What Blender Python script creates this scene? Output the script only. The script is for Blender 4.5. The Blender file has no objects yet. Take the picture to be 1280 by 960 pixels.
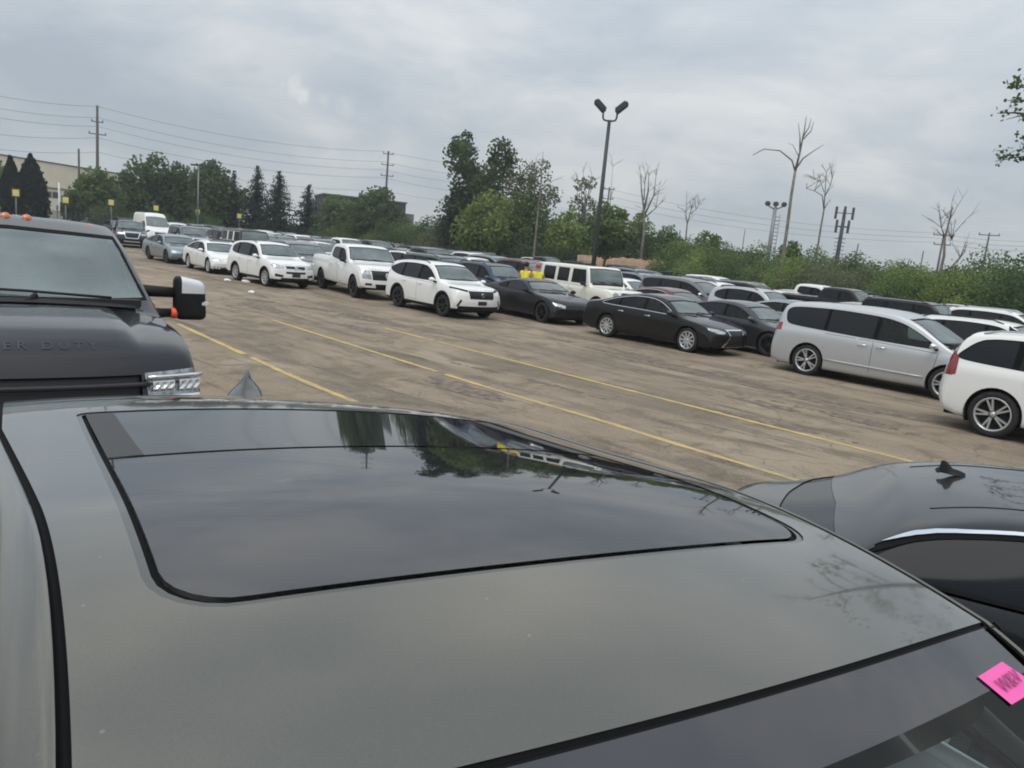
import bpy, bmesh, math, random
from math import radians as R, sin, cos, pi, sqrt, atan2
from mathutils import Vector, Matrix
random.seed(11)
scene = bpy.context.scene
C = scene.collection

# ------------------------------------------------------------------ camera survey
F, PITCH, ROLL, CAMZ = 945.0, R(10.1), R(5.4), 2.33
FW = Vector((0, cos(PITCH), -sin(PITCH)))
RT = Vector((1, 0, 0))
UPV = RT.cross(FW)
CR = cos(ROLL)*RT + sin(ROLL)*UPV
CU = -sin(ROLL)*RT + cos(ROLL)*UPV
def ray(px, py):
    return FW + CR*((px-640)/F) - CU*((py-480)/F)
def at(px, py, dist):
    """a point of the site seen in that direction at that distance along the ground"""
    d = ray(px, py); t = dist/math.hypot(d.x, d.y)
    return Vector((d.x*t, d.y*t, CAMZ + d.z*t))
def hz(px):
    """height in the photograph of the horizon above px"""
    for k in range(60):
        pass
    a = ray(px, 0).z; b = ray(px, 960).z
    return 960*a/(a-b)
def on_ground(px, dist):
    p = at(px, hz(px), dist); return Vector((p.x, p.y, 0))

# ------------------------------------------------------------------ helpers
def pchip(pts):
    xs = [p[0] for p in pts]; ys = [p[1] for p in pts]; n = len(xs)
    h = [xs[i+1]-xs[i] for i in range(n-1)]
    d = [(ys[i+1]-ys[i])/h[i] for i in range(n-1)]
    m = [0.0]*n; m[0] = d[0]; m[-1] = d[-1]
    for i in range(1, n-1):
        if d[i-1]*d[i] > 0:
            w1 = 2*h[i]+h[i-1]; w2 = h[i]+2*h[i-1]
            m[i] = (w1+w2)/(w1/d[i-1]+w2/d[i])
    def f(x):
        if x <= xs[0]: return ys[0]
        if x >= xs[-1]: return ys[-1]
        i = 0
        while x > xs[i+1]: i += 1
        t = (x-xs[i])/h[i]
        return ((1+2*t)*(1-t)**2*ys[i] + t*(1-t)**2*h[i]*m[i] + t*t*(3-2*t)*ys[i+1] + t*t*(t-1)*h[i]*m[i+1])
    return f
def chaikin(pts, it=2):
    for _ in range(it):
        out = [pts[0]]
        for i in range(len(pts)-1):
            a, b = pts[i], pts[i+1]
            if i > 0: out.append(tuple(.75*p+.25*q for p, q in zip(a, b)))
            if i < len(pts)-2: out.append(tuple(.25*p+.75*q for p, q in zip(a, b)))
        out.append(pts[-1]); pts = out
    return pts
def smoothpoly(poly, it=2):
    for _ in range(it):
        out = []
        n = len(poly)
        for i in range(n):
            a, b = poly[i], poly[(i+1) % n]
            out.append((.8*a[0]+.2*b[0], .8*a[1]+.2*b[1])); out.append((.2*a[0]+.8*b[0], .2*a[1]+.8*b[1]))
        poly = out
    return poly
def inside(poly, x, y):
    c = False; n = len(poly); j = n-1
    for i in range(n):
        xi, yi = poly[i]; xj, yj = poly[j]
        if (yi > y) != (yj > y) and x < (xj-xi)*(y-yi)/(yj-yi)+xi: c = not c
        j = i
    return c
def offset(poly, d):
    """shrink a polygon by d (mitred)"""
    n = len(poly); area = sum(poly[i][0]*poly[(i+1) % n][1]-poly[(i+1) % n][0]*poly[i][1] for i in range(n))
    s = 1 if area > 0 else -1; out = []
    for i in range(n):
        p0, p1, p2 = poly[i-1], poly[i], poly[(i+1) % n]
        def nrm(a, b):
            dx, dy = b[0]-a[0], b[1]-a[1]; l = math.hypot(dx, dy) or 1e-9
            return (-dy/l*s, dx/l*s)
        n1, n2 = nrm(p0, p1), nrm(p1, p2)
        bx, by = n1[0]+n2[0], n1[1]+n2[1]; l2 = bx*bx+by*by
        k = 2*d/max(l2, .6)
        out.append((p1[0]+bx*k, p1[1]+by*k))
    return out
def clipx(poly, x0, x1):
    for (xc, sgn) in ((x0, 1), (x1, -1)):
        out = []
        for i in range(len(poly)):
            a, b = poly[i], poly[(i+1) % len(poly)]
            ia, ib = sgn*(a[0]-xc) >= 0, sgn*(b[0]-xc) >= 0
            if ia: out.append(a)
            if ia != ib:
                t = (xc-a[0])/(b[0]-a[0]); out.append((xc, a[1]+t*(b[1]-a[1])))
        poly = out
    return poly

# ------------------------------------------------------------------ materials
MATS = {}
def newmat(name):
    m = bpy.data.materials.new(name); m.use_nodes = True
    return m, m.node_tree, m.node_tree.nodes['Principled BSDF']
def simple(name, col, rough=.5, metal=0., coat=0., spec=.5, ior=1.45, var=0., vscale=8., bump=0., bscale=60.):
    if name in MATS: return MATS[name]
    m, nt, b = newmat(name)
    b.inputs['Base Color'].default_value = (*col, 1)
    b.inputs['Roughness'].default_value = rough
    b.inputs['Metallic'].default_value = metal
    b.inputs['Coat Weight'].default_value = coat
    b.inputs['Coat Roughness'].default_value = .03
    b.inputs['Specular IOR Level'].default_value = spec
    b.inputs['IOR'].default_value = ior
    if var > 0 or bump > 0:
        tc = nt.nodes.new('ShaderNodeTexCoord')
    if var > 0:
        n = nt.nodes.new('ShaderNodeTexNoise'); n.inputs['Scale'].default_value = vscale; n.inputs['Detail'].default_value = 6
        nt.links.new(tc.outputs['Object'], n.inputs['Vector'])
        mr = nt.nodes.new('ShaderNodeMapRange'); mr.inputs[1].default_value = .3; mr.inputs[2].default_value = .7
        mr.inputs[3].default_value = 1-var; mr.inputs[4].default_value = 1+var
        nt.links.new(n.outputs['Fac'], mr.inputs[0])
        mx = nt.nodes.new('ShaderNodeVectorMath'); mx.operation = 'SCALE'; mx.inputs[0].default_value = col
        nt.links.new(mr.outputs[0], mx.inputs['Scale']); nt.links.new(mx.outputs[0], b.inputs['Base Color'])
    if bump > 0:
        n = nt.nodes.new('ShaderNodeTexNoise'); n.inputs['Scale'].default_value = bscale; n.inputs['Detail'].default_value = 4
        nt.links.new(tc.outputs['Object'], n.inputs['Vector'])
        bp = nt.nodes.new('ShaderNodeBump'); bp.inputs['Strength'].default_value = bump; bp.inputs['Distance'].default_value = .02
        nt.links.new(n.outputs['Fac'], bp.inputs['Height']); nt.links.new(bp.outputs[0], b.inputs['Normal'])
    MATS[name] = m
    return m
def paint(name, col, metal=0., rough=.4, dust=.25, flake=False):
    """car paint under a clear coat, with a thin uneven film of dust"""
    key = 'paint_'+name
    if key in MATS: return MATS[key]
    m, nt, b = newmat(key)
    tc = nt.nodes.new('ShaderNodeTexCoord')
    n = nt.nodes.new('ShaderNodeTexNoise'); n.inputs['Scale'].default_value = 2.3; n.inputs['Detail'].default_value = 8; n.inputs['Roughness'].default_value = .65
    nt.links.new(tc.outputs['Object'], n.inputs['Vector'])
    sp = nt.nodes.new('ShaderNodeSeparateXYZ'); nt.links.new(tc.outputs['Object'], sp.inputs[0])
    lo = nt.nodes.new('ShaderNodeMapRange'); lo.inputs[1].default_value = .75; lo.inputs[2].default_value = .2; lo.inputs[3].default_value = .12; lo.inputs[4].default_value = 1.
    nt.links.new(sp.outputs['Z'], lo.inputs[0])
    mu = nt.nodes.new('ShaderNodeMath'); mu.operation = 'MULTIPLY'; nt.links.new(n.outputs['Fac'], mu.inputs[0]); nt.links.new(lo.outputs[0], mu.inputs[1])
    mu2 = nt.nodes.new('ShaderNodeMath'); mu2.operation = 'MULTIPLY'; nt.links.new(mu.outputs[0], mu2.inputs[0]); mu2.inputs[1].default_value = dust
    mx = nt.nodes.new('ShaderNodeMix'); mx.data_type = 'RGBA'
    mx.inputs[6].default_value = (*col, 1); mx.inputs[7].default_value = (.22, .19, .16, 1)
    nt.links.new(mu2.outputs[0], mx.inputs[0]); nt.links.new(mx.outputs[2], b.inputs['Base Color'])
    b.inputs['Metallic'].default_value = metal; b.inputs['Roughness'].default_value = rough
    b.inputs['Coat Weight'].default_value = 1.; b.inputs['Coat Roughness'].default_value = .03
    b.inputs['Coat IOR'].default_value = 1.38 if max(col) < .03 else 1.5; b.inputs['Specular IOR Level'].default_value = .15
    ge = nt.nodes.new('ShaderNodeNewGeometry')                     # the inside of the shell is dark trim
    bk = nt.nodes.new('ShaderNodeMix'); bk.data_type = 'RGBA'; nt.links.new(ge.outputs['Backfacing'], bk.inputs[0]); nt.links.new(mx.outputs[2], bk.inputs[6]); bk.inputs[7].default_value = (.045, .045, .045, 1)
    nt.links.new(bk.outputs[2], b.inputs['Base Color'])
    cw = nt.nodes.new('ShaderNodeMath'); cw.operation = 'SUBTRACT'; cw.inputs[0].default_value = 1; nt.links.new(ge.outputs['Backfacing'], cw.inputs[1]); nt.links.new(cw.outputs[0], b.inputs['Coat Weight'])
    if flake:
        f = nt.nodes.new('ShaderNodeTexNoise'); f.inputs['Scale'].default_value = 420; f.inputs['Detail'].default_value = 2; nt.links.new(tc.outputs['Object'], f.inputs['Vector'])
        fr = nt.nodes.new('ShaderNodeMapRange'); fr.inputs[1].default_value = .3; fr.inputs[2].default_value = .7; fr.inputs[3].default_value = .94; fr.inputs[4].default_value = 1.06; nt.links.new(f.outputs['Fac'], fr.inputs[0])
        sc = nt.nodes.new('ShaderNodeVectorMath'); sc.operation = 'SCALE'; nt.links.new(mx.outputs[2], sc.inputs[0]); nt.links.new(fr.outputs[0], sc.inputs['Scale'])
        v = nt.nodes.new('ShaderNodeTexVoronoi'); v.inputs['Scale'].default_value = 17; nt.links.new(tc.outputs['Object'], v.inputs['Vector'])     # water spots and specks of grit
        vr = nt.nodes.new('ShaderNodeMapRange'); vr.inputs[1].default_value = .045; vr.inputs[2].default_value = .02; vr.inputs[4].default_value = .5; nt.links.new(v.outputs['Distance'], vr.inputs[0])
        m3 = nt.nodes.new('ShaderNodeMix'); m3.data_type = 'RGBA'; nt.links.new(vr.outputs[0], m3.inputs[0]); nt.links.new(sc.outputs[0], m3.inputs[6]); m3.inputs[7].default_value = (.30, .29, .26, 1)
        nt.links.new(m3.outputs[2], b.inputs['Base Color'])
        n2 = nt.nodes.new('ShaderNodeTexNoise'); n2.inputs['Scale'].default_value = 5; n2.inputs['Detail'].default_value = 7; nt.links.new(tc.outputs['Object'], n2.inputs['Vector'])
        cr = nt.nodes.new('ShaderNodeMapRange'); cr.inputs[1].default_value = .35; cr.inputs[2].default_value = .75; cr.inputs[3].default_value = .015; cr.inputs[4].default_value = .10; nt.links.new(n2.outputs['Fac'], cr.inputs[0]); nt.links.new(cr.outputs[0], b.inputs['Coat Roughness'])
    MATS[key] = m
    return m
PAINTS = dict(
    white=((.80, .80, .78), 0), pearl=((.78, .785, .75), 0), cream=((.81, .805, .71), 0), black=((.005, .005, .006), .0),
    charcoal=((.016, .016, .019), .2), graphite=((.045, .047, .051), .5), grey=((.16, .165, .17), .5), silver=((.50, .51, .52), .45),
    bluegrey=((.20, .25, .27), .5), navy=((.03, .045, .09), .4), maroon=((.12, .02, .025), .4), red=((.32, .025, .03), .2),
    beige=((.42, .38, .30), .3), olive=((.18, .182, .165), .7), green=((.06, .09, .07), .3), blue=((.07, .12, .22), .4))
DUSTY = dict(black=.05, charcoal=.06, graphite=.10, navy=.08, maroon=.08)
def P(n): return paint(n, *PAINTS[n], dust=DUSTY.get(n, .22))
plastic = simple('black_plastic', (.016, .016, .017), .6, spec=.25, var=.25, vscale=5)
seal = simple('rubber_seal', (.007, .007, .008), .7, spec=.12)
glass = simple('tinted_glass', (.009, .011, .014), .03, spec=.5, ior=1.36)
wglass = None
def clearglass(name, base, ior, tint, fac, var=.5):
    if name in MATS: return MATS[name]
    m, nt, b = newmat(name)
    tc = nt.nodes.new('ShaderNodeTexCoord'); n = nt.nodes.new('ShaderNodeTexNoise'); n.inputs['Scale'].default_value = 1.6; n.inputs['Detail'].default_value = 5; nt.links.new(tc.outputs['Object'], n.inputs['Vector'])
    mr = nt.nodes.new('ShaderNodeMapRange'); mr.inputs[1].default_value = .3; mr.inputs[2].default_value = .7; mr.inputs[3].default_value = 1-var; mr.inputs[4].default_value = 1+var; nt.links.new(n.outputs['Fac'], mr.inputs[0])
    sv = nt.nodes.new('ShaderNodeVectorMath'); sv.operation = 'SCALE'; sv.inputs[0].default_value = base; nt.links.new(mr.outputs[0], sv.inputs['Scale']); nt.links.new(sv.outputs[0], b.inputs['Base Color'])
    b.inputs['Roughness'].default_value = .03; b.inputs['IOR'].default_value = ior
    t = nt.nodes.new('ShaderNodeBsdfTransparent'); t.inputs[0].default_value = (*tint, 1)
    ms = nt.nodes.new('ShaderNodeMixShader'); ms.inputs[0].default_value = fac
    nt.links.new(t.outputs[0], ms.inputs[1]); nt.links.new(b.outputs[0], ms.inputs[2]); nt.links.new(ms.outputs[0], nt.nodes['Material Output'].inputs[0])
    MATS[name] = m; return m
wglass = clearglass('windscreen_glass', (.105, .135, .130), 2.3, (.72, .86, .83), .80)  # pale base colour stands in for veiling reflections in the glass
sideglass = clearglass('side_glass', (.012, .015, .016), 1.6, (.50, .58, .56), .42, .2)
chrome = simple('chrome', (.75, .76, .78), .08, metal=1.)
rubber = simple('tyre_rubber', (.02, .02, .02), .85, var=.35, vscale=9)
alloy = simple('alloy', (.55, .56, .57), .3, metal=.7)
blackrim = simple('black_alloy', (.02, .02, .022), .35, metal=.3)
under = simple('underbody_black', (.006, .006, .006), .9)
lampmat = simple('headlamp_glass', (.42, .44, .45), .12, metal=.6, coat=1., var=.55, vscale=22)
redlamp = simple('tail_lamp', (.25, .012, .02), .15, coat=1., var=.25, vscale=14)
grillem = simple('grille_black', (.010, .010, .011), .4, bump=.5, bscale=40)
platem = simple('number_plate', (.03, .03, .035), .4)
orange = simple('amber_lens', (.58, .15, .05), .2, coat=1., var=.2, vscale=60)

# ------------------------------------------------------------------ mesh / object helpers
def mk(name, bm, mats, parent=None, smooth=False, bevel=None):
    me = bpy.data.meshes.new(name)
    if bevel: bmesh.ops.bevel(bm, geom=list(bm.edges), offset=bevel, segments=2, affect='EDGES', profile=.5)
    bm.to_mesh(me); bm.free()
    if not isinstance(mats, (list, tuple)): mats = [mats]
    for m in mats: me.materials.append(m)
    if smooth: me.shade_smooth()
    o = bpy.data.objects.new(name, me); C.objects.link(o)
    if parent: o.parent = parent
    return o
def tag(o, label=None, cat=None, group=None, kind=None):
    if label: o['label'] = label
    if cat: o['category'] = cat
    if group: o['group'] = group
    if kind: o['kind'] = kind
    return o
def thing(name, loc, rz, label, cat, group=None):
    o = bpy.data.objects.new(name, None); C.objects.link(o); o.empty_display_size = .2
    o.location = loc; o.rotation_euler = (0, 0, rz)
    return tag(o, label, cat, group)
def copy_tree(o, parent=None):
    c = o.copy(); C.objects.link(c)
    if parent: c.parent = parent
    for ch in list(o.children): copy_tree(ch, c)
    return c
def add_box(bm, lo, hi, M=None, mat=0):
    vs = [bm.verts.new(((hi if i & 1 else lo)[0], (hi if i & 2 else lo)[1], (hi if i & 4 else lo)[2])) for i in range(8)]
    fs = [(0, 2, 3, 1), (4, 5, 7, 6), (0, 1, 5, 4), (2, 6, 7, 3), (0, 4, 6, 2), (1, 3, 7, 5)]
    for f in fs:
        nf = bm.faces.new([vs[k] for k in f]); nf.material_index = mat
    if M: bmesh.ops.transform(bm, matrix=M, verts=vs)
    return vs
def add_tube(bm, pts, rad, seg=8, cap=True, smooth=True):
    pts = [Vector(p) for p in pts]; n = len(pts)
    rads = rad if isinstance(rad, (list, tuple)) else [rad]*n
    rings = []; ref = None
    for i, p in enumerate(pts):
        t = (pts[min(i+1, n-1)]-pts[max(i-1, 0)]).normalized()
        if ref is None: ref = Vector((0, 0, 1)) if abs(t.z) < .9 else Vector((1, 0, 0))
        a = (ref-t*ref.dot(t)).normalized(); b = t.cross(a); ref = a
        rings.append([bm.verts.new(p+(a*cos(2*pi*k/seg)+b*sin(2*pi*k/seg))*rads[i]) for k in range(seg)])
    for i in range(n-1):
        for k in range(seg):
            f = bm.faces.new((rings[i][k], rings[i][(k+1) % seg], rings[i+1][(k+1) % seg], rings[i+1][k])); f.smooth = smooth
    if cap:
        bm.faces.new(rings[0][::-1]); bm.faces.new(rings[-1])
def add_lathe(bm, prof, seg=32, axis='Y', mat=0, smooth=True, M=None):
    rings = []; vs = []
    for (r, h) in prof:
        ring = []
        for k in range(seg):
            a = 2*pi*k/seg
            v = (r*cos(a), h, r*sin(a)) if axis == 'Y' else (r*cos(a), r*sin(a), h)
            ring.append(bm.verts.new(v))
        rings.append(ring); vs += ring
    for i in range(len(rings)-1):
        for k in range(seg):
            f = bm.faces.new((rings[i][k], rings[i][(k+1) % seg], rings[i+1][(k+1) % seg], rings[i+1][k])); f.smooth = smooth; f.material_index = mat
    if M: bmesh.ops.transform(bm, matrix=M, verts=vs)
    return vs

# ------------------------------------------------------------------ cutting outlines into a surface
def bisect(bm, faces, co, no):
    geom = set(faces)
    for f in faces:
        geom.update(f.edges); geom.update(f.verts)
    r = bmesh.ops.bisect_plane(bm, geom=list(geom), dist=1e-5, plane_co=co, plane_no=no)
    return [g for g in r['geom'] if isinstance(g, bmesh.types.BMFace)]
AX = {'side': (0, 2), 'front': (1, 2), 'top': (0, 1)}
def cut_poly(bm, poly, view, filt):
    """cut the outline (seen along one axis) into the faces that pass filt; returns the faces inside"""
    i, j = AX[view]
    x0 = min(p[0] for p in poly)-1e-4; x1 = max(p[0] for p in poly)+1e-4
    y0 = min(p[1] for p in poly)-1e-4; y1 = max(p[1] for p in poly)+1e-4
    def bb(f):
        a = [v.co[i] for v in f.verts]; b = [v.co[j] for v in f.verts]
        return min(a), max(a), min(b), max(b)
    cand = set()
    for f in bm.faces:
        b = bb(f)
        if b[1] < x0 or b[0] > x1 or b[3] < y0 or b[2] > y1: continue
        if filt(f.calc_center_median(), f.normal): cand.add(f)
    n = len(poly)
    for k in range(n):
        a, b = poly[k], poly[(k+1) % n]
        ex0, ex1 = min(a[0], b[0])-2e-4, max(a[0], b[0])+2e-4; ey0, ey1 = min(a[1], b[1])-2e-4, max(a[1], b[1])+2e-4
        sub = []
        for f in cand:
            q = bb(f)
            if not (q[1] < ex0 or q[0] > ex1 or q[3] < ey0 or q[2] > ey1): sub.append(f)
        if not sub: continue
        co = [0, 0, 0]; no = [0, 0, 0]
        co[i], co[j] = a
        no[i], no[j] = b[1]-a[1], -(b[0]-a[0])
        if abs(no[i])+abs(no[j]) < 1e-9: continue
        new = bisect(bm, sub, co, Vector(no).normalized())
        cand = (cand-set(sub)) | set(new)
    res = []
    for f in cand:
        if not f.is_valid: continue
        c = f.calc_center_median()
        if inside(poly, c[i], c[j]): res.append(f)
    return res
def split_groups(bm, lay, nl, spec):
    """spec: {group id: (name, materials, inset)}; a mesh per group, keeping the shading of the uncut surface"""
    out = {}
    by = {}
    for f in bm.faces: by.setdefault(f[lay], []).append(f)
    for g, fs in by.items():
        if g not in spec: continue
        name, mats, ins = spec[g]
        idx = {}; co = []; no = []; polys = []; mi = []
        for f in fs:
            p = []
            for v in f.verts:
                if v not in idx:
                    nn = v[nl].normalized() if v[nl].length > 1e-6 else v.normal
                    idx[v] = len(co); co.append(v.co-nn*ins); no.append(nn)
                p.append(idx[v])
            polys.append(p); mi.append(f.material_index)
        me = bpy.data.meshes.new(name); me.from_pydata([tuple(c) for c in co], [], polys)
        for m in mats: me.materials.append(m)
        for q, pl in enumerate(me.polygons): pl.use_smooth = True; pl.material_index = min(mi[q], len(mats)-1)
        me.normals_split_custom_set_from_vertices([tuple(n) for n in no])
        out.setdefault(g, me)
    return out
# ------------------------------------------------------------------ cars
class Car:
    """a car body lofted from its side profile, shoulder line and plan; x forward, y left, z up"""
    def __init__(s, **k):
        s.__dict__.update(dict(N=64, tumble=.42, crown=.06, rock=.24, zmid=.62, noseplan=.24, tailplan=.16, taper=0., nose_lean=[(.2, .06), (.45, 0), (1.2, .10)],
            tail_lean=[(.2, .05), (.6, 0), (1.2, .05)], dlo=None, panes=(), doors=(), head=None, tail=None, grille=None, intake=(), chrome=(), ws=None, rw=None,
            rim='alloy', spokes=5, clad=0., rails=False, bed=None, mirrorpos=None, mirrorcol='paint', handles=(), plate=None, glass_roof=None, hoodcut=True, drop_ws=False, skirt=0., square=0., darktrim=True))
        s.__dict__.update(k)
        s.ft = pchip(s.top); s.fb = pchip(s.belt); s.nl = pchip(s.nose_lean); s.tl = pchip(s.tail_lean)
        s.xe0, s.xe1 = -s.L/2, s.L/2
        s.xf = s.axle; s.xr = s.axle-s.wb
    def section(s, x):
        hw = s.W/2*(1-s.taper*max(0, abs(x)/(s.L/2)-.5)**2*4)
        zt = s.ft(x); cr = s.crown
        zb = min(s.fb(x), zt-cr-.03)
        ze = zt-cr
        wb = hw-.035
        we = wb-.02-s.tumble*(ze-zb)
        zr = s.rock + .06*max(0, (abs(x)-(s.L/2-.35))/.35)
        zm = min(s.zmid, zb-.12)
        g = ze-zb
        q = s.square
        ctrl = [(hw-.13, zr), (hw-.05, zr+.02), (hw-.015, zr+.10), (hw, zm), (hw-.004, zb-.13), (wb+.015, zb-.04), (wb-.005, zb+.012),
                (wb-.02-s.tumble*g*.35+.012, zb+.02+g*.35), (wb-.02-s.tumble*g*.75+.010, zb+.01+g*.75), (we, ze), (we*(.86+.06*q), zt-cr*(.42-.2*q)), (we*.55, zt-cr*.15), (we*.25, zt-cr*.03), (0, zt)]
        return ctrl
    def warp(s, x, y, z):
        hw = s.W/2; ay = min(1, abs(y)/hw)
        d = 0
        a = s.xf+.12
        if x > a:
            r = ((x-a)/(s.xe1-a))**1.6; d -= r*(s.noseplan*ay**2.4+s.nl(z))
        b = s.xr-.12
        if x < b:
            r = ((b-x)/(b-s.xe0))**1.6; d += r*(s.tailplan*ay**2.6+s.tl(z))
        return x+d
    def surface(s):
        xs = set()
        for i in range(s.N+1):
            t = i/s.N; xs.add(round(s.xe0+s.L*t, 4))
        for x, z in s.top: xs.add(round(min(max(x, s.xe0), s.xe1), 4))
        for k in (.03, .07, .12): xs.add(round(s.xe0+k, 4)); xs.add(round(s.xe1-k, 4))
        xs = sorted(xs); q = [xs[0]]
        for x in xs[1:]:
            if x-q[-1] > .012: q.append(x)
        xs = q
        bm = bmesh.new(); rows = []
        for x in xs:
            sec = chaikin(s.section(x), 2)
            half = [(bm.verts.new((s.warp(x, y, z), -y, z+s.zb(x, y, z))) , y, z) for (y, z) in sec]
            other = [bm.verts.new((s.warp(x, y, z), y, z+s.zb(x, y, z))) for (y, z) in sec[:-1]]
            rows.append(([h[0] for h in half]+other[::-1], sec))
        m = len(rows[0][0])
        for i in range(len(rows)-1):
            a, b = rows[i][0], rows[i+1][0]
            for k in range(m-1): bm.faces.new((a[k], b[k], b[k+1], a[k+1]))
        for (ri, x) in ((0, xs[0]), (-1, xs[-1])):
            row, sec = rows[ri]; n = len(sec); M = 7; cols = []
            for k, (y, z) in enumerate(sec[:-1]):
                line = [row[k]]
                for j in range(1, 2*M):
                    yy = y*(1-j/M); line.append(bm.verts.new((s.warp(x, yy, z), -yy, z)))
                line.append(row[2*n-2-k]); cols.append(line)
            for k in range(len(cols)-1):
                for j in range(2*M): bm.faces.new((cols[k][j], cols[k][j+1], cols[k+1][j+1], cols[k+1][j]))
            top = row[n-1]
            for j in range(2*M): bm.faces.new((cols[-1][j], cols[-1][j+1], top))
        bmesh.ops.recalc_face_normals(bm, faces=bm.faces)
        tot = sum((f.normal.z*f.calc_area() for f in bm.faces if f.calc_center_median().z > s.ft(0)-.1), 0.)
        if tot < 0: bmesh.ops.reverse_faces(bm, faces=bm.faces)
        bm.normal_update()
        return bm
    def zb(s, x, y, z): return s.zbump(x, y, z) if s.zbump else 0.
    def build(s):
        bm = s.surface()
        lay = bm.faces.layers.int.new('grp'); nl = bm.verts.layers.float_vector.new('nrm')
        for v in bm.verts: v[nl] = v.normal
        parts = {0: ('body', [s.body_mat, plastic], 0.)}
        gid = [1]
        P_ = []                       # (gid, name, parent gid)
        def reg(name, mats, ins, parent=0):
            g = gid[0]; gid[0] += 1
            parts[g] = (name, mats, ins); P_.append((g, name, parent)); return g
        def setg(fs, g, only=None):
            for f in fs:
                if f.is_valid and (only is None or f[lay] in only): f[lay] = g
        hw = s.W/2
        # wheel arches
        ar = s.tr+s.archgap
        hole = gid[0]; gid[0] += 1
        clad = reg('wheel_arch_cladding', [plastic], -.008) if s.clad else None
        sidef = lambda c, n: abs(c.y) > .6*hw and abs(n.y) > .25 and c.z < s.tr+ar+.3
        for xa in (s.xf, s.xr):
            if s.clad:
                pl = [(xa+(ar+s.clad)*cos(2*pi*k/36), s.tr+.01+(ar+s.clad)*sin(2*pi*k/36)) for k in range(36)]
                setg(cut_poly(bm, pl, 'side', sidef), clad)
            pl = [(xa+ar*cos(2*pi*k/36), s.tr+.01+ar*sin(2*pi*k/36)) for k in range(36)]
            setg(cut_poly(bm, pl, 'side', lambda c, n: abs(c.y) > .5*hw and c.z < s.tr+ar+.3), hole)
        if s.clad:
            zt = s.rock+s.cladz
            setg(cut_poly(bm, [(s.xe0-.1, s.rock-.2), (s.xe1+.1, s.rock-.2), (s.xe1+.1, zt), (s.xe0-.1, zt)], 'side', lambda c, n: c.z < zt+.2), clad, {0})
        # doors with their gaps
        for poly in s.doors:
            for sy in (1, -1):
                fl = lambda c, n, sy=sy: c.y*sy > .5*hw and n.y*sy > .2
                a = cut_poly(bm, offset(poly, -.005), 'side', fl); b = cut_poly(bm, offset(poly, .005), 'side', fl)
                dg = reg('door', [s.body_mat, seal], 0.)
                for f in a:
                    if f.is_valid and f[lay] == 0: f.material_index = 1
                setg(b, dg, {0})
                for f in b:
                    if f.is_valid and f[lay] == dg: f.material_index = 0
        # side glass
        if s.dlo:
            dl = smoothpoly(s.dlo, 2) if not s.square else s.dlo
            for sy in (1, -1):
                fl = lambda c, n, sy=sy: c.y*sy > .3*hw and n.y*sy > .25
                tg = reg('window_trim', [seal if s.darktrim else s.body_mat], .004)
                if s.chrome_dlo:
                    cg = reg('window_chrome', [chrome], -.004)
                    setg(cut_poly(bm, offset(dl, -.012), 'side', fl), cg)
                a = cut_poly(bm, dl, 'side', fl); setg(a, tg)
                for pi_, (x0, x1) in enumerate(s.panes):
                    pn = offset(clipx(dl, x0, x1), .018)
                    wg = reg('window', [sideglass if s.allclear or pi_ == len(s.panes)-1 else glass], .010)
                    setg(cut_poly(bm, pn, 'side', fl), wg)
        def scr(x0, x1, sx, name, mat, w_in=.045, gl=glass):
            """windscreen or rear window between cowl x0 and roof x1"""
            def edge(x):
                c = s.section(x); return c[9]
            e0, e1 = edge(x0), edge(x1)
            zl = s.ft(x0)+.012; zh = s.ft(x1)-.02
            wl, wt = e0[0]-w_in, e1[0]-w_in
            pl = [(-wl, zl+.02), (-wl*.5, zl+.005), (0, zl), (wl*.5, zl+.005), (wl, zl+.02), (wt, zh-s.crown*.55), (wt*.5, zh-.012), (0, zh), (-wt*.5, zh-.012), (-wt, zh-s.crown*.55)]
            xa, xb = min(x0, x1)-.12, max(x0, x1)+.12
            fl = lambda c, n: n.x*sx > .12 and xa < c.x < xb and c.z > min(zl, zh)-.1
            tg = reg('screen_surround', [seal], .002)
            setg(cut_poly(bm, pl, 'front', fl), tg, {0, tg})
            wg = reg(name, [gl], .006)
            setg(cut_poly(bm, offset(pl, s.scr_off), 'front', fl), wg, {tg})
            return wg
        if s.ws: s.wsg = scr(s.ws[0], s.ws[1], 1, 'windscreen', wglass, gl=wglass)
        if s.rw: scr(s.rw[0], s.rw[1], -1, 'rear_window', glass)
        if s.glass_roof:
            x0, x1, w = s.glass_roof
            rg = reg('sunroof', [glass], .003)
            setg(cut_poly(bm, smoothpoly([(x0, -w+.12), (x0, -w), (x0+.12, -w), (x1-.12, -w), (x1, -w), (x1, -w+.12), (x1, w-.12), (x1, w), (x1-.12, w), (x0+.12, w), (x0, w), (x0, w-.12)], 1), 'top', lambda c, n: n.z > .5), rg, {0})
        # hood gap
        if s.hoodcut:
            xc = s.ws[0]+.06; xn = s.xe1-.13
            wc = s.section(xc)[9][0]-.02; wn = s.section(xn)[9][0]*.86
            pl = [(xc, -wc), (xc+.05*0, 0), (xc, wc), (xn-.25, wn), (xn-.06, wn*.8), (xn, 0), (xn-.06, -wn*.8), (xn-.25, -wn)]
            fl = lambda c, n: n.z > .3 and c.x > s.ws[0]-.1
            hg = reg('hood', [s.body_mat, seal], 0.)
            a = cut_poly(bm, offset(pl, -.004), 'top', fl)
            b = cut_poly(bm, offset(pl, .005), 'top', fl)
            for f in a:
                if f.is_valid and f[lay] == 0: f.material_index = 1
            setg(b, hg, {0})
            for f in b:
                if f.is_valid and f[lay] == hg: f.material_index = 0
        # front face
        ff = lambda c, n: c.x > s.xe1-1.0 and n.x > .08
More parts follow.
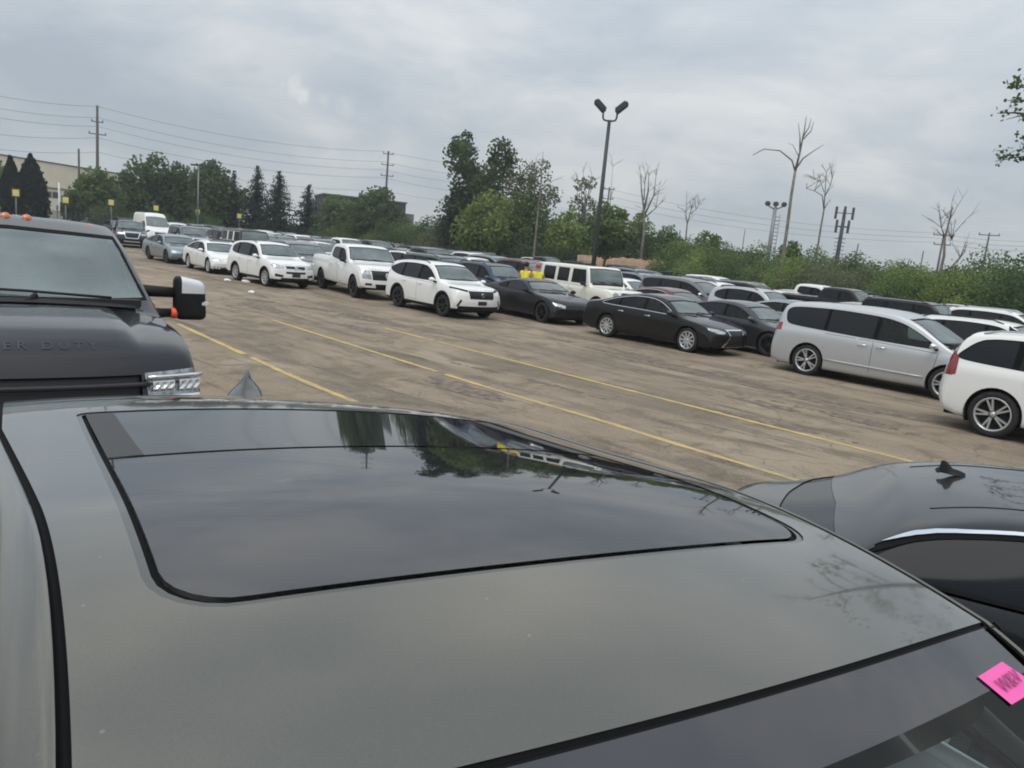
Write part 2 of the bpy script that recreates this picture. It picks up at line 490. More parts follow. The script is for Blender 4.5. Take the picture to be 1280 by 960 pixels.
        def mirror(poly): return [(-y, z) for (y, z) in poly][::-1]
        for (nm, poly, mt, ins, ring) in s.front:
            for pl in ((poly, mirror(poly)) if poly[0][0] != 0 and min(p[0] for p in poly) > 0 else (poly,)):
                if ring:
                    rg = reg(nm+'_surround', [chrome], -.006)
                    setg(cut_poly(bm, offset(pl, -ring), 'front', ff), rg)
                g = reg(nm, [mt], ins)
                setg(cut_poly(bm, pl, 'front', ff), g)
        rf = lambda c, n: c.x < s.xe0+.7 and n.x < -.06
        for (nm, poly, mt, ins, ring) in s.rear:
            for pl in ((poly, mirror(poly)) if min(p[0] for p in poly) > 0 else (poly,)):
                g = reg(nm, [mt], ins)
                setg(cut_poly(bm, pl, 'front', rf), g)
        for (nm, poly, mt, ins) in s.side:
            for sy in (1, -1):
                g = reg(nm, [mt], ins)
                setg(cut_poly(bm, poly, 'side', lambda c, n, sy=sy: c.y*sy > .4*hw and n.y*sy > .1), g)
        s.finish(bm)
        meshes = split_groups(bm, lay, nl, parts)
        bm.free()
        return meshes, P_
    def finish(s, bm): pass

dashm = simple('dash_plastic', (.018, .019, .02), .6); seatdark = simple('seat_leather', (.05, .05, .05), .6)
def wheel_meshes(r, w, rimr, style, n, mat):
    bm = bmesh.new()
    h = w/2
    add_lathe(bm, [(rimr-.01, h-.02), (rimr, h-.008), (rimr+.012, h-.003), (r-.05, h+.004), (r-.018, h-.012), (r, h-.04), (r+.002, 0), (r, -h+.04), (r-.018, -h+.012), (r-.05, -h), (rimr-.02, -h)], 36)
    tyre = bpy.data.meshes.new('tyre'); bm.to_mesh(tyre); bm.free(); tyre.materials.append(rubber)
    bm = bmesh.new()
    add_lathe(bm, [(rimr, h-.012), (rimr-.008, h-.004), (rimr-.026, h-.010), (rimr-.034, h-.035), (rimr-.036, h-.10)], 36, mat=0)
    add_lathe(bm, [(rimr-.03, h-.085), (.01, h-.085)], 36, mat=1)
    add_lathe(bm, [(.001, h-.012), (.032, h-.014), (.05, h-.03), (.055, h-.08)], 20, mat=0)
    for k in range(n):
        a = 2*pi*k/n
        arms = [(-.0, .055, .035)] if style == 'single' else [(-.17, .034, .028), (.17, .034, .028)]
        for (da, w0, w1) in arms:
            ux, uz = cos(a+da), sin(a+da); vx, vz = -uz, ux
            if style == 'double': cx, cz = cos(a+da*.35)*.03, sin(a+da*.35)*.03
            else: cx = cz = 0
            q = []
            for (rr, ww, yy) in ((.03, w0, h-.022), (rimr-.02, w1 if style != 'single' else w1*1.3, h-.014)):
                for sg in (-1, 1):
                    q.append((cx*(1-rr/rimr)+ux*rr+vx*ww/2*sg, yy, cz*(1-rr/rimr)+uz*rr+vz*ww/2*sg))
            vs = [bm.verts.new(p) for p in q]+[bm.verts.new((p[0], p[1]-.04, p[2])) for p in q]
            for f in ((0, 1, 3, 2), (0, 2, 6, 4), (1, 5, 7, 3), (2, 3, 7, 6)): bm.faces.new([vs[i] for i in f])
    bmesh.ops.recalc_face_normals(bm, faces=bm.faces)
    rim = bpy.data.meshes.new('rim'); bm.to_mesh(rim); bm.free(); rim.materials.append(mat); rim.materials.append(under)
    return tyre, rim

def new_obj(name, me, parent, loc=None, rz=0, sc=None):
    o = bpy.data.objects.new(name, me); C.objects.link(o)
    if parent: o.parent = parent
    if loc: o.location = loc
    o.rotation_euler.z = rz
    return o
def mesh_of(name, bm, mats, smooth=False):
    me = bpy.data.meshes.new(name); bmesh.ops.recalc_face_normals(bm, faces=bm.faces); bm.to_mesh(me); bm.free()
    for m in (mats if isinstance(mats, (list, tuple)) else [mats]): me.materials.append(m)
    if smooth: me.shade_smooth()
    return me
def make_car(kindname, s, loc, heading, label, cat, group=None):
    """build the car once; returns its top-level Empty"""
    root = thing(kindname, loc, heading, label, cat, group)
    meshes, regs = s.build()
    body = new_obj('body', meshes[0], root); body['paint'] = 1
    objs = {0: body}
    doors = []
    for g, name, par in regs:
        if g not in meshes: continue
        p = root
        if name in ('window_trim', 'screen_surround'): p = root
        o = new_obj(name, meshes[g], p); objs[g] = o
        if name in ('door', 'hood'): o['paint'] = 1
        if name == 'door': doors.append(o)
    hw = s.W/2
    # underside and wheel wells
    bm = bmesh.new()
    add_box(bm, (s.xe0+.25, -hw+.32, s.rock-.03), (s.xe1-.3, hw-.32, s.rock+.22))
    add_box(bm, (s.xr+s.tr+.12, -hw+.10, s.rock+.0), (s.xf-s.tr-.12, hw-.10, s.rock+.10))
    ar = s.tr+s.archgap+.004
    for xa in (s.xf, s.xr):
        for sy in (1, -1):
            prev = None; y0, y1 = sy*(hw-.012), sy*(hw-.36)
            cen = bm.verts.new((xa, y1, s.tr))
            for k in range(25):
                a = R(-28)+R(236)*k/24
                c = (xa+ar*cos(a), s.tr+.01+ar*sin(a))
                u = bm.verts.new((c[0], y0, c[1])); w_ = bm.verts.new((c[0], y1, c[1]))
                if prev: bm.faces.new((prev[0], u, w_, prev[1])); bm.faces.new((prev[1], w_, cen))
                prev = (u, w_)
    new_obj('underbody', mesh_of('underbody', bm, under), root)
    if s.interior and s.ws:
        hz_ = s.ft(0); xd = s.ws[0]; cab = s.section(0)[5][0]
        bm = bmesh.new(); add_box(bm, (xd-.62, -cab+.10, hz_-.95), (xd+.02, cab-.10, hz_-.56)); bmesh.ops.bevel(bm, geom=list(bm.edges), offset=.07, segments=2, affect='EDGES'); new_obj('dashboard', mesh_of('dashboard', bm, dashm), root)
        rows_ = [(xd-1.42, (-.37, .37), .25), (xd-2.32, (0.,), cab-.22)]
        for (xs_, ys_, hw_) in rows_:
            if xs_ < (s.rw[0]+.5 if s.rw else -9) and len(ys_) == 1: xs_ = s.rw[0]+.55
            if s.ft(xs_-.16) < hz_-.16: continue
            for yy in ys_:
                bm = bmesh.new(); prof = [(.05, hz_-1.10), (.50, hz_-1.06), (.52, hz_-.96), (.12, hz_-.94), (-.02, hz_-.62), (-.10, hz_-.38), (-.17, hz_-.38), (-.10, hz_-1.08)]
                a_ = [bm.verts.new((xs_+x, yy-hw_, z)) for x, z in prof]; b_ = [bm.verts.new((xs_+x, yy+hw_, z)) for x, z in prof]
                for k in range(8): bm.faces.new((a_[k], a_[(k+1) % 8], b_[(k+1) % 8], b_[k]))
                bm.faces.new(a_); bm.faces.new(b_[::-1]); bmesh.ops.bevel(bm, geom=list(bm.edges), offset=.04, segments=2, affect='EDGES')
                st = new_obj('seat', mesh_of('seat', bm, seatdark, True), root)
                if s.ft(xs_-.16) < hz_-.03: continue                       # no headroom under a sloping roof
                for y2 in ((yy,) if len(ys_) > 1 else (-.36, .36)):
                    bm = bmesh.new(); add_box(bm, (xs_-.20, y2-.13, hz_-.40), (xs_-.11, y2+.13, hz_-.22)); bmesh.ops.bevel(bm, geom=list(bm.edges), offset=.03, segments=2, affect='EDGES'); new_obj('headrest', mesh_of('headrest', bm, seatdark, True), st)
    ty, ri = wheel_meshes(s.tr, s.tw, s.rr, s.spokestyle, s.spokes, alloy if s.rim == 'alloy' else blackrim)
    for xa in (s.xf, s.xr):
        for sy in (1, -1):
            w = new_obj('wheel', None, root, (xa, sy*(hw-s.tw/2-.02), s.tr), 0 if sy > 0 else pi); w.empty_display_size = .1
            new_obj('tyre', ty, w); new_obj('rim', ri, w)
    # mirrors
    if s.mirrorpos:
        mx, mz = s.mirrorpos
        for sy in (1, -1):
            sec = s.section(mx); yb = sec[5][0]
            bm = bmesh.new()
            prof = [(-.055, .0, .0), (-.05, .085, .055), (-.01, .115, .078), (.05, .095, .062), (.085, .05, .03), (.095, .0, .0)]
            rings = []
            for (dx, ry, rz_) in prof:
                rings.append([bm.verts.new((mx+dx, sy*(yb+.13+ry*cos(t*2*pi/14)), mz+rz_*(1 if sin(t*2*pi/14) > 0 else .8)*sin(t*2*pi/14))) for t in range(14)])
            for i in range(len(rings)-1):
                for t in range(14): bm.faces.new((rings[i][t], rings[i][(t+1) % 14], rings[i+1][(t+1) % 14], rings[i+1][t]))
            mm = s.body_mat if s.mirrorcol == 'paint' else (chrome if s.mirrorcol == 'chrome' else plastic)
            o = new_obj('mirror', mesh_of('mirror', bm, mm, True), root)
            if s.mirrorcol == 'paint': o['paint'] = 1
            bm = bmesh.new(); add_tube(bm, [(mx+.03, sy*(yb-.03), mz-.07), (mx+.02, sy*(yb+.10), mz-.045)], [.035, .028], 8)
            new_obj('mirror_arm', mesh_of('mirror_arm', bm, plastic, True), o)
    for (hx, hz_) in s.handles:
        for sy in (1, -1):
            yb = max(p[0] for p in s.section(hx))-.006
            c = [q for q in chaikin(s.section(hx), 2) if abs(q[1]-hz_) < .06]
            if c: yb = c[0][0]
            bm = bmesh.new()
            add_tube(bm, [(hx-.10, sy*(yb-.005), hz_), (hx-.085, sy*(yb+.032), hz_), (hx+.085, sy*(yb+.032), hz_), (hx+.10, sy*(yb-.005), hz_)], .013, 6)
            par = root
            best = None
            for d in doors:
                xs = [v.co for v in d.data.vertices]
                if min(v.x for v in xs) < hx < max(v.x for v in xs) and xs[0].y*sy > 0: best = d
            o = new_obj('door_handle', mesh_of('door_handle', bm, chrome if s.handlechrome else s.body_mat, True), best or root)
            if not s.handlechrome: o['paint'] = 1
    if s.rails:
        for sy in (1, -1):
            pts = []
            for k in range(9):
                x = s.rails[0]+(s.rails[1]-s.rails[0])*k/8
                e = s.section(x)[9]; lift = .05*min(1, 4*min(k, 8-k)/4) if 0 < k < 8 else .0
                pts.append((x, sy*(e[0]-.035), e[1]+.012+lift))
            bm = bmesh.new(); add_tube(bm, pts, .015, 8); new_obj('roof_rail', mesh_of('roof_rail', bm, s.railmat, True), root)
    for (fn) in s.extras: fn(root, s)
    return root
def repaint(root, col):
    m = P(col) if isinstance(col, str) else col
    def go(o):
        if o.get('paint') and o.type == 'MESH':
            o.material_slots[0].link = 'OBJECT'; o.material_slots[0].material = m
        for ch in o.children: go(ch)
    go(root)
def wheelbar(o): pass
def joined(root, name):
    """one mesh of a whole car, for copies too far off to show their parts; slot 0 is the paint"""
    co, polys, mi, sm = [], [], [], []; mats = [None]; 
    root_inv = Matrix.Translation(root.location) @ Matrix.Rotation(root.rotation_euler.z, 4, 'Z')
    def go(o, M):
        M2 = M @ Matrix.Translation(o.location) @ Matrix.Rotation(o.rotation_euler.z, 4, 'Z')
        if o.type == 'MESH':
            me = o.data; base = len(co)
            co.extend([tuple(M2 @ v.co) for v in me.vertices])
            ms = []
            for k, m in enumerate(me.materials):
                if o.get('paint') and k == 0: ms.append(0)
                else:
                    if m not in mats: mats.append(m)
                    ms.append(mats.index(m))
            for p in me.polygons:
                polys.append([base+v for v in p.vertices]); mi.append(ms[min(p.material_index, len(ms)-1)] if ms else 0); sm.append(p.use_smooth)
        for ch in o.children: go(ch, M2)
    for ch in root.children: go(ch, Matrix())
    me = bpy.data.meshes.new(name); me.from_pydata(co, [], polys)
    me.materials.append(P('white'))
    for m in mats[1:]: me.materials.append(m)
    for k, p in enumerate(me.polygons): p.material_index = mi[k]; p.use_smooth = sm[k]
    return me

def C_(**k):
    d = dict(zbump=None, allclear=False, interior=True, scr_off=.022, chrome_dlo=False, archgap=.05, tw=.23, spokestyle='single', front=(), rear=(), side=(), handlechrome=False, extras=(), railmat=plastic, cladz=.10)
    d.update(k); return Car(**d)
# ------------------------------------------------------------------ the kinds of car on the lot
def emblem(z, r=.055, x_in=0.):
    def fn(root, s):
        bm = bmesh.new()
        x = s.warp(s.xe1, 0, z)+.006-x_in
        add_lathe(bm, [(.001, 0), (r*.55, .004), (r*.8, .0), (r, .008), (r*1.05, 0), (r*1.05, -.03)], 20, M=Matrix.Translation((x, 0, z)) @ Matrix.Rotation(-pi/2, 4, 'Z'))
        new_obj('emblem', mesh_of('emblem', bm, chrome, True), root)
    return fn
def wipers(root, s):
    bm = bmesh.new()
    x0 = s.ws[0]-.02
    for y0, y1 in ((.55, -.05), (-.10, -.62)):
        pts = []
        for k in range(6):
            t = k/5; x = x0-.07*t
            y = y0+(y1-y0)*t
            pts.append((x+.02, y, s.ft(x0)+.035+.025*t-abs(y)*.03))
        add_tube(bm, pts, .012, 5)
    new_obj('wiper', mesh_of('wiper', bm, plastic), root)
def finan(x):
    def fn(root, s):
        bm = bmesh.new(); z = s.ft(x)
        sec = [(0, .05, .012), (.3, .045, .02), (.6, .035, .04), (.85, .02, .07), (1., .006, .085)]
        rows = []
        for (t, w, h) in sec:
            xx = x+.11-.19*t
            rows.append([bm.verts.new((xx, -w, z-.02)), bm.verts.new((xx-.01, -w*.35, z+h*.7)), bm.verts.new((xx-.015, 0, z+h)), bm.verts.new((xx-.01, w*.35, z+h*.7)), bm.verts.new((xx, w, z-.02))])
        for a, b in zip(rows, rows[1:]):
            for k in range(4): bm.faces.new((a[k], b[k], b[k+1], a[k+1]))
        bm.faces.new(rows[-1]); bm.faces.new(rows[0])
        new_obj('antenna_fin', mesh_of('antenna_fin', bm, plastic, True), root)
    return fn
SPEC = {}
SPEC['sedan'] = lambda **k: C_(**{**dict(L=4.97, W=1.865, wb=2.87, axle=1.50, tr=.335, rr=.245, rock=.20, body_mat=P('black'), allclear=True,
    top=[(-2.485, .62), (-2.46, .86), (-2.40, 1.0), (-2.30, 1.05), (-1.85, 1.11), (-1.1, 1.31), (-.55, 1.415), (-.1, 1.445), (.3, 1.42), (.62, 1.32), (1.22, .985), (1.3, .96), (1.9, .87), (2.22, .79), (2.38, .725), (2.45, .67), (2.485, .58)],
    belt=[(-2.485, .5), (-2.35, .90), (-1.7, .985), (-.5, .955), (1.2, .90), (1.9, .78), (2.3, .66), (2.485, .48)],
    ws=(1.22, .52), rw=(-1.88, -.85), dlo=[(1.02, .945), (.47, 1.24), (.1, 1.325), (-.5, 1.325), (-1.1, 1.21), (-1.62, 1.045), (-1.58, 1.01), (-1.2, .995), (0, .975)],
    panes=[(-1.7, -1.0), (-.94, -.10), (-.04, 1.1)], doors=[[(.98, .34), (1.12, .60), (1.04, .89), (-.06, .945), (-.06, .32)], [(-.075, .945), (-.075, .32), (-.78, .32), (-1.08, .66), (-1.05, .955)]],
    front=[('grille', [(-.36, .70), (.36, .70), (.28, .56), (.50, .27), (-.50, .27), (-.28, .56)], grillem, .01, .03),
           ('headlight', [(.46, .665), (.62, .715), (.87, .755), (.89, .70), (.74, .62), (.52, .60)], lampmat, -.002, 0),
           ('fog_lamp_recess', [(.60, .44), (.66, .44), (.84, .50), (.86, .47), (.84, .34), (.60, .28)], plastic, .01, 0)],
    rear=[('tail_light', [(.45, .84), (.84, .90), (.88, .80), (.5, .76)], redlamp, -.002, 0)], mirrorpos=(.92, 1.0), chrome_dlo=True, handles=[(.12, .83), (-.86, .85)], handlechrome=True, spokes=10, extras=(wipers,)), **k})
SPEC['fastback'] = lambda **k: C_(**{**dict(L=4.88, W=1.86, wb=2.82, axle=1.50, tr=.335, rr=.24, rock=.20, body_mat=P('graphite'), rim='black', spokes=10,
    top=[(-2.44, .62), (-2.41, .92), (-2.35, 1.03), (-2.2, 1.08), (-1.6, 1.19), (-.9, 1.35), (-.3, 1.435), (0, 1.44), (.35, 1.40), (.62, 1.31), (1.25, .97), (1.32, .945), (1.9, .85), (2.22, .75), (2.36, .67), (2.44, .55)],
    belt=[(-2.44, .5), (-2.3, .92), (-1.6, .98), (-.5, .95), (1.2, .89), (1.9, .76), (2.3, .62), (2.44, .45)],
    ws=(1.25, .52), rw=(-1.95, -.75), dlo=[(1.02, .93), (.47, 1.23), (.1, 1.32), (-.5, 1.33), (-1.1, 1.23), (-1.75, 1.05), (-1.62, 1.0), (0, .965)],
    panes=[(-1.8, -1.02), (-.97, -.10), (-.04, 1.1)], doors=[[(.98, .34), (1.10, .60), (1.02, .88), (-.06, .94), (-.06, .32)], [(-.075, .94), (-.075, .32), (-.78, .32), (-1.06, .66), (-1.03, .95)]],
    front=[('grille', [(-.40, .62), (.40, .62), (.46, .50), (.34, .38), (-.34, .38), (-.46, .50)], grillem, .01, 0),
           ('headlight', [(.46, .645), (.86, .72), (.88, .665), (.54, .58)], lampmat, -.002, 0),
           ('lower_intake', [(-.62, .33), (.62, .33), (.58, .24), (-.58, .24)], plastic, .008, 0)],
    rear=[('tail_light', [(.40, .90), (.84, .94), (.88, .86), (.42, .83)], redlamp, -.002, 0)], mirrorpos=(.90, .99), handles=[(.12, .82), (-.86, .84)], extras=(wipers,)), **k})
SPEC['electric'] = lambda **k: SPEC['fastback'](**{**dict(L=4.69, W=1.85, wb=2.875, axle=1.50, body_mat=P('white'), rim='alloy', spokes=8,
    top=[(-2.345, .62), (-2.32, .96), (-2.22, 1.06), (-1.9, 1.12), (-1.1, 1.33), (-.4, 1.435), (0, 1.44), (.35, 1.40), (.6, 1.31), (1.32, .95), (1.42, .92), (1.9, .82), (2.15, .73), (2.28, .63), (2.345, .5)],
    belt=[(-2.345, .5), (-2.2, .93), (-1.6, .97), (-.5, .94), (1.25, .87), (1.9, .73), (2.2, .6), (2.345, .42)], ws=(1.32, .5), rw=(-1.85, -.7), glass_roof=(-.7, .42, .46),
    front=[('headlight', [(.44, .60), (.72, .70), (.86, .735), (.86, .68), (.66, .60)], lampmat, -.002, 0), ('lower_intake', [(-.60, .32), (.60, .32), (.55, .25), (-.55, .25)], plastic, .008, 0)]), **k})
SPEC['coupe'] = lambda **k: C_(**{**dict(L=4.79, W=1.915, wb=2.72, axle=1.52, tr=.345, rr=.255, rock=.19, body_mat=P('charcoal'), rim='black', spokes=5, spokestyle='double', tumble=.5,
    top=[(-2.395, .60), (-2.37, .92), (-2.28, 1.02), (-1.95, 1.05), (-1.2, 1.20), (-.6, 1.33), (-.15, 1.38), (.1, 1.365), (.35, 1.28), (.97, 1.01), (1.05, .99), (1.7, .91), (2.15, .80), (2.31, .71), (2.395, .55)],
    belt=[(-2.395, .5), (-2.2, .90), (-1.4, .97), (-.3, .92), (1, .90), (1.9, .77), (2.395, .45)],
    ws=(.97, .24), rw=(-1.75, -.55), dlo=[(.80, .955), (.35, 1.16), (0, 1.265), (-.5, 1.255), (-1.15, 1.07), (-1.05, 1.0), (-.3, .955)], panes=[(-.62, .9), (-1.2, -.68)],
    doors=[[(.86, .34), (.98, .6), (.9, .89), (-.58, .93), (-.6, .5), (-.5, .32)]],
    front=[('grille', [(-.50, .645), (.50, .645), (.45, .47), (-.45, .47)], grillem, .012, 0), ('headlight', [(.53, .645), (.70, .69), (.90, .73), (.88, .63), (.57, .56)], lampmat, -.002, 0),
           ('lower_intake', [(-.55, .39), (.55, .39), (.5, .26), (-.5, .26)], plastic, .008, 0), ('fog_lamp_recess', [(.64, .47), (.84, .50), (.82, .32), (.66, .28)], plastic, .01, 0)],
    rear=[('tail_light', [(.40, .88), (.80, .90), (.80, .76), (.42, .76)], redlamp, -.002, 0)], mirrorpos=(.72, 1.0), mirrorcol='black', handles=[(-.42, .84)], extras=(wipers,)), **k})
SPEC['crossover'] = lambda **k: C_(**{**dict(L=4.69, W=1.865, wb=2.70, axle=1.43, tr=.36, rr=.25, rock=.24, body_mat=P('white'), rim='black', spokes=5, tailplan=.32, spokestyle='double', tumble=.34, clad=.055, cladz=.10, zmid=.7, noseplan=.26, rails=(-1.7, .25),
    top=[(-2.345, .72), (-2.32, 1.05), (-2.2, 1.28), (-2.02, 1.54), (-1.85, 1.61), (-.9, 1.675), (-.1, 1.685), (.3, 1.655), (.55, 1.57), (1.22, 1.14), (1.30, 1.11), (2.0, 1.02), (2.22, .96), (2.30, .89), (2.345, .78)],
    belt=[(-2.345, .6), (-2.2, 1.06), (-1.0, 1.06), (1.2, 1.01), (2.0, .90), (2.345, .66)], nose_lean=[(.2, .08), (.55, 0), (.9, .03), (1.2, .10)],
    ws=(1.22, .42), rw=(-2.24, -1.95), dlo=[(1.02, 1.08), (.5, 1.42), (.15, 1.55), (-.6, 1.58), (-1.4, 1.54), (-1.95, 1.35), (-1.85, 1.22), (-1.3, 1.10), (0, 1.07)],
    panes=[(-2., -1.14), (-1.09, -.12), (-.06, 1.1)], doors=[[(1.0, .42), (1.12, .66), (1.04, 1.0), (-.08, 1.04), (-.08, .40)], [(-.095, 1.04), (-.095, .40), (-.72, .40), (-1.02, .75), (-1.02, 1.06)]],
    front=[('grille', [(-.50, .91), (.50, .91), (.46, .66), (-.46, .66)], grillem, .012, 0), ('headlight', [(.50, .925), (.88, 1.00), (.90, .945), (.52, .865)], glass, -.002, 0),
           ('lower_intake', [(-.82, .43), (.82, .43), (.8, .27), (-.8, .27)], plastic, .004, 0), ('fog_lamp_slit', [(.70, .60), (.75, .64), (.86, .43), (.80, .41)], plastic, .006, 0), ('number_plate', [(-.17, .60), (.17, .60), (.17, .48), (-.17, .48)], platem, -.012, 0)],
    rear=[('tail_light', [(.72, 1.45), (.84, 1.45), (.90, .95), (.62, .95)], redlamp, -.002, 0)], mirrorpos=(.95, 1.13), handles=[(.12, .95), (-.88, .97)], extras=(wipers, finan(-1.5), emblem(.79, .06, -.01))), **k})
SPEC['compact_suv'] = lambda **k: C_(**{**dict(L=4.43, W=1.81, wb=2.60, axle=1.345, tr=.35, rr=.26, rock=.26, body_mat=P('white'), rim='alloy', spokes=9, tumble=.30, clad=.04, cladz=.10, zmid=.7, rails=(-1.6, .15),
    top=[(-2.215, .72), (-2.19, 1.05), (-2.05, 1.38), (-1.88, 1.60), (-1.2, 1.68), (-.3, 1.705), (.2, 1.675), (.42, 1.60), (1.02, 1.17), (1.10, 1.14), (1.7, 1.06), (2.02, .97), (2.15, .88), (2.215, .74)],
    belt=[(-2.215, .6), (-2.05, 1.05), (-1.0, 1.07), (1.0, 1.02), (1.8, .92), (2.215, .62)],
    ws=(1.02, .34), rw=(-2.12, -1.9), dlo=[(.82, 1.10), (.4, 1.42), (.1, 1.55), (-.6, 1.60), (-1.3, 1.57), (-1.72, 1.42), (-1.72, 1.2), (-1.3, 1.12), (0, 1.08)],
    panes=[(-1.8, -1.2), (-1.14, -.14), (-.07, .9)], doors=[[(.82, .44), (.95, .7), (.88, 1.02), (-.10, 1.05), (-.10, .42)], [(-.115, 1.05), (-.115, .42), (-.68, .42), (-.98, .78), (-.98, 1.07)]],
    front=[('grille', [(-.42, .865), (.42, .865), (.38, .765), (-.38, .765)], grillem, .008, .02), ('headlight', [(.44, .86), (.80, .95), (.87, .88), (.82, .76), (.48, .755)], lampmat, -.002, 0),
           ('lower_intake', [(-.42, .66), (.42, .66), (.40, .58), (-.40, .58)], plastic, .004, 0), ('lower_grille', [(-.6, .42), (.6, .42), (.58, .30), (-.58, .30)], plastic, .004, 0), ('fog_lamp_recess', [(.50, .52), (.80, .57), (.80, .46), (.52, .44)], plastic, .006, 0), ('number_plate', [(-.17, .62), (.17, .62), (.17, .46), (-.17, .46)], platem, -.012, 0)],
    rear=[('tail_light', [(.60, 1.05), (.86, 1.08), (.88, .90), (.62, .88)], redlamp, -.002, 0)], mirrorpos=(.78, 1.14), handles=[(.1, .95), (-.84, .97)], extras=(wipers, emblem(.82, .075, -.012))), **k})
SPEC['large_suv'] = lambda **k: C_(**{**dict(tailplan=.30, tail_lean=[(.2, .14), (.6, 0), (1.2, .05)], L=4.95, W=1.96, wb=2.98, axle=1.60, tr=.385, rr=.285, rock=.25, body_mat=P('white'), rim='alloy', spokes=5, spokestyle='double', tumble=.27, zmid=.7, noseplan=.24, rails=(-1.8, .25), railmat=alloy, taper=.02,
    top=[(-2.475, .75), (-2.45, 1.10), (-2.34, 1.36), (-2.12, 1.62), (-1.95, 1.70), (-.8, 1.77), (-.2, 1.775), (.2, 1.74), (.5, 1.63), (1.28, 1.21), (1.36, 1.18), (2.1, 1.09), (2.33, 1.0), (2.43, .90), (2.475, .77)],
    belt=[(-2.475, .6), (-2.3, 1.12), (-1.0, 1.12), (1.2, 1.07), (2.1, .95), (2.475, .65)],
    ws=(1.28, .40), rw=(-2.36, -2.05), dlo=[(1.08, 1.14), (.55, 1.48), (.2, 1.60), (-.6, 1.645), (-1.5, 1.62), (-1.82, 1.56), (-2.12, 1.26), (-2.02, 1.20), (-1.5, 1.17), (0, 1.13)],
    panes=[(-2.2, -1.22), (-1.16, -.14), (-.08, 1.2)], doors=[[(1.1, .42), (1.24, .7), (1.14, 1.06), (-.10, 1.10), (-.10, .40)], [(-.115, 1.10), (-.115, .40), (-.75, .40), (-1.04, .78), (-1.06, 1.12)]],
    front=[('grille', [(-.44, .93), (.44, .93), (.38, .62), (-.38, .62)], grillem, .012, .03), ('headlight', [(.50, .94), (.90, .98), (.92, .88), (.52, .82)], lampmat, -.002, 0), ('lower_intake', [(-.7, .45), (.7, .45), (.66, .33), (-.66, .33)], plastic, .006, 0)],
    rear=[('tail_light', [(.66, 1.32), (.80, 1.45), (.95, 1.12), (.99, .92), (.70, .90), (.80, 1.10)], redlamp, -.004, 0)], mirrorpos=(1.0, 1.2), handles=[(.12, .99), (-.9, 1.01)], extras=(wipers, finan(-1.6))), **k})
SPEC['boxy_suv'] = lambda **k: SPEC['large_suv'](**{**dict(L=4.9, W=1.94, tumble=.2, rim='black', body_mat=P('graphite'), clad=.05, rails=(-2.0, .4), railmat=plastic, tr=.375, rr=.26,
    top=[(-2.45, .8), (-2.43, 1.2), (-2.36, 1.5), (-2.25, 1.70), (-2.1, 1.76), (-.8, 1.80), (.2, 1.79), (.52, 1.73), (1.14, 1.22), (1.22, 1.19), (2.0, 1.12), (2.28, 1.06), (2.40, .96), (2.45, .82)],
    ws=(1.14, .5), rw=(-2.42, -2.2), dlo=[(.98, 1.16), (.6, 1.50), (.4, 1.64), (-1.5, 1.67), (-2.12, 1.63), (-2.16, 1.24), (0, 1.15)],
    front=[('grille', [(-.46, 1.0), (.46, 1.0), (.34, .68), (-.34, .68)], grillem, .012, .06), ('headlight', [(.54, .98), (.90, 1.0), (.91, .84), (.56, .84)], lampmat, -.002, 0), ('lower_intake', [(-.8, .58), (.8, .58), (.76, .34), (-.76, .34)], plastic, .006, 0), ('skid_plate', [(-.5, .46), (.5, .46), (.46, .38), (-.46, .38)], alloy, -.005, 0)],
    rear=[('tail_light', [(.72, 1.2), (.92, 1.2), (.95, .95), (.74, .95)], redlamp, -.004, 0)], extras=(wipers,)), **k})
SPEC['minivan'] = lambda **k: C_(**{**dict(L=5.18, W=2.02, wb=3.09, axle=1.62, tr=.365, rr=.275, rock=.20, body_mat=P('silver'), rim='alloy', spokes=5, spokestyle='double', tumble=.30, noseplan=.30, tailplan=.2,
    top=[(-2.59, .68), (-2.56, 1.08), (-2.47, 1.40), (-2.30, 1.66), (-2.1, 1.72), (-1.4, 1.77), (-.5, 1.785), (.2, 1.755), (.65, 1.64), (1.62, 1.12), (1.72, 1.08), (2.15, .98), (2.42, .86), (2.54, .75), (2.59, .62)],
    belt=[(-2.59, .55), (-2.4, 1.05), (-1.5, 1.07), (.5, 1.02), (1.6, .97), (2.3, .80), (2.59, .5)],
    ws=(1.62, .56), rw=(-2.5, -2.2), dlo=[(1.42, 1.05), (1.0, 1.30), (.55, 1.51), (.1, 1.60), (-1.0, 1.645), (-2.05, 1.60), (-2.2, 1.48), (-2.12, 1.20), (-1.9, 1.15), (-.5, 1.09), (.6, 1.06)],
    panes=[(-2.3, -1.16), (-1.12, -.02), (.04, 1.5)], doors=[[(1.2, .34), (1.32, .62), (1.36, .98), (.02, 1.04), (.02, .32)], [(.005, 1.04), (.005, .32), (-.85, .32), (-1.10, .70), (-1.12, 1.06)]],
    front=[('grille', [(-.45, .72), (.45, .72), (.40, .60), (-.40, .60)], grillem, .01, .02), ('headlight', [(.48, .74), (.92, .84), (.94, .74), (.54, .64)], lampmat, -.002, 0), ('lower_intake', [(-.7, .42), (.7, .42), (.66, .28), (-.66, .28)], plastic, .006, 0)],
    rear=[('tail_light', [(.62, 1.12), (1.0, 1.20), (1.01, 1.0), (.64, .96)], redlamp, -.004, 0)], mirrorpos=(1.28, 1.13), mirrorcol='chrome', handles=[(.20, .93), (-.22, .93)], handlechrome=True, extras=(wipers, lambda root, s: side_strip(root, s))), **k})
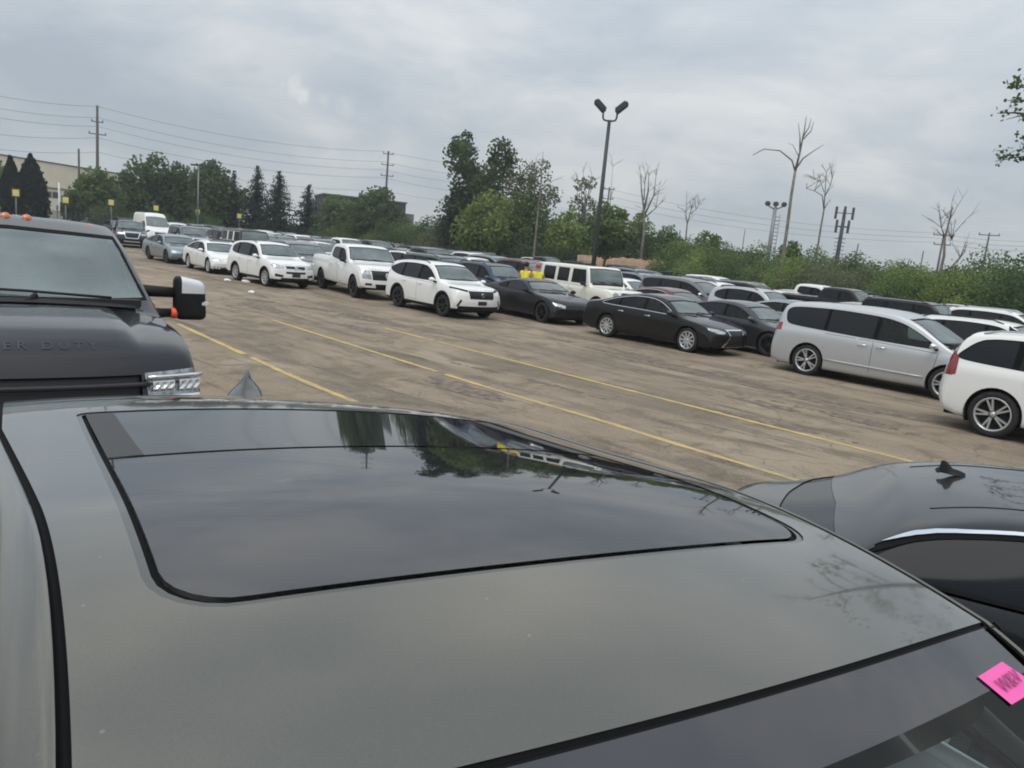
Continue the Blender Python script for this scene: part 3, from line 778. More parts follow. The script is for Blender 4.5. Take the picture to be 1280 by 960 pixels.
def side_strip(root, s):
    for sy in (1, -1):
        bm = bmesh.new(); pts = []
        for k in range(9):
            x = -1.05+2.2*k/8; z = .46-.02*k/8
            q = min(chaikin(s.section(x), 2), key=lambda p: abs(p[1]-z)); pts.append((x, sy*(q[0]+.006), z))
        add_tube(bm, pts, .022, 6); o = new_obj('side_moulding', mesh_of('side_moulding', bm, s.body_mat, True), root); o['paint'] = 1
SPEC['pickup'] = lambda **k: C_(**{**dict(L=5.89, W=2.03, wb=3.69, axle=1.995, tr=.405, rr=.27, rock=.40, body_mat=P('white'), rim='black', spokes=6, tumble=.20, zmid=.85, noseplan=.16, tailplan=.06, archgap=.07,
    top=[(-2.945, .85), (-2.93, 1.36), (-2.88, 1.40), (-.80, 1.42), (-.76, 1.48), (-.66, 1.83), (-.5, 1.92), (0, 1.955), (.55, 1.94), (.86, 1.86), (1.45, 1.35), (1.53, 1.32), (2.3, 1.27), (2.72, 1.20), (2.84, 1.12), (2.945, .95)],
    belt=[(-2.945, .7), (-2.85, 1.34), (-.7, 1.34), (1.4, 1.22), (2.3, 1.14), (2.8, 1.0), (2.945, .8)], nose_lean=[(.3, .06), (.6, 0), (.8, .02), (1.2, .06)],
    ws=(1.45, .80), rw=(-.77, -.6), dlo=[(1.20, 1.29), (.82, 1.66), (.62, 1.76), (-.30, 1.79), (-.48, 1.74), (-.56, 1.38), (.4, 1.30)], panes=[(-.7, .26), (.34, 1.3)],
    doors=[[(1.30, .52), (1.34, 1.0), (1.22, 1.24), (.30, 1.27), (.30, .50)], [(.285, 1.27), (.285, .50), (-.55, .50), (-.62, 1.3)]],
    front=[('grille', [(-.62, 1.08), (.62, 1.08), (.57, .74), (-.57, .74)], grillem, .012, 0), ('headlight', [(.65, 1.08), (.95, 1.07), (.94, .78), (.61, .76)], lampmat, -.002, 0), ('lower_intake', [(-.48, .60), (.48, .60), (.44, .46), (-.44, .46)], plastic, .006, 0), ('fog_lamp_recess', [(.60, .62), (.84, .62), (.84, .54), (.60, .54)], plastic, .006, 0)],
    rear=[('tail_light', [(.80, 1.25), (.98, 1.25), (.98, .85), (.80, .85)], redlamp, -.004, 0)], mirrorpos=(1.12, 1.32), mirrorcol='black', handles=[(.42, 1.12), (-.42, 1.14)], extras=(wipers, emblem(.92, .10, -.005))), **k})
SPEC['offroader'] = lambda **k: C_(**{**dict(L=4.66, W=1.93, wb=2.89, axle=1.55, tr=.39, rr=.26, rock=.38, body_mat=P('cream'), rim='black', spokes=5, tumble=.10, crown=.05, zmid=.9, noseplan=.03, tailplan=.03, square=1, clad=.05, cladz=.04,
    nose_lean=[(.2, .02), (1.2, .02)], tail_lean=[(.2, .0), (1.9, .02)],
    top=[(-2.33, .85), (-2.325, 1.75), (-2.28, 1.90), (-2.15, 1.95), (0, 1.97), (.62, 1.96), (.74, 1.92), (1.00, 1.30), (1.04, 1.24), (1.10, 1.22), (2.12, 1.18), (2.27, 1.13), (2.33, .95)],
    belt=[(-2.33, .7), (-2.2, 1.17), (1.0, 1.15), (2.1, 1.07), (2.33, .85)],
    ws=(1.0, .74), rw=(-2.33, -2.28), dlo=[(.82, 1.26), (.66, 1.83), (-2.02, 1.83), (-2.06, 1.26)], darktrim=False, panes=[(-2.04, -1.22), (-1.08, -.32), (-.16, .80)],
    doors=[[(.86, .62), (.86, 1.18), (-.22, 1.19), (-.22, .60)], [(-.235, 1.19), (-.235, .60), (-1.0, .60), (-1.12, .9), (-1.12, 1.19)]],
    front=[('grille', [(-.40, 1.08), (.40, 1.08), (.40, .84), (-.40, .84)], grillem, .01, .02), ('headlight', [(.68+.13*cos(2*pi*i/16), .96+.13*sin(2*pi*i/16)) for i in range(16)], lampmat, -.01, 0)],
    rear=[('tail_light', [(.70, .86), (.92, .86), (.92, .76), (.70, .76)], redlamp, -.004, 0)], mirrorpos=(.78, 1.28), mirrorcol='black', handles=[(-.05, 1.06), (-.95, 1.06)], extras=(wipers,)), **k})
SPEC['van'] = lambda **k: C_(**{**dict(interior=False, L=5.6, W=2.02, wb=3.4, axle=1.85, tr=.35, rr=.22, rock=.30, body_mat=P('white'), rim='alloy', spokes=6, tumble=.12, crown=.10, zmid=.9, noseplan=.22,
    top=[(-2.8, .9), (-2.79, 2.2), (-2.7, 2.42), (-2.4, 2.5), (.6, 2.5), (1.0, 2.40), (1.25, 2.15), (1.95, 1.35), (2.05, 1.28), (2.5, 1.12), (2.7, .98), (2.8, .75)],
    belt=[(-2.8, .7), (-2.7, 1.25), (1.8, 1.15), (2.5, .95), (2.8, .6)], ws=(1.95, 1.2), rw=None, dlo=[(1.75, 1.28), (1.35, 1.75), (.75, 1.8), (.7, 1.28)], panes=[(.7, 1.8)],
    doors=[[(1.7, .45), (1.72, 1.15), (.65, 1.18), (.65, .42)]], front=[('grille', [(-.45, .92), (.45, .92), (.42, .72), (-.42, .72)], grillem, .01, 0), ('headlight', [(.58, 1.0), (.90, 1.12), (.92, .9), (.6, .84)], lampmat, -.002, 0), ('lower_intake', [(-.7, .55), (.7, .55), (.66, .38), (-.66, .38)], plastic, .006, 0)],
    rear=[('tail_light', [(.85, 1.4), (.97, 1.4), (.98, .9), (.86, .9)], redlamp, -.004, 0)], mirrorpos=(1.6, 1.4), mirrorcol='black', handles=[(.85, 1.0)], extras=(wipers,)), **k})
# ------------------------------------------------------------------ light and sky
HD = R(-47.5)                                # the way the parked cars point
HU = Vector((cos(HD), sin(HD), 0)); HN = Vector((-sin(HD), cos(HD), 0))
w = bpy.data.worlds.new('World'); scene.world = w; w.use_nodes = True
nt = w.node_tree; bg = nt.nodes['Background']; bg.inputs[1].default_value = .1
sky = nt.nodes.new('ShaderNodeTexSky'); sky.sky_type = 'NISHITA'; sky.sun_disc = False
SUN_EL, SUN_AZ = R(58), R(200)
sky.sun_elevation = SUN_EL; sky.sun_rotation = SUN_AZ
L = nt.links.new
def N(t, **k):
    n = nt.nodes.new(t)
    for a, b in k.items(): setattr(n, a, b)
    return n
tc = N('ShaderNodeTexCoord'); sp = N('ShaderNodeSeparateXYZ'); L(tc.outputs['Generated'], sp.inputs[0])
def math_(op, a, b=None, clamp=False):
    n = N('ShaderNodeMath', operation=op, use_clamp=clamp)
    for i, v in enumerate((a, b)):
        if v is None: continue
        if isinstance(v, (int, float)): n.inputs[i].default_value = v
        else: L(v, n.inputs[i])
    return n.outputs[0]
zc = math_('MAXIMUM', sp.outputs['Z'], 0.)
den = math_('ADD', zc, .22)
cx_ = math_('DIVIDE', sp.outputs['X'], den); cy_ = math_('DIVIDE', sp.outputs['Y'], den)
cmb = N('ShaderNodeCombineXYZ'); L(cx_, cmb.inputs[0]); L(cy_, cmb.inputs[1])
def noise(scale, det, rough, dist=0., seed=0.):
    mp = N('ShaderNodeMapping'); mp.inputs['Location'].default_value = (seed, seed*1.7, 0); L(cmb.outputs[0], mp.inputs[0])
    n = N('ShaderNodeTexNoise'); n.inputs['Scale'].default_value = scale; n.inputs['Detail'].default_value = det; n.inputs['Roughness'].default_value = rough; n.inputs['Distortion'].default_value = dist
    L(mp.outputs[0], n.inputs['Vector']); return n.outputs['Fac']
n1 = noise(.95, 8, .55, .5, 3.1); n2 = noise(3.1, 9, .6, .5, 7.7); n3 = noise(.16, 3, .5, 0., 1.3)
cl = math_('ADD', math_('MULTIPLY', n1, .64), math_('ADD', math_('MULTIPLY', n2, .18), math_('MULTIPLY', n3, .18)))
rp = N('ShaderNodeValToRGB'); L(cl, rp.inputs[0])
e = rp.color_ramp.elements
e[0].position = .40; e[0].color = (.375, .43, .49, 1)
e[1].position = .62; e[1].color = (.66, .675, .675, 1)
k = e.new(.49); k.color = (.475, .52, .565, 1)
# brighter towards the zenith, as an overcast sky is
ct = N('ShaderNodeMapRange'); ct.inputs[1].default_value = .2; ct.inputs[2].default_value = .8; ct.inputs[3].default_value = 1.; ct.inputs[4].default_value = 1.6; L(zc, ct.inputs[0])
L(math_('ADD', math_('MULTIPLY', math_('SUBTRACT', cl, .5), ct.outputs[0]), .5), rp.inputs[0])
gr = N('ShaderNodeMapRange'); gr.inputs[1].default_value = 0.; gr.inputs[2].default_value = 1.; gr.inputs[3].default_value = .95; gr.inputs[4].default_value = 2.3
L(zc, gr.inputs[0])
hb = N('ShaderNodeMapRange'); hb.interpolation_type = 'SMOOTHSTEP'; hb.inputs[1].default_value = .0; hb.inputs[2].default_value = .16; hb.inputs[3].default_value = .55; hb.inputs[4].default_value = .0
L(zc, hb.inputs[0])
mh = N('ShaderNodeMix', data_type='RGBA'); L(hb.outputs[0], mh.inputs[0]); L(rp.outputs[0], mh.inputs[6]); mh.inputs[7].default_value = (.53, .585, .60, 1)
# one small sunlit cumulus over the left of the lot
def blob(px, py, r0, r1, seed):
    d = ray(px, py).normalized()
    dp = N('ShaderNodeVectorMath', operation='DISTANCE'); L(tc.outputs['Generated'], dp.inputs[0]); dp.inputs[1].default_value = d
    nn = N('ShaderNodeTexNoise'); nn.inputs['Scale'].default_value = 48; nn.inputs['Detail'].default_value = 9; nn.inputs['Roughness'].default_value = .65; L(tc.outputs['Generated'], nn.inputs['Vector'])
    dd = math_('ADD', dp.outputs['Value'], math_('MULTIPLY', math_('SUBTRACT', nn.outputs['Fac'], .5), r1*3.2))
    m = N('ShaderNodeMapRange'); m.interpolation_type = 'SMOOTHSTEP'; m.inputs[1].default_value = r1; m.inputs[2].default_value = r0; L(dd, m.inputs[0])
    return m.outputs[0]
bsum = math_('MAXIMUM', math_('MAXIMUM', blob(368, 108, .0, .017, 0), blob(379, 117, .0, .013, 0)), math_('MULTIPLY', math_('MAXIMUM', blob(432, 132, .0, .020, 0), blob(405, 125, .0, .014, 0)), .4))
mb = N('ShaderNodeMix', data_type='RGBA'); L(math_('MULTIPLY', bsum, .6), mb.inputs[0]); L(mh.outputs[2], mb.inputs[6]); mb.inputs[7].default_value = (.74, .755, .73, 1)
sc_ = N('ShaderNodeVectorMath', operation='SCALE'); L(mb.outputs[2], sc_.inputs[0]); L(gr.outputs[0], sc_.inputs['Scale'])
s10 = N('ShaderNodeVectorMath', operation='SCALE'); L(sc_.outputs[0], s10.inputs[0]); s10.inputs['Scale'].default_value = 10.
fin = N('ShaderNodeMix', data_type='RGBA'); fin.inputs[0].default_value = .06; L(s10.outputs[0], fin.inputs[6]); L(sky.outputs[0], fin.inputs[7])
L(fin.outputs[2], bg.inputs[0])
sl = bpy.data.lights.new('sun', 'SUN'); sl.energy = 1.4; sl.angle = R(35); sl.color = (1, .96, .9)
so = bpy.data.objects.new('sun', sl); C.objects.link(so)
sd = Vector((sin(SUN_AZ)*cos(SUN_EL), cos(SUN_AZ)*cos(SUN_EL), sin(SUN_EL)))
so.rotation_euler = sd.to_track_quat('Z', 'Y').to_euler(); so.location = (0, 0, 40)

# ------------------------------------------------------------------ ground
def gz(x, y):
    d = math.hypot(x, y-2.); t = min(1, max(0, (11.-d)/6.5)); e = min(1, max(0, (x-1.1)/1.2)); return (.13-.055*e*e*(3-2*e))*t*t*(3-2*t)
def asphalt():
    m, nt, b = newmat('worn_asphalt')
    L = nt.links.new
    tc = nt.nodes.new('ShaderNodeTexCoord')
    mp = nt.nodes.new('ShaderNodeMapping'); mp.inputs['Rotation'].default_value = (0, 0, -HD-R(3)); L(tc.outputs['Object'], mp.inputs[0])
    st = nt.nodes.new('ShaderNodeMapping'); st.inputs['Scale'].default_value = (.16, 1, 1); L(mp.outputs[0], st.inputs[0])
    def nz(vec, s, d=6, r=.6, dist=0.):
        n = nt.nodes.new('ShaderNodeTexNoise'); n.inputs['Scale'].default_value = s; n.inputs['Detail'].default_value = d; n.inputs['Roughness'].default_value = r; n.inputs['Distortion'].default_value = dist
        L(vec, n.inputs['Vector']); return n.outputs['Fac']
    def ramp(v, a, b_):
        n = nt.nodes.new('ShaderNodeMapRange'); n.interpolation_type = 'SMOOTHSTEP'; n.inputs[1].default_value = a; n.inputs[2].default_value = b_; L(v, n.inputs[0]); return n.outputs[0]
    def mix(f, a, c):
        n = nt.nodes.new('ShaderNodeMix'); n.data_type = 'RGBA'
        if isinstance(f, float): n.inputs[0].default_value = f
        else: L(f, n.inputs[0])
        for i, v in ((6, a), (7, c)):
            if isinstance(v, tuple): n.inputs[i].default_value = (*v, 1)
            else: L(v, n.inputs[i])
        return n.outputs[2]
    def mul(a, b_):
        n = nt.nodes.new('ShaderNodeMath'); n.operation = 'MULTIPLY'
        for i, v in enumerate((a, b_)):
            if isinstance(v, (int, float)): n.inputs[i].default_value = v
            else: L(v, n.inputs[i])
        return n.outputs[0]
    base = mix(ramp(nz(mp.outputs[0], .35, 8, .65), .35, .68), (.242, .192, .136), (.342, .278, .202))
    base = mix(ramp(nz(st.outputs[0], .9, 8, .62, .6), .46, .62), base, (.180, .146, .108))          # long scuffed streaks
    base = mix(mul(ramp(nz(st.outputs[0], 2.6, 7, .6, .8), .56, .68), .75), base, (.098, .080, .064))  # oily dark streaks
    base = mix(mul(ramp(nz(mp.outputs[0], .55, 7, .65, 1.2), .56, .68), .6), base, (.130, .106, .080))  # damp patches
    base = mix(mul(ramp(nz(mp.outputs[0], 3.2, 6, .7), .55, .75), .45), base, (.33, .295, .25))        # dust and loose grit
    base = mix(mul(ramp(nz(mp.outputs[0], 30, 4, .8), .50, .72), .75), base, (.42, .37, .31))
    base = mix(mul(ramp(nz(mp.outputs[0], 17, 4, .8), .54, .74), .7), base, (.10, .082, .066))
    base = mix(mul(ramp(nz(mp.outputs[0], 1.15, 9, .72, .8), .48, .64), .65), base, (.132, .104, .073))   # mottled dirt
    vo = nt.nodes.new('ShaderNodeTexVoronoi'); vo.feature = 'DISTANCE_TO_EDGE'; vo.inputs['Scale'].default_value = .42
    wob = nt.nodes.new('ShaderNodeVectorMath'); wob.operation = 'ADD'
    nn = nt.nodes.new('ShaderNodeTexNoise'); nn.inputs['Scale'].default_value = 1.3; nn.inputs['Detail'].default_value = 6; L(mp.outputs[0], nn.inputs['Vector'])
    L(mp.outputs[0], wob.inputs[0]); L(nn.outputs['Color'], wob.inputs[1]); L(wob.outputs[0], vo.inputs['Vector'])
    crack = ramp(vo.outputs['Distance'], .012, .002)
    cm = mul(crack, ramp(nz(mp.outputs[0], .3, 3), .45, .55))
    base = mix(mul(cm, .45), base, (.10, .088, .076))
    L(base, b.inputs['Base Color']); b.inputs['Roughness'].default_value = .92; b.inputs['Specular IOR Level'].default_value = .3
    ad = nt.nodes.new('ShaderNodeMath'); ad.operation = 'ADD'; L(nz(mp.outputs[0], 45, 4, .7), ad.inputs[0]); L(mul(nz(st.outputs[0], 1.6, 6), 3.), ad.inputs[1])
    bp = nt.nodes.new('ShaderNodeBump'); bp.inputs['Strength'].default_value = .6; bp.inputs['Distance'].default_value = .03; L(ad.outputs[0], bp.inputs['Height']); L(bp.outputs[0], b.inputs['Normal'])
    return m
def sheet(name, xs, ys, zf, mat):
    bm = bmesh.new(); g = [[bm.verts.new((x, y, zf(x, y))) for x in xs] for y in ys]
    for j in range(len(ys)-1):
        for i in range(len(xs)-1): bm.faces.new((g[j][i], g[j][i+1], g[j+1][i+1], g[j+1][i])).smooth = True
    return mk(name, bm, mat)
def frange(a, b, s):
    n = int(round((b-a)/s)); return [a+(b-a)*i/n for i in range(n+1)]
grassm = simple('rough_grass', (.055, .075, .030), .95, var=.45, vscale=.4, bump=.8, bscale=6)
tag(sheet('terrain', [-1500, -400, -140, -60, 0, 60, 140, 400, 1500], [-600, -200, -60, 0, 60, 130, 200, 500, 1800], lambda x, y: -.06, grassm), kind='structure')
# the lot ends at the tree line: right (48,42) -> middle (6,88) -> left (-60,112)
xs = frange(-110, 90, 10)
xs = sorted(set(frange(-14, 14, .7)+frange(-110, -14, 8)+frange(14, 90, 8))); ys = sorted(set(frange(-14, 16, .7)+frange(16, 128, 8)+frange(-60, -14, 8)))
ASPH = asphalt()
tag(sheet('parking_lot', xs, ys, gz, ASPH), kind='structure')

def linemat():
    m, nt, b = newmat('worn_yellow_paint'); L = nt.links.new
    tc = nt.nodes.new('ShaderNodeTexCoord')
    n = nt.nodes.new('ShaderNodeTexNoise'); n.inputs['Scale'].default_value = 1.7; n.inputs['Detail'].default_value = 9; n.inputs['Roughness'].default_value = .75; L(tc.outputs['Object'], n.inputs['Vector'])
    r = nt.nodes.new('ShaderNodeMapRange'); r.inputs[1].default_value = .40; r.inputs[2].default_value = .64; L(n.outputs['Fac'], r.inputs[0])
    mx = nt.nodes.new('ShaderNodeMix'); mx.data_type = 'RGBA'; L(r.outputs[0], mx.inputs[0]); mx.inputs[6].default_value = (.56, .40, .13, 1); mx.inputs[7].default_value = (.31, .25, .17, 1)
    L(mx.outputs[2], b.inputs['Base Color']); b.inputs['Roughness'].default_value = .8
    return m
LM = linemat()
def flatz(px, py):
    d = ray(px, py); t = -CAMZ/d.z; x, y = d.x*t, d.y*t
    for _ in range(6):
        t = (gz(x, y)-CAMZ)/d.z; x, y = d.x*t, d.y*t
    return Vector((x, y, 0))
def stripe(a, b, wd, gaps, ext0=0, ext1=0):
    a, b = flatz(*a), flatz(*b); d = (b-a).normalized(); a = a-d*ext0; b = b+d*ext1
    n = Vector((-d.y, d.x, 0)); Ln = (b-a).length; bm = bmesh.new(); k = int(Ln/.12); prev = None
    rnd = random.Random(int(Ln*100))
    for i in range(k+1):
        t = i/k; p = a+(b-a)*t
        hide = any(g0 < t < g1 for g0, g1 in gaps)
        ww = wd/2*(1+rnd.uniform(-.30, .10))
        v = [bm.verts.new((p.x+n.x*s*ww, p.y+n.y*s*ww, gz(p.x, p.y)+.006)) for s in (-1, 1)]
        if prev and not hide: bm.faces.new((prev[0], prev[1], v[1], v[0]))
        prev = None if hide else v
    loose = [v for v in bm.verts if not v.link_faces]; bmesh.ops.delete(bm, geom=loose, context='VERTS')
    return mk('painted_line', bm, LM)
for (a, b, g, e0, e1, lab) in (((222, 405), (437, 500), [(.44, .465)], 0, 1.2, 'worn yellow bay line leading away beside the dark pickup'),
                       ((340, 400), (1010, 605), [(.487, .494)], 0, .5, 'long worn yellow bay line across the middle of the lot'),
                       ((480, 410), (1150, 580), [(.16, .17)], 0, .4, 'faded yellow bay line nearest the facing row of cars')):
    tag(stripe(a, b, .13, g, e0, e1), kind='structure')
# litter and potholes
white = simple('white_litter', (.8, .8, .78), .7)
for i, (px, py, s, lab) in enumerate(((284, 351, .10, 'small white scrap of litter below the rear wheel of the compact white SUV'), (307, 353, .13, 'white scrap of litter between the wheels of the compact white SUV'), (314, 366, .09, 'tiny white scrap of litter on open asphalt in front of the compact SUV'))):
    p = flatz(px, py); bm = bmesh.new(); rnd = random.Random(i)
    bmesh.ops.create_icosphere(bm, subdivisions=2, radius=s)
    for v in bm.verts: v.co = Vector((v.co.x*1.3, v.co.y, abs(v.co.z)*.7))*(1+rnd.uniform(-.3, .3))
    o = mk('litter', bm, white); o.location = (p.x, p.y, gz(p.x, p.y)+.004); tag(o, lab, 'litter', 'litter on the asphalt')
hole = simple('pothole_dirt', (.165, .132, .102), .95, var=.5, vscale=6)
for (px, py, w_, l_) in ((580, 487, 1.0, .35), (720, 421, 1.2, .3), (815, 455, 1.3, .28), (700, 425, .5, .2), (445, 410, 1.0, .25), (1040, 505, .9, .3), (955, 505, .7, .25), (330, 385, 1.3, .35)):
    p = flatz(px, py); bm = bmesh.new(); rnd = random.Random(px)
    ring = []
    for k in range(26):
        a = 2*pi*k/26; r = 1+rnd.uniform(-.3, .25); q = HU*cos(a)*w_*r+HN*sin(a)*l_*r
        ring.append(bm.verts.new((p.x+q.x, p.y+q.y, gz(p.x+q.x, p.y+q.y)+.004)))
    bm.faces.new(ring); tag(mk('pothole', bm, hole), kind='structure')

def rut(pts, wd, seed):
    """a long shallow groove of dark dirt worn into the surface"""
    rnd = random.Random(seed); W_ = [flatz(*p) for p in pts]; bm = bmesh.new(); prev = None
    fx = pchip([(i, p.x) for i, p in enumerate(W_)]); fy = pchip([(i, p.y) for i, p in enumerate(W_)])
    n = 160; w_ = wd
    for k in range(n+1):
        t = (len(W_)-1)*k/n; x, y = fx(t), fy(t); x2, y2 = fx(t+.02), fy(t+.02); x1, y1 = fx(t-.02), fy(t-.02)
        d = Vector((x2-x1, y2-y1, 0)).normalized(); nn = Vector((-d.y, d.x, 0))
        w_ = max(.0, min(2.2*wd, w_+rnd.gauss(0, .35)*wd)); e = min(1, min(k, n-k)/12)
        o = rnd.gauss(0, .25)*wd
        v = [bm.verts.new((x+nn.x*(o+s*w_*e/2), y+nn.y*(o+s*w_*e/2), gz(x, y)+.005)) for s in (-1, 1)]
        if prev and w_ > .15*wd: bm.faces.new((prev[0], prev[1], v[1], v[0]))
        prev = v
    bmesh.ops.delete(bm, geom=[v for v in bm.verts if not v.link_faces], context='VERTS')
    tag(mk('rut', bm, hole), kind='structure')
rut([(742, 430), (830, 452), (930, 476), (1060, 507), (1180, 530)], .16, 1)
rut([(690, 424), (760, 440), (840, 457)], .12, 2)
rut([(560, 452), (660, 474), (760, 500)], .10, 3)
rut([(860, 505), (960, 528), (1100, 560)], .14, 4)
rut([(420, 392), (520, 412), (620, 430)], .18, 5)
rut([(300, 372), (380, 384), (470, 398)], .22, 6)
rut([(960, 500), (1060, 522), (1150, 545)], .22, 7)
# ------------------------------------------------------------------ the near grey-green SUV seen across its roof
TH = R(-56.17); SUV0 = Vector((-.0807, 1.2198, .13)); SD = Vector((cos(TH), sin(TH), 0)); SN = Vector((-sin(TH), cos(TH), 0))
olive = paint('olive_metallic', (.142, .134, .110), .8, .20, .12, True)
Z0 = 1.8281; UH, BH = .6179, .1121; UR = -1.50; VW = .605
def wr(u): return .6069-.0677*u+.108*u*u if u > 0 else (.6069-.0677*u+.0137*u*u if u > -.6 else .6524+.004*min(1, -u-.6)-.05*max(0, -u-1.1)**2)
def wl(u): return wr(u)-.016
def zroof(u, v):
    z = Z0-(.2688 if u > 0 else .0357)*max(u, -.2)**2-.0765*v*v-.0482*v**4-.0682*v+.0835*max(u, -.2)
    d = -.2-u
    if d > 0: z -= .0978*d-.033*d*d if d < .5 else .04065+.0648*(d-.5)+.17*(d-.5)**2
    if u < UR+.08: z -= 1.6*(UR+.08-u)**2
    return z
def uend(v): return UH-BH*v*v
# windscreen: from the header down to the cowl
UC = 1.40
def ucow(v): return UC-.20*v*v
def ws_pt(t, v_):
    """t 0 header .. 1 cowl, v_ -1..1 across"""
    vt = v_*(.588+(.70-.588)*t)
    u0 = uend(v_*.588)+.0085; u1 = ucow(vt); z0 = zroof(uend(v_*.588), v_*.588)-.004; z1 = 1.205-.05*vt*vt
    u = u0+(u1-u0)*t; z = z0+(z1-z0)*t+.05*4*t*(1-t)*.55
    return (u, vt, z)
suvspec = SPEC['large_suv'](interior=False, L=4.86, W=1.93, wb=2.85, axle=1.50, tr=.37, rr=.27, body_mat=olive, tumble=.42, crown=.05, N=90, hoodcut=True, rails=None, rim='alloy',
    top=[(-2.43, .75), (-2.41, 1.12), (-2.3, 1.38), (-2.05, 1.46), (-1.8, 1.51), (-1.2, 1.60), (-.6, 1.67), (0, 1.69), (.28, 1.64), (.42, 1.57), (1.12, 1.175), (1.25, 1.14), (2.0, 1.06), (2.28, .98), (2.39, .88), (2.43, .75)],
    belt=[(-2.43, .6), (-2.3, 1.10), (-1.0, 1.10), (1.1, 1.06), (2.0, .94), (2.43, .65)],
    ws=(1.12, .36), rw=(-2.3, -2.08), dlo=[(.95, 1.12), (.45, 1.42), (.1, 1.52), (-.6, 1.54), (-1.4, 1.45), (-1.9, 1.32), (-2.0, 1.22), (-1.5, 1.15), (0, 1.11)], panes=[(-2.2, -1.2), (-1.12, -.14), (-.06, 1.1)],
    doors=[[(.98, .42), (1.10, .7), (1.02, 1.04), (-.10, 1.08), (-.10, .40)], [(-.115, 1.08), (-.115, .40), (-.72, .40), (-1.02, .78), (-1.04, 1.10)]], mirrorpos=(.86, 1.16), extras=(), front=[('grille', [(-.44, .90), (.44, .90), (.38, .62), (-.38, .62)], grillem, .012, .03), ('headlight', [(.50, .90), (.88, .95), (.90, .85), (.52, .80)], lampmat, -.002, 0), ('lower_intake', [(-.7, .45), (.7, .45), (.66, .33), (-.66, .33)], plastic, .006, 0)])
suv = make_car('parked_suv', suvspec, SUV0+SD*.2, TH, 'grey-green SUV filling the foreground, seen across its roof with a dark panoramic glass panel', 'suv')
gm, gnt, gb = newmat('clear_windscreen'); gl = gnt.links.new
gb.inputs['Base Color'].default_value = (.01, .012, .012, 1); gb.inputs['Roughness'].default_value = .02; gb.inputs['IOR'].default_value = 1.75
tr = gnt.nodes.new('ShaderNodeBsdfTransparent'); tr.inputs[0].default_value = (.92, .99, .97, 1)
gms = gnt.nodes.new('ShaderNodeMixShader'); gms.inputs[0].default_value = .30
gl(tr.outputs[0], gms.inputs[1]); gl(gb.outputs[0], gms.inputs[2]); gl(gms.outputs[0], gnt.nodes['Material Output'].inputs[0])
SX = -.2                                   # roof frame to car frame
for o in list(suv.children):
    if o.name.split('.')[0] in ('windscreen', 'screen_surround') and max(v.co.x for v in o.data.vertices) > .5: bpy.data.objects.remove(o)
bm = bmesh.new(); nu, nv = 96, 56; lay = bm.faces.layers.int.new('grp'); nl = bm.verts.layers.float_vector.new('nrm')
def nroof(u, v):
    h = 1e-3
    a = Vector((2*h, 0, zroof(u+h, v)-zroof(u-h, v))); b = Vector((0, 2*h, zroof(u, v+h)-zroof(u, v-h))); return a.cross(b).normalized()
g = []
for o in suv.children:
    if o.name.split('.')[0] == 'window': o.data.materials[0] = gm
UB = -1.62
for i in range(nu+1):
    row = []
    for j in range(nv+1):
        sv = -1+2*j/nv; v = sv*VW; u = UB+(uend(v)-UB)*i/nu; v = sv*(wr(u) if sv > 0 else wl(u))
        x = bm.verts.new((u, v, zroof(u, v))); x[nl] = nroof(u, v); row.append(x)
    g.append(row)
for i in range(nu):
    for j in range(nv): bm.faces.new((g[i][j], g[i+1][j], g[i+1][j+1], g[i][j+1]))
bm.normal_update()
US, BS, WS, URM, BR, UGR = .3583, .0831, .494, -.23, .001, -.69
def arcpoly(w, uf, ub, rf, rb, bf=BS):
    """opening with a bowed front edge and rounded front corners (u, v)"""
    p = []
    n = 14
    for k in range(n+1):
        v = -(w-rf)+2*(w-rf)*k/n; p.append((uf-bf*v*v, v))
    c = (uf-bf*(w-rf)**2-rf, w-rf)
    for k in range(1, 7):
        a = pi/2*k/6; p.append((c[0]+rf*cos(a), c[1]+rf*sin(a)))
    for k in range(0, 5):
        a = pi/2*k/4; p.append((ub+rb-rb*sin(a), w-rb+rb*cos(a)))
    for k in range(0, 5):
        a = pi/2*k/4; p.append((ub+rb-rb*cos(a), -w+rb-rb*sin(a)))
    for k in range(0, 6):
        a = pi/2*k/6; p.append((c[0]+rf*sin(a), -c[1]-rf*cos(a)))
    return p
up = lambda c, n: True
def sg(fs, gi):
    for f in fs:
        if f.is_valid: f[lay] = gi
sg(cut_poly(bm, arcpoly(WS+.017, US+.017, UGR-.017, .085, .03), 'top', up), 1)     # painted lip round the opening
sg(cut_poly(bm, arcpoly(WS+.008, US+.008, UGR-.008, .078, .025), 'top', up), 2)    # rubber seal
def seam(v, d): return URM-BR*v*v+d
nq = 12
front = [p for p in arcpoly(WS, US, -.5, .075, .02) if p[0] > URM+.01]
front = front[21:]+front[:21]
fr = [(seam(-WS+2*WS*k/nq, .008), -WS+2*WS*k/nq) for k in range(nq+1)]
sg(cut_poly(bm, front+fr[::-1], 'top', up), 3)
WB = WS-.052
rr_ = [(seam(-WS+2*WS*k/nq, -.008), -WS+2*WS*k/nq) for k in range(nq+1)]
sg(cut_poly(bm, rr_+[(UGR, WS), (UGR, -WS)], 'top', up), 5)                        # matte side bands of the rear pane
LG5 = [f for f in bm.faces if f[lay] == 5]
for f in LG5: f[lay] = 5 if f.calc_center_median().y < 0 else 6
rr2 = [(seam(-WB+2*WB*k/nq, -.008), -WB+2*WB*k/nq) for k in range(nq+1)]
sg(cut_poly(bm, rr2+[(UGR, WB), (UGR, -WB)], 'top', up), 4)
roofglass = simple('roof_glass', (.012, .012, .016), .025, ior=1.85, spec=.5)
bandm = simple('roof_band', (.035, .036, .036), .5)
lip = paint('olive_lip', (.07, .071, .066), .6, .45, .1)
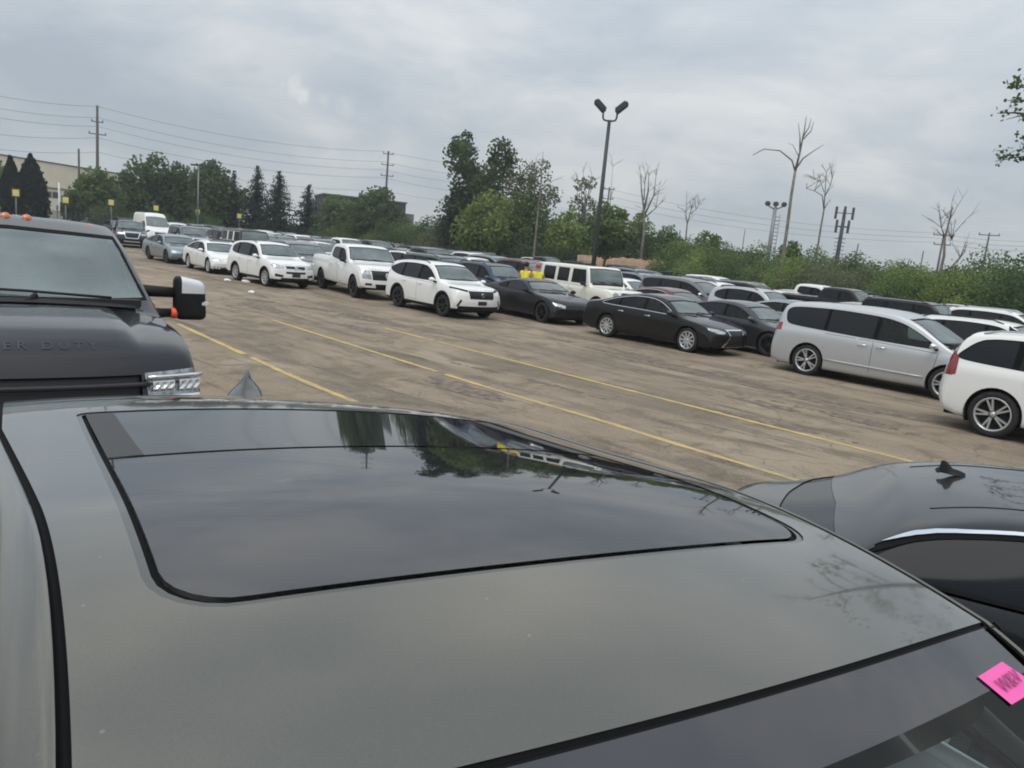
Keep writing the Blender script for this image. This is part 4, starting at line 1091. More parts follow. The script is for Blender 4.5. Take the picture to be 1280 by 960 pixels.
ms = split_groups(bm, lay, nl, {0: ('roof', [olive], 0), 1: ('sunroof_frame', [lip], .002), 2: ('sunroof_seal', [seal], .007), 3: ('sunroof_glass', [roofglass], .001), 4: ('rear_roof_glass', [roofglass], .001), 5: ('roof_glass_band', [bandm], .0005), 6: ('roof_glass_band', [bandm], .0005)})
bm.free()
for gi in ms:
    o = new_obj(ms[gi].name, ms[gi], suv, (SX, 0, 0))
    if gi == 0: roofo = o
# sides of the roof: ditch strip, cant rail, door gap, door frame, run on down the pillars
def edge_path(sy):
    path = []
    for k in range(41):
        u = UB+(uend(VW)-UB)*k/40; w_ = wr(u) if sy > 0 else wl(u); path.append((u, w_, zroof(u, sy*w_)))
    o = abs(path[-1][1])-abs(ws_pt(0, sy)[1])
    for k in range(1, 21):
        t = k/20; p = ws_pt(t, sy); path.append((p[0], abs(p[1])+o*(1-t)+.012*t, p[2]))
    return path
nroofpath = 41
strips = (('roof_ditch', seal, [(0, .0), (.002, -.008), (.008, -.008), (.010, -.001)]),
          ('roof_side_rail', olive, [(.010, -.001), (.013, .001), (.022, -.003), (.036, -.012), (.052, -.028), (.064, -.044)]),
          ('door_gap', seal, [(.064, -.044), (.062, -.052), (.073, -.060)]),
          ('door_frame', olive, [(.073, -.060), (.082, -.062), (.104, -.095), (.135, -.165), (.158, -.24)]))
for sy in (1, -1):
    path = edge_path(sy)
    for nm, mt, prof in strips:
        bm = bmesh.new(); rows = []
        for i, p in enumerate(path):
            if nm == 'roof_side_rail' and i == nroofpath: pass
            rows.append([bm.verts.new((p[0], sy*(p[1]+dv), p[2]+dz)) for dv, dz in prof])
        for a, b in zip(rows, rows[1:]):
            for k in range(len(prof)-1): bm.faces.new((a[k], b[k], b[k+1], a[k+1])).smooth = True
        new_obj(nm, mesh_of(nm, bm, mt, True), suv, (SX, 0, 0))
    # joint of the rail above the pillar
    p = path[nroofpath-1]; bm = bmesh.new(); add_tube(bm, [(p[0]+.012, sy*(p[1]+dv), p[2]+dz-.0005) for dv, dz in strips[1][2][1:6]], .0022, 6, cap=False)
    new_obj('rail_joint', mesh_of('rail_joint', bm, seal), suv, (SX, 0, 0))
# header seal
bm = bmesh.new(); rows = []
for j in range(41):
    v = -VW+2*VW*j/40
    rows.append([bm.verts.new((uend(v)+du, v, zroof(uend(v), v)+dz)) for du, dz in ((-.0005, -.0005), (.001, -.007), (.004, -.004), (.008, -.004), (.010, -.008))])
for a, b in zip(rows, rows[1:]):
    for k in range(4): bm.faces.new((a[k], b[k], b[k+1], a[k+1]))
new_obj('windscreen_seal', mesh_of('windscreen_seal', bm, seal, True), suv, (SX, 0, 0))
# windscreen with a dark band along its top
band = simple('windscreen_shade', (.022, .022, .027), .025, ior=1.75)
def wsheet(name, t0, t1, mat, nt_=14, v0=-1, v1=1, lift=0.):
    bm = bmesh.new(); rows = []
    for i in range(nt_+1):
        t = t0+(t1-t0)*i/nt_
        rows.append([bm.verts.new(Vector(ws_pt(t, v0+(v1-v0)*j/30))+Vector((0, 0, lift))) for j in range(31)])
    for a, b in zip(rows, rows[1:]):
        for j in range(30): bm.faces.new((a[j], b[j], b[j+1], a[j+1])).smooth = True
    return new_obj(name, mesh_of(name, bm, mat, True), suv, (SX, 0, 0))
SB = .085
wsheet('windscreen', SB, 1, gm); wsheet('windscreen_shade_band', 0, SB, band, 5)
# cabin seen through the glass
dash = simple('dashboard_black', (.03, .033, .034), .6, bump=.2, bscale=90)
seatm = simple('seat_fabric', (.66, .70, .70), .8, var=.15, vscale=10)
bm = bmesh.new(); add_box(bm, (.80, -.68, .85), (1.32, .68, 1.08)); new_obj('dashboard', mesh_of('dashboard', bm, dash), suv, (SX, 0, 0))
for sy in (1, -1):
    bm = bmesh.new()
    prof = [(.0, .62), (.42, .66), (.46, .74), (.05, .76), (-.06, .95), (-.15, 1.25), (-.22, 1.25), (-.14, .62)]
    a = [bm.verts.new((x, sy*.36-.25, z)) for x, z in prof]; b = [bm.verts.new((x, sy*.36+.25, z)) for x, z in prof]
    for k in range(8): bm.faces.new((a[k], a[(k+1) % 8], b[(k+1) % 8], b[k]))
    bm.faces.new(a); bm.faces.new(b[::-1]); bmesh.ops.bevel(bm, geom=list(bm.edges), offset=.05, segments=3, affect='EDGES')
    st = new_obj('front_seat', mesh_of('front_seat', bm, seatm, True), suv, (SX, 0, 0))
    bm = bmesh.new(); add_box(bm, (-.27, sy*.36-.13, 1.30), (-.19, sy*.36+.13, 1.46)); bmesh.ops.bevel(bm, geom=list(bm.edges), offset=.03, segments=3, affect='EDGES')
    new_obj('headrest', mesh_of('headrest', bm, seatm, True), st)
trimm = simple('brightened_door_trim', (.74, .77, .77), .7, var=.12, vscale=5); pale = simple('pale_trim', (.66, .70, .68), .4)  # trim tone raised so the view through the windscreen reads bright
for sy in (1, -1):
    bm = bmesh.new(); add_box(bm, (-.10, sy*.77-.03, .70), (1.05, sy*.77+.03, 1.40)); bmesh.ops.bevel(bm, geom=list(bm.edges), offset=.025, segments=3, affect='EDGES'); dt = new_obj('brightened_door_trim', mesh_of('brightened_door_trim', bm, trimm, True), suv, (SX, 0, 0))  # panel made tall to put a bright surface over the side window
    bm = bmesh.new(); add_tube(bm, [(-.05, sy*.735, 1.16), (.5, sy*.733, 1.15), (1.0, sy*.733, 1.12)], .010, 6); new_obj('trim_strip', mesh_of('trim_strip', bm, pale, True), dt)
bm = bmesh.new(); add_box(bm, (.56, -.15, 1.62), (.70, .03, 1.69)); bmesh.ops.bevel(bm, geom=list(bm.edges), offset=.03, segments=3, affect='EDGES'); new_obj('rear_view_mirror', mesh_of('rear_view_mirror', bm, dash, True), suv, (SX, 0, 0))
bm = bmesh.new(); rows = []
for i in range(9):
    u = -1.5+1.9*i/8; rows.append([bm.verts.new((u, v, zroof(u, v)-.085)) for v in [-.55+1.1*j/8 for j in range(9)]])
for a, b in zip(rows, rows[1:]):
    for k in range(8): bm.faces.new((a[k], b[k], b[k+1], a[k+1]))
new_obj('headliner', mesh_of('headliner', bm, trimm, True), suv, (SX, 0, 0))  # pale roof lining, added to bounce light into the cabin
bm = bmesh.new(); add_box(bm, (-2.0, -.80, .45), (.8, .80, .5)); new_obj('cabin_floor', mesh_of('cabin_floor', bm, under), suv, (SX, 0, 0))
bm = bmesh.new()
M_ = Matrix.Translation((.72, .36, 1.05)) @ Matrix.Rotation(R(-62), 4, 'Y')
pts = [(.19*cos(2*pi*k/24), .19*sin(2*pi*k/24), 0) for k in range(25)]
add_tube(bm, [M_ @ Vector(p) for p in pts], .016, 8, cap=False); add_tube(bm, [M_ @ Vector((-.18, 0, 0)), M_ @ Vector((.18, 0, 0))], .02, 6); add_tube(bm, [M_ @ Vector((0, 0, 0)), M_ @ Vector((0, 0, -.25))], .03, 6)
new_obj('steering_wheel', mesh_of('steering_wheel', bm, dash, True), suv, (SX, 0, 0))
bm = bmesh.new(); add_tube(bm, [(-1.43-.05*v*v, v, zroof(-1.43-.05*v*v, v)-.001) for v in [-.6+1.2*k/24 for k in range(25)]], .004, 6)
new_obj('spoiler_gap', mesh_of('spoiler_gap', bm, seal, True), suv, (SX, 0, 0))
# fin
finan_m = paint('olive_fin', (.05, .051, .048), .5, .4, .1)
bm = bmesh.new(); rows = []
fz = zroof(-1.47, 0)-.012
for (t, wd, h) in ((0, .030, .010), (.12, .042, .018), (.28, .054, .032), (.45, .058, .052), (.60, .058, .074), (.74, .056, .090), (.84, .054, .094), (.92, .052, .086), (.96, .050, .05), (1.0, .046, .014)):
    x = .11-.24*t; r = []
    for k in range(13):
        a = pi*k/12; yy = -cos(a); hh = sin(a)**1.0
        r.append(bm.verts.new((x-.01*hh*t, wd*yy*(1-.72*min(1, 1.25*hh)**1.6*min(1, h/.05)), (.018+(h-.018)*hh**1.8 if h > .018 else h*hh) if 0 < k < 12 else 0)))
    rows.append(r)
for a, b in zip(rows, rows[1:]):
    for k in range(12): bm.faces.new((a[k], a[k+1], b[k+1], b[k]))
bm.faces.new(rows[0]); bm.faces.new(rows[-1][::-1])
new_obj('antenna_fin', mesh_of('antenna_fin', bm, finan_m, True), suv, (SX-1.40, 0, fz+.030), R(-20))
bm = bmesh.new(); vs = add_lathe(bm, [(.001, .016), (.6, .014), (.85, .008), (1., -.012)], 28, axis='Z'); bmesh.ops.scale(bm, vec=(.155, .072, 1), verts=bm.verts)
new_obj('antenna_base', mesh_of('antenna_base', bm, finan_m, True), suv, (SX-1.40, 0, fz+.018), R(-14))
# pink windscreen sticker with its lettering, behind the glass
pink = simple('pink_card', (.86, .12, .42), .55, var=.05, vscale=9)
ink = simple('ink_grey', (.36, .06, .20), .6)
def on_ws(t, v_): return Vector(ws_pt(t, v_))
def suv_world(p): return SUV0+SD*p[0]+SN*p[1]+Vector((0, 0, p[2]))
corners_px = ((1222, 848), (1252, 829), (1300, 861), (1264, 883))
def hit_ws(px, py):
    d = ray(px, py); o = Vector((0, 0, CAMZ)); best = None
    t, v = .2, .6
    for _ in range(60):
        def q(t, v):
            w_ = suv_world(on_ws(t, v))-o; s_ = w_.dot(FW); return Vector((640+F*w_.dot(CR)/s_, 480-F*w_.dot(CU)/s_))
        p0 = q(t, v); e0 = Vector((px, py))-p0
        a = (q(t+1e-4, v)-p0)/1e-4; b = (q(t, v+1e-4)-p0)/1e-4; det = a.x*b.y-a.y*b.x
        t += .7*(e0.x*b.y-e0.y*b.x)/det; v += .7*(a.x*e0.y-a.y*e0.x)/det
    return t, v
cs = [hit_ws(*c) for c in corners_px]
P4 = [on_ws(*c)+Vector((0, 0, .002)) for c in cs]
ex = (P4[1]-P4[0]); ey = (P4[3]-P4[0]); nn = ex.cross(ey).normalized()
if nn.z < 0: nn = -nn
bm = bmesh.new(); grid = []
for i in range(9):
    row = []
    for j in range(9):
        a, b = i/8, j/8
        t = (cs[0][0]*(1-a)+cs[1][0]*a)*(1-b)+(cs[3][0]*(1-a)+cs[2][0]*a)*b; v = (cs[0][1]*(1-a)+cs[1][1]*a)*(1-b)+(cs[3][1]*(1-a)+cs[2][1]*a)*b
        row.append(bm.verts.new(on_ws(t, v)+Vector((0, 0, .0025))))
    grid.append(row)
for i in range(8):
    for j in range(8): bm.faces.new((grid[i][j], grid[i+1][j], grid[i+1][j+1], grid[i][j+1]))
card = mk('sticker', bm, pink); card.location = suv.location; card.rotation_euler.z = TH
for v in card.data.vertices: v.co.x += SX
tag(card, 'bright pink rectangular sticker with dark letters on the windscreen of the grey-green SUV', 'sticker')
def text(name, body, size, ext, mat, parent, M):
    cu = bpy.data.curves.new(name, 'FONT'); cu.body = body; cu.size = size; cu.extrude = ext; cu.align_x = 'CENTER'; cu.align_y = 'CENTER'
    cu.materials.append(mat); o = bpy.data.objects.new(name, cu); C.objects.link(o)
    if parent: o.parent = parent
    bpy.context.view_layer.update(); dg = bpy.context.evaluated_depsgraph_get()
    me = bpy.data.meshes.new_from_object(o.evaluated_get(dg)); bpy.data.objects.remove(o)
    o = bpy.data.objects.new(name, me); C.objects.link(o)
    if parent: o.parent = parent
    o.matrix_local = M; return o
cen = (P4[0]+P4[1]+P4[2]+P4[3])/4+Vector((SX, 0, 0)); 
yx = ex.normalized(); zx = nn; yy_ = zx.cross(yx).normalized()
Mt = Matrix((yx, yy_, zx)).transposed().to_4x4(); 
for dx_, sc_t in ((.012, 1.),):
    Mt.translation = cen+nn*.0035
    t = text('lettering', 'W&V', ex.length*.36, .0003, ink, card, Mt @ Matrix.Scale(1.0, 4, (1, 0, 0)) @ Matrix.Scale(.72, 4, (0, 1, 0)))
# ------------------------------------------------------------------ the dark pickup behind it
def tbump(x, y, z):
    if x < 1.42 or z < 1.15: return 0.
    a = abs(y); e = min(1, max(0, (.62-a)/.07)); e = e*e*(3-2*e)
    f = min(1, max(0, (2.66-x)/.25)); r_ = min(1, max(0, (x-1.40)/.25))
    return .05*e*f*r_
slate = paint('slate_metallic', (.020, .020, .024), .35, .34, .04)
tspec = SPEC['pickup'](L=5.62, W=2.03, wb=3.6, axle=1.86, tr=.42, rr=.25, rock=.42, body_mat=slate, N=100, tumble=.25, crown=.05, hoodcut=False, zbump=tbump, rim='alloy', spokes=8,
    top=[(-2.81, .95), (-2.80, 1.44), (-2.72, 1.48), (-.98, 1.50), (-.93, 1.56), (-.83, 1.92), (-.65, 2.02), (-.2, 2.07), (.15, 2.07), (.46, 2.0), (1.46, 1.47), (1.54, 1.44), (2.1, 1.41), (2.50, 1.35), (2.66, 1.29), (2.735, 1.18), (2.81, .98)],
    belt=[(-2.81, .8), (-2.75, 1.42), (-.9, 1.42), (1.4, 1.33), (2.05, 1.28), (2.55, 1.16), (2.81, .9)], ws=(1.46, .42), rw=(-.95, -.78), glass_roof=None,
    dlo=[(1.15, 1.40), (.58, 1.72), (.2, 1.88), (-.45, 1.90), (-.64, 1.84), (-.72, 1.46), (.4, 1.40)], panes=[(-.8, .24), (.32, 1.3)], doors=[[(1.30, .56), (1.34, 1.05), (1.22, 1.34), (.28, 1.37), (.28, .54)], [(.265, 1.37), (.265, .54), (-.7, .54), (-.78, 1.4)]],
    front=[('grille', [(-.60, 1.155), (.60, 1.155), (.60, .74), (-.60, .74)], simple('truck_grille', (.006, .006, .008), .45), .03, 0),
           ('headlight', [(.62, 1.165), (1.0, 1.18), (1.01, .80), (.66, .78)], simple('truck_headlamp', (.30, .31, .32), .16, metal=.7, coat=1., var=.5, vscale=30), -.002, 0), ('bumper', [(-1.05, .72), (1.05, .72), (1.05, .5), (-1.05, .5)], chrome, -.03, 0)], mirrorpos=None, handles=[(.42, 1.2), (-.5, 1.22)], extras=())
THT = R(-53); TD = Vector((cos(THT), sin(THT), 0)); TN = Vector((-sin(THT), cos(THT), 0))
TRK = Vector((-2.60, 4.07, .15))-TD*3.12
truck = make_car('pickup_truck', tspec, TRK, THT, 'dark slate pickup truck facing the camera at the left edge, amber lights along its roof', 'pickup truck')
for k in range(4):
    bm = bmesh.new(); z = 1.10-.10*k; pts = [(tspec.warp(2.80, y, z)+.0, y, z) for y in [-.64+1.28*j/16 for j in range(17)]]
    add_tube(bm, pts, .014 if k else .018, 6); new_obj('grille_bar', mesh_of('grille_bar', bm, simple('grille_bar', (.022, .022, .026), .3), True), truck)
for y in (-.62, -.15, 0, .15, .62):
    x = .26-.06*y*y; z = tspec.ft(x)-.055*(abs(y)/.7)**2.2
    bm = bmesh.new(); add_lathe(bm, [(.042, -.03), (.040, .0), (.034, .014), (.020, .026), (.001, .031)], 16, axis='Z'); bmesh.ops.scale(bm, vec=(1.0, 1.0, 1), verts=bm.verts)
    new_obj('clearance_light', mesh_of('clearance_light', bm, orange, True), truck, (x, y, z))
for sy in (1, -1):
    for (y0_, y1_, z0_, z1_) in ((.66, .80, 1.055, 1.125), (.83, .97, 1.045, 1.125), (.70, .97, .93, 1.02)):
        bm = bmesh.new(); n_ = 6; r0_ = []; 
        for q_ in range(n_+1):
            yy = y0_+(y1_-y0_)*q_/n_; r0_.append([bm.verts.new((tspec.warp(2.80, yy, z_)+dx_, sy*yy, z_)) for z_, dx_ in ((z0_, .003), (z0_+.012, .016 if q_ % 2 else .006), ((z0_+z1_)/2, .004 if q_ % 2 else .018), (z1_-.012, .016), (z1_, .003))])
        for a_, b_ in zip(r0_, r0_[1:]):
            for k_ in range(4): bm.faces.new((a_[k_], b_[k_], b_[k_+1], a_[k_+1]))
        new_obj('headlight_lens', mesh_of('headlight_lens', bm, simple('lens_facets', (.62, .64, .66), .10, metal=.6, coat=1.)), truck)
    bm = bmesh.new(); add_tube(bm, [(tspec.warp(2.80, yy, 1.145)+.006, sy*yy, 1.145) for yy in (.63, .72, .82, .92, .985)], .013, 6); new_obj('headlight_trim', mesh_of('headlight_trim', bm, chrome, True), truck)
# towing mirrors
for sy in (1, -1):
    y0 = .86; ym = 1.27
    bm = bmesh.new()
    prof = [(-.10, .0), (-.10, .085), (-.06, .105), (.02, .105), (.085, .075), (.11, .0)]
    vs = add_box(bm, (.97, sy*ym-.128, 1.325), (1.15, sy*ym+.128, 1.70))
    for v in vs:
        if v.co.z > 1.6 and v.co.y*sy > ym: v.co.z -= .045; v.co.y -= sy*.02
    bmesh.ops.bevel(bm, geom=list(bm.edges), offset=.055, segments=5, affect='EDGES', profile=.55)
    bmesh.ops.bisect_plane(bm, geom=bm.verts[:]+bm.edges[:]+bm.faces[:], plane_co=(0, 0, 1.555), plane_no=(0, 0, 1)); bmesh.ops.bisect_plane(bm, geom=bm.verts[:]+bm.edges[:]+bm.faces[:], plane_co=(0, sy*(ym-.085), 0), plane_no=(0, 1, 0))
    bm2 = bm.copy()
    capf = lambda f: f.calc_center_median().z > 1.555 and f.calc_center_median().y*sy > ym-.085
    bmesh.ops.delete(bm, geom=[f for f in bm.faces if capf(f)], context='FACES'); bmesh.ops.delete(bm2, geom=[f for f in bm2.faces if not capf(f)], context='FACES')
    m0 = new_obj('mirror', mesh_of('mirror', bm, plastic, True), truck)
    new_obj('mirror_cap', mesh_of('mirror_cap', bm2, paint('white_cap', (.70, .71, .72), .1, .35, .1), True), m0)
    bm = bmesh.new(); add_box(bm, (1.09, sy*(ym+.115)-.045*(1), 1.45), (1.15, sy*(ym+.115)+.022, 1.49)); bmesh.ops.bevel(bm, geom=list(bm.edges), offset=.008, segments=2, affect='EDGES')
    new_obj('turn_signal', mesh_of('turn_signal', bm, simple('clear_lens', (.7, .7, .7), .2, coat=1.)), m0)
    bm = bmesh.new(); add_tube(bm, [(1.08, sy*y0, 1.56), (1.06, sy*(ym-.10), 1.55)], [.05, .042], 8); add_tube(bm, [(1.14, sy*(y0+.03), 1.38), (1.06, sy*(ym-.10), 1.38)], [.045, .035], 8)
    new_obj('mirror_arm', mesh_of('mirror_arm', bm, plastic, True), truck)
    for seg_, rr2_ in (([(1.17, sy*(y0+.045), 1.445), (1.15, sy*(y0+.10), 1.43)], .035), ([(1.10, sy*(ym-.16), 1.385), (1.09, sy*(ym-.11), 1.375)], .045)):
        bm = bmesh.new(); add_tube(bm, seg_, rr2_, 8)
        new_obj('orange_tape', mesh_of('orange_tape', bm, simple('orange_tape', (.9, .13, .04), .5), True), truck)
# wiper, cowl, hood lettering
bm = bmesh.new(); xw = 1.36
for y0, y1 in ((.62, -.12), (-.10, -.75)):
    add_tube(bm, [(xw+.02-.05*t, y0+(y1-y0)*t, tspec.ft(1.42)+.045+.02*t-.02*abs(y0+(y1-y0)*t)) for t in (0, .25, .5, .75, 1)], .011, 5)
add_tube(bm, [(1.47, .05, 1.475), (1.40, .12, 1.525)], .022, 6)
new_obj('wiper', mesh_of('wiper', bm, plastic), truck)
bm = bmesh.new(); rows = []
for j in range(21):
    y = -.78+1.56*j/20; rows.append([bm.verts.new((1.415+dx-.05*y*y, y, 1.478+dz-.045*y*y)) for dx, dz in ((0, .026), (.05, .018), (.10, .004))])
for a, b in zip(rows, rows[1:]):
    for k in range(2): bm.faces.new((a[k], b[k], b[k+1], a[k+1]))
new_obj('cowl', mesh_of('cowl', bm, plastic, True), truck)
hoodtxt = paint('hood_letters', (.030, .030, .034), .35, .4, .04)
ht = text('hood_lettering', 'S U P E R   D U T Y', .088, .0, hoodtxt, truck, Matrix())
for v in ht.data.vertices:
    y, x = v.co.x, 2.605-v.co.y*1.05
    sec = chaikin(tspec.section(x), 2); zz = sec[-1][1]
    for (y0, z0), (y1, z1) in zip(sec, sec[1:]):
        if y1 <= abs(y) <= y0 and y0-y1 > 1e-6 and z0 > 1.0: zz = z0+(z1-z0)*(y0-abs(y))/(y0-y1)
    zz += tbump(x, y, zz); v.co = (tspec.warp(x, y, zz), y, zz+.004)
# ------------------------------------------------------------------ the black coupe to the right
TH2 = R(-21)
c2 = SPEC['coupe'](L=4.36, W=1.84, wb=2.62, axle=1.40, body_mat=paint('gloss_black', (.010, .011, .013), .1, .3, .06), N=150, tumble=.58, crown=.046, chrome_dlo=True, rim='alloy', rails=None,
    top=[(-2.18, .62), (-2.165, .88), (-2.08, .92), (-1.9, .95), (-1.55, 1.06), (-1.2, 1.245), (-.8, 1.335), (-.35, 1.362), (0, 1.360), (.3, 1.33), (.5, 1.31), (1.02, 1.02), (1.1, .995), (1.6, .91), (1.98, .80), (2.12, .71), (2.18, .55)],
    belt=[(-2.18, .5), (-2.05, .85), (-1.4, .955), (-.3, .95), (1, .91), (1.75, .77), (2.18, .45)], ws=(1.02, .38), rw=(-1.9, -1.5),
    dlo=[(.86, .965), (.5, 1.17), (.15, 1.285), (-.3, 1.300), (-.8, 1.275), (-1.2, 1.205), (-1.48, 1.07), (-1.50, 1.04), (-1.3, 1.0), (-.3, .965)], panes=[(-.40, .9), (-1.8, -.46)], mirrorcol='paint', scr_off=.001,
    doors=[[(.90, .34), (1.0, .6), (.92, .89), (-.56, .94), (-.58, .5), (-.5, .32)]])
BC = Vector((3.32, 3.56, .065))
bcar = make_car('parked_coupe', c2, BC, TH2, 'glossy black coupe beside the foreground SUV, with a bright trim line over its dark windows', 'coupe')
for o in bcar.children:
    if o.name.split('.')[0] == 'window_chrome':                     # the bright trim runs over the top of the glass only
        bm = bmesh.new(); bm.from_mesh(o.data); bmesh.ops.delete(bm, geom=[f for f in bm.faces if f.calc_center_median().z < 1.05 and f.calc_center_median().x < .55], context='FACES'); bm.to_mesh(o.data); bm.free()
bcar.scale = (1, 1, .968)
film = simple('film_glass', (.010, .012, .016), .06, ior=1.22)
for o in bcar.children:
    if o.name.split('.')[0] == 'window': o.data.materials[0] = film
def surf_z(sp, x, y):
    sec = chaikin(sp.section(x), 2)
    for (y0, z0), (y1, z1) in zip(sec, sec[1:]):
        if y1 <= abs(y) <= y0 and y0-y1 > 1e-6 and z0 > sp.ft(x)-.25: return z0+(z1-z0)*(y0-abs(y))/(y0-y1)
    return sp.ft(x)
for sy in (1, -1):
    bm = bmesh.new(); add_tube(bm, [(x, sy*.44, surf_z(c2, x, .44)+.0005) for x in [-1.15+1.4*k/28 for k in range(29)]], .003, 5)
    new_obj('roof_seam', mesh_of('roof_seam', bm, seal), bcar)
bm = bmesh.new()
add_tube(bm, [(-.28, y, surf_z(c2, -.28, y)+.0005) for y in [-.40+.80*k/16 for k in range(17)]], .003, 5)
new_obj('roof_seam', mesh_of('roof_seam', bm, seal), bcar)
bm = bmesh.new(); rows = []
fx = -.88; fz = c2.ft(fx)
for (t, wd, h) in ((0, .006, .004), (.2, .022, .014), (.5, .028, .022), (.62, .022, .036), (.72, .013, .052), (.86, .009, .060), (.97, .008, .057), (1., .026, .02), (1.12, .024, .008)):
    x = fx-.12+.085-.13*t; rows.append([bm.verts.new((x, .16+wd*(-cos(pi*k/8))*(1-.6*sin(pi*k/8)), fz-.012+(h+.012)*sin(pi*k/8)**1.5)) for k in range(9)])
for a, b in zip(rows, rows[1:]):
    for k in range(8): bm.faces.new((a[k], a[k+1], b[k+1], b[k]))
new_obj('antenna_fin', mesh_of('antenna_fin', bm, plastic, True), bcar)
# ------------------------------------------------------------------ the parked cars
KINDCAT = dict(sedan='sedan', fastback='sedan', electric='sedan', coupe='coupe', crossover='suv', compact_suv='suv', large_suv='suv', boxy_suv='suv', minivan='minivan', pickup='pickup truck', offroader='off-roader', van='van')
OBN = dict(sedan='parked_sedan', fastback='parked_sedan', electric='electric_sedan', coupe='sports_coupe', crossover='crossover_suv', compact_suv='compact_suv', large_suv='large_suv', boxy_suv='boxy_suv', minivan='minivan', pickup='pickup_truck', offroader='off_roader', van='cargo_van')
PROTO = {}; SPECS = {}
PLACED = []
def place(kind, pos, hd, label, colour=None, group=None):
    if kind not in PROTO:
        SPECS[kind] = SPEC[kind](); o = make_car(OBN[kind], SPECS[kind], Vector((pos[0], pos[1], 0)), R(hd), label, KINDCAT[kind], group); PROTO[kind] = o
    else:
        o = copy_tree(PROTO[kind]); o.location = (pos[0], pos[1], 0); o.rotation_euler.z = R(hd); o['label'] = label
        if group: o['group'] = group
        elif 'group' in o: del o['group']
    if colour: repaint(o, colour)
    s = SPECS[kind]; PLACED.append((pos[0], pos[1], R(hd), s.L, s.W)); return o
def by_wheels(kind, mid, hd, label, colour=None, group=None):
    """mid: ground point midway between the two wheels on the near (right-hand) side"""
    s = SPECS.get(kind) or SPEC[kind](); h = R(hd); u = Vector((cos(h), sin(h))); n = Vector((-sin(h), cos(h)))
    c = Vector(mid)-u*(s.axle-s.wb/2)+n*(s.W/2-.06)
    return place(kind, c, hd, label, colour, group)
by_wheels('minivan', (8.08, 17.02), -45.5, 'silver minivan with long dark side windows and a chrome mirror, in the front row')
by_wheels('crossover', (-3.31, 25.11), -49, 'white crossover with black wheels, black grille and black wheel arches in the front row')
by_wheels('pickup', (-7.2, 29.7), -57, 'white pickup truck with a black grille, parked behind the white crossover')
by_wheels('sedan', (3.65, 21.6), -46.5, 'black sedan with a wide chrome-edged grille and silver wheels in the front row')
by_wheels('compact_suv', (-10.85, 30.4), -45, 'small white SUV with silver wheels and a dark number plate, left of the white pickup')
by_wheels('electric', (-14.9, 35.0), -50, 'smooth white grille-less electric sedan tucked behind the small white SUV')
by_wheels('coupe', (-.05, 26.35), -53, 'dark grey sports coupe with black wheels beside the black sedan')
by_wheels('fastback', (-18.9, 39.4), -47, 'pale blue-grey sedan with a silver nose at the far left of the front row', 'bluegrey')
by_wheels('large_suv', (8.90, 11.18), -50, 'white SUV cut off by the right edge of the view, tall red tail lamp')
place('fastback', (6.75, 23.1), -47, 'dark grey sedan just behind the black sedan, next to the silver minivan', 'graphite')
place('offroader', (2.75, 30.3), -55, 'cream boxy off-roader with square windows behind the grey coupe')
place('boxy_suv', (-27.6, 53.5), -60, 'dark grey SUV with a chrome V grille facing straight this way, far left', 'graphite')
def mid(px, dist, kind, col, hd, label):
    p = on_ground(px, dist); return place(kind, (p.x, p.y), hd, label, col)
mid(190, 74, 'van', 'white', -50, 'tall white cargo van high above the other cars under the trees at the far left')
mid(238, 58, 'boxy_suv', 'grey', -50, 'mid-grey SUV roof showing between the blue-grey sedan and the small white SUV')
mid(312, 50, 'offroader', 'charcoal', -48, 'black boxy off-roader behind the white electric sedan')
mid(376, 36, 'large_suv', 'grey', -48, 'grey SUV with a pale bonnet between the small white SUV and the white pickup')
mid(398, 47, 'crossover', 'white', -48, 'white crossover roof just left of the white pickup cab')
mid(432, 62, 'pickup', 'white', -48, 'second white pickup, farther back behind the white pickup')
mid(340, 66, 'crossover', 'silver', -48, 'silver crossover behind the black boxy off-roader')
mid(520, 42, 'crossover', 'white', -48, 'white crossover roof showing between the white pickup and the white crossover')
mid(560, 33, 'boxy_suv', 'green', -48, 'dark grey-green SUV right behind the white crossover')
mid(596, 41, 'compact_suv', 'pearl', -48, 'pearl white SUV behind the dark grey-green SUV')
mid(622, 31, 'compact_suv', 'navy', -50, 'dark blue hatchback-like SUV between the white crossover and the grey coupe')
mid(596, 60, 'large_suv', 'white', -48, 'white SUV whose roof pokes above the row near the light green shrubs')
mid(622, 52, 'minivan', 'bluegrey', -48, 'blue-grey minivan behind the dark blue SUV')
mid(664, 44, 'large_suv', 'maroon', -48, 'dark maroon SUV behind the two people in yellow vests')
mid(786, 38, 'fastback', 'white', -46, 'white sedan immediately behind the cream off-roader')
mid(812, 46, 'crossover', 'bluegrey', -46, 'blue-grey crossover two rows behind the cream off-roader')
mid(842, 29.5, 'sedan', 'maroon', -48, 'dark red sedan behind the black sedan roof')
mid(868, 36, 'minivan', 'grey', -48, 'grey minivan with dark windows behind the dark red sedan')
mid(903, 38.5, 'crossover', 'white', -48, 'white crossover squeezed beside the grey minivan')
mid(945, 41, 'large_suv', 'charcoal', -48, 'black SUV below the small white dome')
mid(958, 32, 'compact_suv', 'silver', -48, 'silver hatch-like SUV with dark windows behind the dark grey sedan')
mid(1002, 30, 'sedan', 'bluegrey', -48, 'blue-grey sedan half hidden by the back of the silver minivan')
mid(1020, 47, 'pickup', 'white', -46, 'white pickup near the tree line, its cab standing out right of the white dome')
mid(1052, 31, 'sedan', 'charcoal', -47, 'black sedan roof just above the silver minivan')
mid(1085, 37, 'fastback', 'beige', -47, 'beige sedan behind the silver minivan windscreen')
mid(1100, 45, 'crossover', 'silver', -47, 'silver crossover to the right of the beige sedan')
